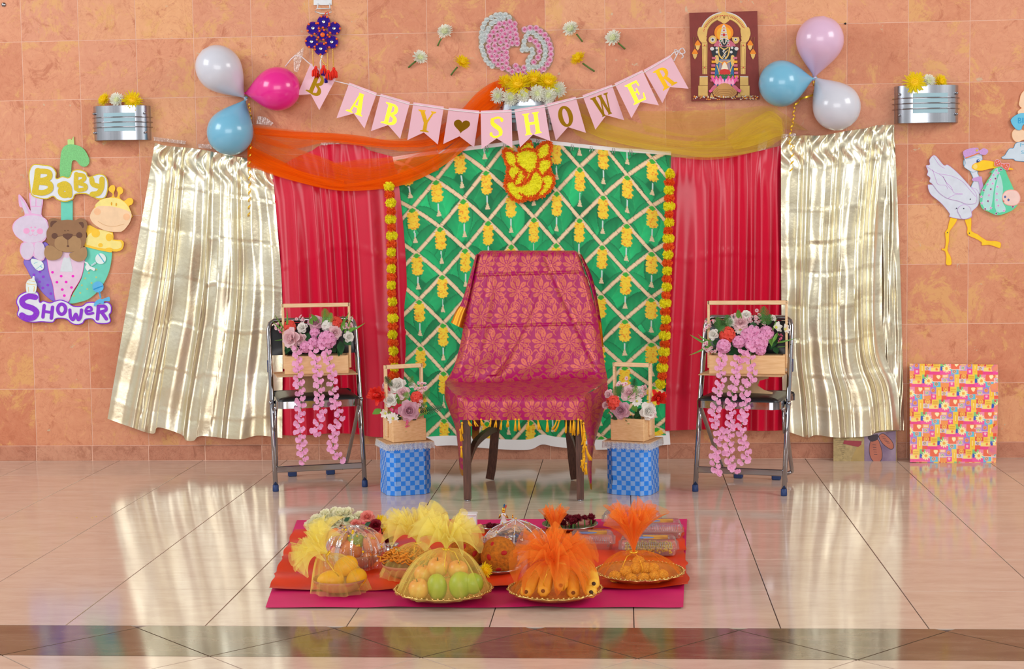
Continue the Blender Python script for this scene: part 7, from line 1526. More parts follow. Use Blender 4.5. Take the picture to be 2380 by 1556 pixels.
def plate(px, py, hw, label, m, kind='plate', deep=.018, scal=0, group=None):
    c = base(px, py); R = hw / PPM(c.y); t = thing(kind, label, kind, c, group); n = 72; V = []; F = []
    prof = [(.0, .0), (.62, .0), (.70, .004), (.90, deep), (1.0, deep + .004), (1.0, deep), (.9, deep - .006), (.68, -.003), (0.0, -.004)]
    for r, z in prof: V += [c + Vector((R * r * (1 + (.02 * math.sin(k * 2 * PI / n * scal) if scal and r > .8 else 0)) * math.cos(2 * PI * k / n), R * r * (1 + (.02 * math.sin(k * 2 * PI / n * scal) if scal and r > .8 else 0)) * math.sin(2 * PI * k / n), z + .005)) for k in range(n)]
    for i in range(len(prof) - 1): F += [(i * n + k, i * n + (k + 1) % n, (i + 1) * n + (k + 1) % n, (i + 1) * n + k) for k in range(n)]
    obj('dish', V, F, m, t)
    if scal:
        b = MB()
        for k in range(56):
            a = 2 * PI * k / 56; b.ball(c + Vector((R * .97 * math.cos(a), R * .97 * math.sin(a), deep + .009)), .0042, 6, 4)
        b.build('rim_beads', m, t)['kind'] = 'stuff'
    return c, R
def bowl(px, py, hw, h, label, m, group=None, kind='bowl'):
    c = base(px, py); R = hw / PPM(c.y); t = thing(kind, label, kind, c, group); b = MB()
    b.lathe([(.0, .004), (R * .62, .002), (R * .80, h * .35), (R * .96, h * .8), (R, h), (R * .965, h), (R * .9, h * .75), (R * .7, h * .3), (0, .012)], 48, 0, T(c)); b.build('body', m, t); return c, R
def tulle(c, R, tie, fdir, L, spread, label, m, m2, seed, ribbon=None, zr=.02, bulge=.62, layers=2, group=None, skirt=1.0):
    """net gathered up round a dish (skirt), tied, and fanned out above the tie"""
    R0 = random.Random(seed); t = thing('net_wrap', label, 'wrapping', c, group); na, nt_ = 140, 22
    ph = [R0.uniform(0, 6.28) for _ in range(6)]
    for q in range(1):
        V = []; UV = []
        for i in range(nt_ + 1):
            s = i / nt_
            for k in range(na + 1):
                a = 2 * PI * k / na; fold = .05 * math.sin(9 * a + ph[0]) + .05 * math.sin(14 * a + ph[1] + s) + .03 * math.sin(23 * a + ph[2])
                r = R * (s ** bulge) * skirt * (1 + fold * 1.1 * (1 - .35 * s)); hz = (1 - s ** 1.7)
                rim = c + Vector((r * math.cos(a), r * math.sin(a), 0)); p = Vector((rim.x + (tie.x - c.x) * (1 - s) ** 1.2, rim.y + (tie.y - c.y) * (1 - s) ** 1.2, c.z + zr + (tie.z - c.z - zr) * hz + .004 * math.sin(11 * a + ph[3]) * s * (1 - s)))
                V.append(p); UV.append((k / na, s))
        obj('skirt', V, grid_faces(na, nt_), m, t, True, None, UV)
    Mx = aim(tie, fdir)
    for q in range(layers):
        V = []; UV = []; nt2 = 16; sp = spread * (1 - .30 * q); LL = L * (1 - .06 * q + .08 * (q % 2))
        for i in range(nt2 + 1):
            s = i / nt2
            for k in range(na + 1):
                a = 2 * PI * k / na; A = .22 * math.sin(7 * a + ph[3] + q) + .20 * math.sin(11 * a + ph[4] + 2 * q) + .14 * math.sin(19 * a + ph[5])
                th = sp * (.25 + .75 * s ** .8) * (1 + A * (.4 + .6 * s)); r = LL * s * (1 + .10 * math.sin(5 * a + q) + .05 * math.sin(16 * a + ph[0]))
                V.append(Mx @ Vector((r * math.sin(th) * math.cos(a) + .004 * math.cos(a), r * math.sin(th) * math.sin(a) + .004 * math.sin(a), r * math.cos(th)))); UV.append((k / na, s))
        obj('ruffle', V, grid_faces(na, nt2), m2, t, True, None, UV)
    b = MB(); n = 20; b.tube([Mx @ Vector((.011 * math.cos(2 * PI * k / n), .011 * math.sin(2 * PI * k / n), 0)) for k in range(n)], .0035, 6, closed=True)
    for s in (-1, 1): b.tube([Mx @ Vector((0, 0, 0)), Mx @ Vector((.02 * s, -.02, -.01)), Mx @ Vector((.035 * s, -.03, -.045)), Mx @ Vector((.030 * s, -.035, -.07))], .0018, 5)
    b.build('tie_ribbon', M['ribbon'], t); return t
def fruit(name, px, py, y, r, m, label, cat, group=None, sq=(1, 1, 1), d=(0, 0, 1), prof=None, stem=True, extra=None):
    p = AT(px, py, y); t = thing(name, label, cat, p, group); R = r / PPM(y)
    pr = prof or [(0, -.86), (.25, -.98), (.6, -.86), (.88, -.5), (1, 0), (.93, .45), (.68, .80), (.35, .92), (.12, .84), (0, .78)]
    pr = crom(pr, 3); b = MB(); b.lathe([(max(0, x), z) for x, z in pr], 28, 0, aim(p, d, (R * sq[0], R * sq[1], R * sq[2]))); b.build('flesh', m, t)
    if stem: b = MB(); b.tube([aim(p, d, (R * sq[0], R * sq[1], R * sq[2])) @ Vector((0, 0, z)) for z in (.78, 1.0, 1.12)], R * .06, 6); b.build('stem', M['wood_d'], t)
    return t
MANGO = [(0, -1.02), (.35, -.97), (.72, -.7), (.95, -.25), (1, .12), (.88, .55), (.6, .9), (.28, 1.05), (0, 1.08)]
M['mango'] = mat('ripe yellow mango', (250, 192, 30), .45, nscale=12, rgb2=(244, 170, 24)); M['mango_g'] = mat('green mango', (172, 190, 54), .4, nscale=10, rgb2=(150, 172, 50)); M['apple'] = mat('red yellow apple', (232, 96, 66), .35, nscale=9, rgb2=(238, 190, 90)); M['orange'] = mat('orange peel', (244, 140, 40), .5, bump=.2, bscale=300); M['peach'] = mat('peach skin', (244, 170, 110), .5, nscale=9, rgb2=(240, 140, 90)); M['coco'] = mat('turmeric coated coconut', (196, 112, 14), .85, nscale=90, namt=.35, bump=.8, bscale=160); M['vermil'] = mat('vermilion paste', (186, 20, 16), .7); M['ladoo'] = mat('golden sweet ball', (246, 176, 56), .7, nscale=160, namt=.35, bump=.8, bscale=220); M['banana'] = mat('ripe banana', (252, 206, 70), .5, nscale=14, rgb2=(240, 176, 52)); M['ban_tip'] = mat('dark banana tip', (70, 44, 24), .7); M['snack'] = mat('fried snack', (222, 138, 30), .65, namt=.3, nscale=60)

# bowl of ripe mangoes in yellow net
c, R = bowl(790, 1372, 66, .042, 'terracotta coloured bowl of mangoes at the front corner of the cloth', M['clay'])
zt = c.y
for px, py, r, sq, d, lb in ((768, 1350, 24, (1, 1, 1.3), (1, .1, .1), 'ripe yellow mango lying along the front rim of the bowl'), (828, 1346, 22, (1, 1, 1.15), (.75, .2, .7), 'ripe yellow mango at the bowl rim facing the green mangoes'), (803, 1318, 24, (1, 1, 1.2), (.6, .2, .35), 'ripe yellow mango on top of the other mangoes in the bowl')):
    fruit('mango', px, py, zt + (.03 if py < 1330 else 0) - .01, r, M['mango'], lb, 'mango', 'ripe mangoes in the bowl', sq, d, MANGO, False)
tulle(c, R * 1.06, AT(762, 1288, zt - .02), (-.62, -.15, .5), .115, 1.0, 'yellow net wrap tied around the mango bowl, fanned sideways', M['t_yel'], M['t_yel2'], 1, None, .0, .55, 3)
# fruit basket in cellophane behind
c, R = bowl(826, 1316, 66, .05, 'round cane basket of fruit wrapped in cellophane behind the mango bowl', M['clay'], None, 'basket')
zt = c.y
for nm, px, py, r, m, lb in (('orange', 818, 1276, 27, 'orange', 'orange at the front of the cellophane basket'), ('peach', 868, 1262, 27, 'peach', 'peach in the cellophane basket on the side of the yellow bundles'), ('orange', 862, 1300, 22, 'orange', 'orange low in the cellophane basket beside the snack bundle'), ('pear', 828, 1258, 22, 'mango_g', 'pale green pear at the top of the cellophane basket'), ('apple', 786, 1250, 24, 'apple', 'red apple in the cellophane basket towards the white roses'), ('peach', 790, 1290, 24, 'peach', 'peach behind the knot of the mango bundle')):
    fruit(nm, px, py, zt + .01, r, M[m], lb, nm, None, (1, 1, .94), (rnd(-.3, .3), rnd(-.3, .1), 1))
t = thing('cellophane_wrap', 'crinkled clear cellophane dome over the fruit basket', 'wrapping', c); V = []; n, m_ = 120, 26
for i in range(m_ + 1):
    s = i / m_
    for k in range(n + 1):
        a = 2 * PI * k / n; f_ = 1 + .05 * math.sin(13 * a + 2 * s) + .03 * math.sin(29 * a) * s; r = R * 1.12 * math.sin(min(1, s * 1.02) * PI / 2) ** .8 * f_; V.append(c + Vector((r * math.cos(a), r * math.sin(a), .005 + .138 * math.cos(s * PI / 2) ** .75 * (1 + .03 * math.sin(9 * a)))))
obj('film', V, grid_faces(n, m_), M['cello'], t)
b = MB()
for k in range(30): a, e = rnd(0, 6.28), rnd(.3, 1.2); p = c + Vector((R * 1.13 * math.sin(e) * math.cos(a), R * 1.13 * math.sin(e) * math.sin(a), .005 + .140 * math.cos(e) ** .75)); b.ball(p, (.0045, .002, .0045), 6, 4)
b.build('gold_dots', M['yellow_core'], t)['kind'] = 'stuff'
# rose bunch behind
c = base(800, 1258); t = thing('rose_basket', 'small dark basket holding the bunch of cut roses', 'basket', c); b = MB(); b.lathe([(.03, 0), (.05, .005), (.085, .05), (.09, .055), (.08, .05), (.05, .01), (0, .008)], 30, 0, T(c)); b.build('body', M['clay'], t)
M['f_cream'] = pet('cream green rose petal', (250, 246, 218), (240, 240, 204)); M['f_dred'] = pet('dark red rose petal', (130, 10, 34), (160, 24, 46)); M['f_rpink'] = pet('red edged rose petal', (240, 110, 100), (248, 190, 176))
FM['rose_c'] = mk_rose('cream_rose', M['f_cream']); FM['rose_d'] = mk_rose('red_rose', M['f_dred']); FM['rose_r'] = mk_rose('pink_rose', M['f_rpink'])
def cutflower(kind, px, py, r, y, label, d=None, group=None, nm='rose'):
    p = AT(px, py, y); t = thing(nm, label, 'flower', p, group); link('bloom', FM[kind] if kind in FM else CHR[kind], t, aim(p, d or (rnd(-.3, .3), -.8, .7), r / PPM(y), rnd(0, 6)))
    b = MB(); b.tube([p, p + Vector((0, .02, -.05))], .003, 5); b.build('stem', M['stem'], t); return t
CHR = {'y': CH_Y}
RY = c.y
CR = ['on the yellow net side of the bunch', 'high on the yellow net side of the bunch', 'large, low in the bunch above the cellophane', 'behind the large low one of the bunch', 'large, at the middle top of the bunch', 'just under the middle top one of the bunch', 'beside the middle top one of the bunch', 'large, low next to the pale pink bud', 'beside the red edged rose of the bunch', 'outermost, drooping towards the yellow net', 'tiny bud standing highest of the bunch']
for k, (px, py, r) in enumerate(((737, 1212, 16), (757, 1199, 15), (770, 1222, 20), (762, 1207, 17), (790, 1200, 19), (785, 1211, 15), (808, 1196, 16), (816, 1216, 19), (836, 1203, 14), (723, 1224, 15), (778, 1190, 11))):
    cutflower('rose_c', px, py, r * 1.1, RY - .02 + (py - 1210) * -.001, 'cream white rose ' + CR[k], (rnd(-.5, .5), -.6, .8), 'cream roses in the bunch')
cutflower('rose_r', 854, 1205, 18, RY - .03, 'red edged pale rose in the bunch beside the yellow flower'); cutflower('rose_r', 827, 1221, 14, RY - .05, 'pale pink rose bud low in the bunch')
for px, py, lb in ((873, 1224, 'dark red rose under the red edged rose'), (746, 1231, 'dark red rose under the cream roses near the yellow net'), (899, 1258, 'dark red rose lying between the cellophane basket and the snack bundle'), (884, 1276, 'dark red rose lying at the foot of the cellophane basket')): cutflower('rose_d', px, py, 17, RY - .05 if py < 1240 else RY - .12, lb)
cutflower('y', 886, 1214, 19, RY, 'yellow chrysanthemum at the end of the rose bunch', (.3, -.7, .6), None, 'chrysanthemum'); cutflower('y', 900, 1232, 15, RY - .03, 'yellow chrysanthemum low beside the back yellow bundle', (.3, -.7, .6), None, 'chrysanthemum')
for px, py in ((848, 1217), (800, 1206), (745, 1215)): blade(t, 'leaf', (px, py + 6), (px + 14, py - 4), None, RY - .06)
# small metal pot
c = base(912, 1292); t = thing('metal_pot', 'small dark metal pot between the fruit basket and snack bundle', 'pot', c); b = MB(); b.lathe([(.0, .002), (.02, 0), (.03, .014), (.026, .028), (.018, .036), (.026, .044), (.022, .044), (.014, .036), (.0, .03)], 26, 0, T(c)); b.build('body', M['steel2'], t)
# snack bundle (back yellow net)
c, R = bowl(948, 1338, 62, .045, 'cane bowl of fried snack strands under the back yellow net', M['clay'])
b = MB()
for k in range(150):
    a, rr = rnd(0, 6.28), R * .85 * math.sqrt(rnd(0, 1)); p = c + Vector((rr * math.cos(a), rr * math.sin(a), .05 + .035 * (1 - (rr / R) ** 2) + rnd(-.008, .008))); q = rnd(0, 6.28)
    b.tube([p + Vector((.018 * math.cos(q + e) * (1 + .2 * e), .018 * math.sin(q + e) * (1 + .2 * e), .008 * math.sin(3 * e))) for e in (0, .7, 1.4, 2.1, 2.8)], .0028, 5)
o = b.build('fried_snack', M['snack']); tag(o, 'heap of thin curly orange fried snack in the cane bowl', 'snack'); o['kind'] = 'stuff'
tulle(c, R * 1.08, AT(972, 1262, c.y), (-.16, -.05, 1), .135, .95, 'yellow net wrap of the snack bowl, standing behind the other yellow bundle', M['t_yel'], M['t_yel2'], 2, None, .0, .6, 3)
# front yellow bundle on a gold plate
c, R = plate(1031, 1386, 118, 'gold rimmed plate of green mangoes and apples at the front', M['gold_plate'], scal=18)
y0 = c.y
for nm, px, py, r, m, sq, d, lb, pr in (('mango', 1016, 1366, 24, 'mango_g', (1, 1, 1.25), (-.1, .1, 1), 'upright green mango in the middle of the front plate', MANGO), ('mango', 1070, 1362, 28, 'mango_g', (1, 1, 1.1), (.15, .1, 1), 'larger green mango beside the upright one on the front plate', MANGO), ('mango', 1100, 1358, 24, 'mango_g', (1, 1, 1), (.4, .2, 1), 'green mango half hidden at the edge of the front plate', MANGO), ('apple', 974, 1370, 25, 'apple', (1, 1, .95), (-.2, -.2, 1), 'red and yellow apple at the edge of the front plate', None), ('apple', 1018, 1320, 25, 'apple', (1, 1, .95), (0, -.3, 1), 'reddish apple on top of the front plate under the knot', None), ('apple', 1064, 1326, 24, 'apple', (1, 1, .95), (.2, -.2, 1), 'red apple on top of the front plate towards the coconut', None), ('apple', 984, 1335, 22, 'apple', (1, 1, .95), (0, 0, 1), 'red apple behind the edge apple on the front plate', None)):
    fruit(nm, px, py, y0 + (-.05 if py > 1355 else .03), r, M[m], lb, nm, None, sq, d, pr, nm == 'apple')
tulle(c, R * .93, AT(1037, 1277, y0), (.06, -.05, 1), .125, 1.05, 'tall yellow net wrap over the plate of green mangoes', M['t_yel'], M['t_yel2'], 3, None, .016, .62, 3)
# coconuts
for px, py, r, lb, pb in ((1160, 1293, 44, 'turmeric coated coconut with red dots on a small steel plate', True), (1086, 1284, 42, 'turmeric coated coconut half hidden behind the front yellow net', False)):
    cy_ = base(px, py + r * .82).y; p = AT(px, py, cy_); R = r / PPM(cy_); t = thing('coconut', lb, 'coconut', p); b = MB(); b.lathe([(max(0, x), z) for x, z in crom([(0, -.94), (.4, -.9), (.8, -.62), (.99, -.1), (.95, .35), (.72, .74), (.4, .96), (.14, 1.02), (0, 1.0)], 4)], 36, 0, aim(p, (.03, -.05, 1), R)); b.build('shell', M['coco'], t)
    b = MB(); Rr = random.Random(5); nf = 900
    for k in range(nf):
        z = 1 - 1.9 * (k + .5) / nf; a = k * 2.39996; rr = math.sqrt(max(0, 1 - z * z)); d = Vector((rr * math.cos(a), rr * math.sin(a), z)); b.petal(aim(p + d * R * .95, d, 1, Rr.uniform(0, 6)) @ RX(Rr.uniform(.1, .7)), .010, .0012, .4, 0, 1, 0, [1, .3])
    b.build('husk_fibre', M['coco'], t)['kind'] = 'stuff'
    for k, (dx, dy) in enumerate([(-.48, -.12), (.34, -.36), (.02, .56), (-.30, .80 * -1 + .02)] if pb else [(.5, -.1), (-.1, -.5)]):
        nz_ = math.sqrt(max(.05, 1 - dx * dx - dy * dy)); d = Vector((dx, -nz_, -dy)); b = MB(); b.ball((0, 0, 0), (.0085, .0115, .003), 10, 6, 0, aim(p + d * R * 1.0, d, 1, rnd(0, 3))); b.build('red_dot', M['vermil'], t)
plate(1158, 1331, 54, 'small steel plate under the dotted coconut', M['steel2'], deep=.012)
cutflower('y', 1127, 1326, 20, base(1127, 1345).y, 'yellow chrysanthemum lying between the coconut and the front plate', (.6, -.7, .2), None, 'chrysanthemum'); cutflower('y', 1207, 1278, 9, base(1207, 1290).y, 'small yellow flower beside the crystal bowl foot', (0, -.6, .7), None, 'chrysanthemum')
# crystal bowl of chocolates under a clear net dome
c = base(1200, 1283); t = thing('crystal_bowl', 'wide crystal glass bowl of wrapped chocolates behind the coconut', 'bowl', c); n = 40; V = []; F = []; Rb = 82 / PPM(c.y)
pr = [(.45, 0), (.55, .01), (.85, .03), (1.0, .05), (.97, .052), (.8, .034), (.5, .014), (0, .012)]
for r, z in pr: V += [c + Vector((Rb * r * (1 + .05 * (k % 2)) * math.cos(2 * PI * k / n), Rb * r * (1 + .05 * (k % 2)) * math.sin(2 * PI * k / n), z)) for k in range(n)]
for i in range(len(pr) - 1): F += [(i * n + k, i * n + (k + 1) % n, (i + 1) * n + (k + 1) % n, (i + 1) * n + k) for k in range(n)]
obj('bowl_glass', V, F, M['glass'], t, False)
chm = [pm('brown chocolate wrapper', (96, 54, 34), .35), pm('navy wrapper', (40, 66, 130), .3), pm('gold wrapper', (226, 170, 60), .3, metal=.6), pm('silver wrapper', (196, 200, 206), .25, metal=.7), pm('red brown wrapper', (130, 50, 36), .35)]
cm = MB(); cm.box((0, 0, 0), (.03, .018, .012), 0, None, .003); cm.petal(T(.015, 0, 0) @ RZ(-PI / 2), .012, .016, .3, .2, 1, 0, [.4, 1]); cm.petal(T(-.015, 0, 0) @ RZ(PI / 2), .012, .016, .3, .2, 1, 0, [.4, 1]); chd = [cm.data('wrapped_chocolate', [m]) for m in chm]
for k in range(46):
    a, rr = rnd(0, 6.28), Rb * .72 * math.sqrt(rnd(0, 1)); z = .03 + .045 * (1 - (rr / Rb) ** 2) + rnd(0, .01); o = link('chocolate', chd[k % 5], None, T(c + Vector((rr * math.cos(a), rr * math.sin(a), z))) @ Euler((rnd(-.6, .6), rnd(-.6, .6), rnd(0, 6))).to_matrix().to_4x4())
    tag(o, {0: 'brown wrapped chocolate in the crystal bowl under the clear dome', 1: 'navy blue wrapped chocolate in the crystal bowl', 2: 'gold wrapped chocolate in the crystal bowl', 3: 'silver wrapped chocolate in the crystal bowl', 4: 'red brown wrapped chocolate in the crystal bowl'}[k % 5], 'chocolate', ['brown', 'navy', 'gold', 'silver', 'red brown'][k % 5] + ' wrapped chocolates in the crystal bowl')
t = thing('net_dome', 'clear umbrella shaped cover with gold beads over the crystal bowl', 'cover', c); V = []; n, m_ = 64, 16; top = .105; Rd = Rb * .92
for i in range(m_ + 1):
    s = i / m_
    for k in range(n + 1):
        a = 2 * PI * k / n; sc_ = 1 - .12 * abs(math.sin(4 * a)) * s; r = Rd * math.sin(s * PI / 2) ** .9 * sc_; V.append(c + Vector((r * math.cos(a), r * math.sin(a), .03 + (top - .03) * math.cos(s * PI / 2) ** .8 + .016 * (1 - s) ** 4)))
obj('film', V, grid_faces(n, m_), film('clear beaded cover', .07, (236, 238, 240), .08), t)
b = MB()
for i in (4, 9, 14):
    for k in range(8): b.ball(V[i * (n + 1) + k * 8] + Vector((0, 0, .002)), .0032, 6, 4)
b.ball(V[0] + Vector((0, 0, .003)), .0045, 8, 6); b.build('gold_beads', M['bead_g'], t)['kind'] = 'stuff'
for k in range(8): b = MB(); b.tube([V[i * (n + 1) + k * 8] for i in range(m_ + 1)], .0014, 5); b.build('rib', M['bead_w'], t)
# figurines, flower plates
gm = pm('polished gold figurine', (226, 172, 60), .25, metal=.9)
def figurine(px, py, h, label, crest):
    c = base(px, py); t = thing('figurine', label, 'figurine', c); s = h; b = MB(); b.lathe([(.0, 0), (.16 * s, 0), (.17 * s, .06 * s), (.10 * s, .10 * s), (.0, .10 * s)], 18, 0, T(c)); b.build('base', gm, t)
    b = MB(); b.lathe([(.15 * s, .1 * s), (.13 * s, .3 * s), (.08 * s, .42 * s), (.11 * s, .52 * s), (.10 * s, .6 * s), (.035 * s, .64 * s), (0, .64 * s)], 16, 0, T(c)); b.build('robe', pm('white blue figurine robe', (222, 214, 214), .4), t)
    b = MB(); b.ball(c + Vector((0, 0, .70 * s)), .07 * s, 12, 8); b.lathe([(.075 * s, 0), (.06 * s, .05 * s), (.02 * s, .12 * s), (0, .13 * s)], 12, 0, T(c + Vector((0, 0, .74 * s)))); b.build('head', gm, t)
    b = MB()
    for q in (-1, 1): b.tube([c + Vector((q * .09 * s, 0, .57 * s)), c + Vector((q * .17 * s, -.04 * s, .46 * s)), c + Vector((-.12 * s if q < 0 else -.02 * s, -.10 * s, .60 * s))], [.03 * s, .026 * s, .02 * s], 7)
    b.build('arms', gm, t)
    if crest:
        b = MB(); b.petal(aim(c + Vector((.02 * s, 0, .84 * s)), (0, -1, 0)) @ RZ(-.15), .15 * s, .07 * s, .1, .2, 3); b.build('crest_feather', pm('peacock blue', (26, 96, 140), .4), t)
        b = MB(); b.petal(aim(c + Vector((.05 * s, 0, .80 * s)), (0, -1, 0)) @ RZ(-.4), .16 * s, .07 * s, .1, .2, 3); b.build('crest_ribbon', pm('dusty red figurine crest', (186, 80, 70), .5), t)
    else: b = MB(); b.lathe([(.05 * s, .83 * s), (.03 * s, .93 * s), (0, 1.0 * s)], 10, 0, T(c)); b.build('crown', gm, t)
figurine(1171, 1232, .105, 'gold figurine with a blue and red crest behind the crystal bowl', True); figurine(1192, 1224, .05, 'tiny gold idol with pointed crown beside the crested figurine', False)
c, R = plate(1146, 1234, 30, 'small steel plate of dark red flowers behind the crystal bowl', M['steel2'], deep=.010)
M['f_maroon'] = pet('dark maroon petal', (108, 6, 30), (140, 16, 44)); CHR['m'] = chrys('maroon_bloom', [M['f_maroon'], M['f_maroon']], 4, 1.0, .3, 9, .1)
for k in range(8): cutflower('m', 1146 + rnd(-22, 22), 1227 + rnd(-6, 3), 9, c.y + rnd(-.02, .03), 'small dark red flower on the steel plate behind the crystal bowl', (rnd(-.4, .4), -.4, .8), 'dark red flowers on the small plate', 'chrysanthemum')
c, R = plate(1325, 1230, 66, 'wide steel plate heaped with dark red flowers at the back', M['steel2'], deep=.014)
for k in range(22): cutflower('m', 1325 + rnd(-56, 56), 1213 + rnd(-12, 5), rnd(9, 13), c.y + rnd(-.05, .06), 'dark red flower heaped on the wide plate at the back', (rnd(-.6, .6), -.3, .8), 'dark red flowers on the wide plate', 'chrysanthemum')
c = base(1091, 1232); t = thing('white_box', 'small white box standing behind the front yellow net', 'box', c); b = MB(); b.box(c + Vector((0, 0, .030)), (.06, .05, .06), 0, None, .004); b.build('body', M['white_plastic'], t, False); b = MB(); b.box(c + Vector((0, 0, .064)), (.064, .054, .008), 0, None, .002); b.build('lid', M['white_plastic'], t, False)
c = base(1212, 1316); t = thing('silver_box', 'small patterned silver box between the coconut and the orange bundle', 'box', c); b = MB(); b.box(c + Vector((0, 0, .022)), (.045, .04, .044), 0, T(0, 0, 0), .003); b.build('body', chm[3], t, False); b = MB(); b.box(c + Vector((0, 0, .048)), (.048, .043, .008), 0, None, .002); b.build('lid', M['white_plastic'], t, False)
# clear clamshell boxes
M['boondi'] = mat('yellow sweet crumbs', (250, 206, 30), .6, namt=.2, nscale=80); M['sticker'] = mat('brown printed label', (150, 84, 54), .5, nscale=14, rgb2=(226, 170, 70)); M['sticker2'] = mat('blue oval label print', (120, 150, 210), .5)
def clam(x0, x1, py, h, dpt, label, fill, lift=0.0, ang=0.0):
    a, b_ = base(x0, py), base(x1, py); c = (a + b_) / 2; w = (b_ - a).length; z0 = lift; t = thing('clamshell_box', label, 'box', c + Vector((0, 0, z0)), None)
    def shell(name, rows):
        V = []; F = []; O = []
        for (e, z) in rows:
            wx, dy, r = w / 2 - e, dpt / 2 - e, .018
            ring_ = []
            for qx, qy, a0 in ((1, -1, -PI / 2), (1, 1, 0), (-1, 1, PI / 2), (-1, -1, PI)):
                for k in range(5): an = a0 + PI / 2 * k / 4; ring_.append(c + Vector((qx * (wx - r) + r * math.cos(an), dpt / 2 + qy * (dy - r) + r * math.sin(an), z0 + z)))
            V += ring_
        n = 20
        for i in range(len(rows) - 1): F += [(i * n + k, i * n + (k + 1) % n, (i + 1) * n + (k + 1) % n, (i + 1) * n + k) for k in range(n)]
        F.append(tuple((len(rows) - 1) * n + k for k in range(n))); return obj(name, V, F, M['glass'], t, False)
    shell('tray', [(-.004, h * .48), (.004, h * .46), (.010, .004), (.02, .001)]); shell('lid', [(-.004, h * .50), (.003, h * .52), (.006, h * .62), (.004, h * .66), (.009, h * .74), (.007, h * .80), (.014, h * .95), (.03, h)])
    b = MB()
    for k in range(int(w / .008)):
        x = -w / 2 + .02 + k * .008
        if x < w / 2 - .02: b.tube([c + Vector((x, .006, z0 + h * .55)), c + Vector((x, .012, z0 + h * .93))], .0018, 4)
    b.build('lid_ridges', M['glass'], t)['kind'] = 'stuff'
    b = MB(); b.box(c + Vector((w * .12, dpt * .45, z0 + h + .0006)), (w * .42, dpt * .42, .0008)); lb = b.build('label_sticker', M['sticker'], t, False)
    b = MB(); b.lathe([(.036, 0), (.036, .0006), (0, .0006)], 24, 0, T(c + Vector((-.02, dpt * .4, z0 + h + .0012))) @ S(1.1, .5, 1)); b.build('label_print', M['sticker2'], lb)
    if fill:
        b = MB(); Rr = random.Random(int(x0))
        for k in range(380): b.ball(c + Vector((Rr.uniform(-.5, .5) * (w - .045), dpt / 2 + Rr.uniform(-.5, .5) * (dpt - .045), z0 + .008 + Rr.uniform(0, 1) * h * .42)), Rr.uniform(.0035, .0055), 6, 4)
        o = b.build('sweet_crumbs', M['boondi']); tag(o, fill, 'sweets'); o['kind'] = 'stuff'
    return t
clam(1400, 1538, 1226, .045, .15, 'clear clamshell box at the very back behind the orange net plume', None)
clam(1460, 1588, 1256, .060, .16, 'clear clamshell box with brown label beyond the front sweet box', None)
clam(1322, 1428, 1282, .055, .16, 'clear clamshell box between the two orange bundles', None)
clam(1440, 1577, 1296, .058, .16, 'clear clamshell box of yellow sweets beside the ball sweets plate', 'yellow sweet crumbs filling the clamshell box beside the ball sweets plate')
# orange bundles
c, R = plate(1290, 1386, 113, 'gold rimmed plate of bananas under orange net', M['gold_plate'], scal=18)
y0 = c.y
for k, (px, py, dx, dz) in enumerate(((1246, 1374, -.5, 0), (1272, 1372, -.2, 0), (1322, 1376, .25, 0), (1352, 1378, .5, .1), (1356, 1362, .55, .2), (1300, 1366, .1, .2))):
    p = AT(px, py, y0 - .05 + .02 * (k % 3)); t = thing('banana', ['ripe banana at the outer end of the plate near the green mangoes', 'second ripe banana beside the outer one near the green mangoes', 'ripe banana in the gap between net folds at the plate front', 'ripe banana with a dark cut tip near the sweets plate', 'ripe banana lifted behind the dark tipped one', 'ripe banana in the middle under the orange knot'][k], 'banana', p, 'bananas under the orange net')
    P = crom([(0, .14, .035), (dx * .03, .09, .02), (dx * .05, .03, .006), (dx * .06, -.01, .0), (dx * .062, -.028, .003)], 4); rr = [.013 + .0115 * math.sin(PI * min(1, (i + 2) / (len(P) + 1))) ** .6 for i in range(len(P))]
    b = MB(); b.tube([p + Vector(q) + Vector((0, 0, dz * .05)) for q in P], rr, 7); b.build('flesh', M['banana'], t)
    b = MB(); q = p + Vector(P[-1]) + Vector((0, 0, dz * .05)); b.ball(q, (.007, .008, .0065), 8, 5); b.build('tip', M['ban_tip'], t)
tulle(c, R * .92, AT(1287, 1316, y0 - .03), (.02, -.25, 1), .13, 1.45, 'orange net wrap with wide spiky ruffles over the banana plate', M['t_or'], M['t_or2'], 5, None, .016, .7, 4)
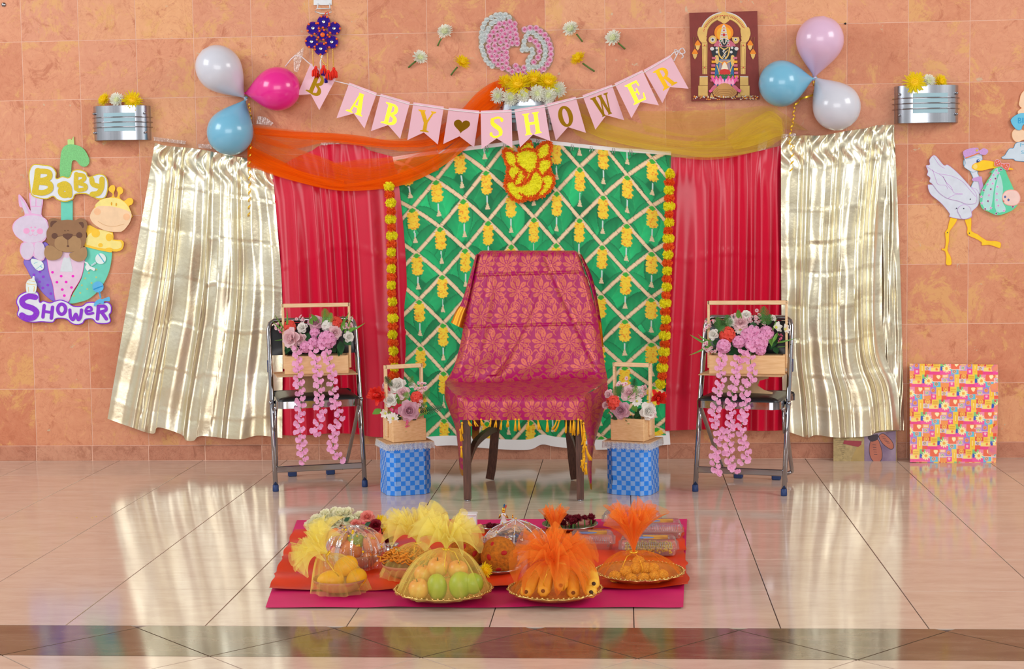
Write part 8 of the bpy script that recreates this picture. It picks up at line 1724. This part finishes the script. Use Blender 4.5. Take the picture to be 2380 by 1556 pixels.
c, R = plate(1487, 1344, 106, 'gold rimmed plate of round golden sweets under orange net', M['gold_plate'], scal=18)
y0 = c.y
LAD = ['at the outer edge beside the bananas', 'second row, above the outermost one', 'in the front row beside the outermost one', 'in the middle of the front row', 'right under the net knot', 'in the front row towards the clamshell', 'at the far front end near the clamshell', 'behind the middle ones', 'highest in the heap', 'second row towards the clamshell']
for k, (px, py) in enumerate(((1429, 1341), (1455, 1329), (1467, 1347), (1496, 1346), (1500, 1321), (1522, 1341), (1540, 1338), (1478, 1322), (1484, 1306), (1518, 1322))):
    y = y0 - .06 + (1345 - py) * .0016; p = AT(px, py, y); t = thing('ball_sweet', 'golden crumbly ball sweet ' + LAD[k] + ' on the gold plate', 'sweet', p, 'golden ball sweets'); R2 = 13.6 / PPM(y); b = MB(); Rr = random.Random(k); b.ball((0, 0, 0), 1, 16, 11, 0, T(p) @ S(R2, R2, R2 * .95))
    for q in range(110): z = 1 - 2 * (q + .5) / 110; a = q * 2.39996 + k; rr = math.sqrt(1 - z * z); b.ball(p + Vector((rr * math.cos(a), rr * math.sin(a), z * .95)) * R2, R2 * Rr.uniform(.08, .15), 5, 3)
    b.build('body', M['ladoo'], t)
tulle(c, R * .92, AT(1473, 1284, y0 - .01), (-.02, -.1, 1), .165, .52, 'orange net wrap rising in a tall plume over the ball sweets plate', M['t_or'], M['t_or2'], 6, None, .016, .62, 4)
c, R = bowl(1296, 1280, 36, .04, 'small clay bowl hidden in the back orange bundle', M['clay'])
tulle(c, R * 1.15, AT(1291, 1252, c.y), (-.03, -.05, 1), .115, .34, 'small orange net bundle with a narrow plume behind the banana plate', M['t_or2'], M['t_or2'], 7, None, .0, .6, 3)
# stray petals
for k, (px, py) in enumerate(((214, 1203), (225, 1202), (240, 1201), (436, 1088), (180, 1204))):
    b = MB(); b.petal(T(FL(px, py, .0015)) @ RZ(rnd(0, 6)), .012, .004, .2, .2, 2, 0, [.5, 1, .4]); o = b.build('fallen_petal', M['yellow_petal']); tag(o, 'tiny yellow petal fallen on the stone floor beside the gold curtain', 'petal', 'fallen yellow petals')
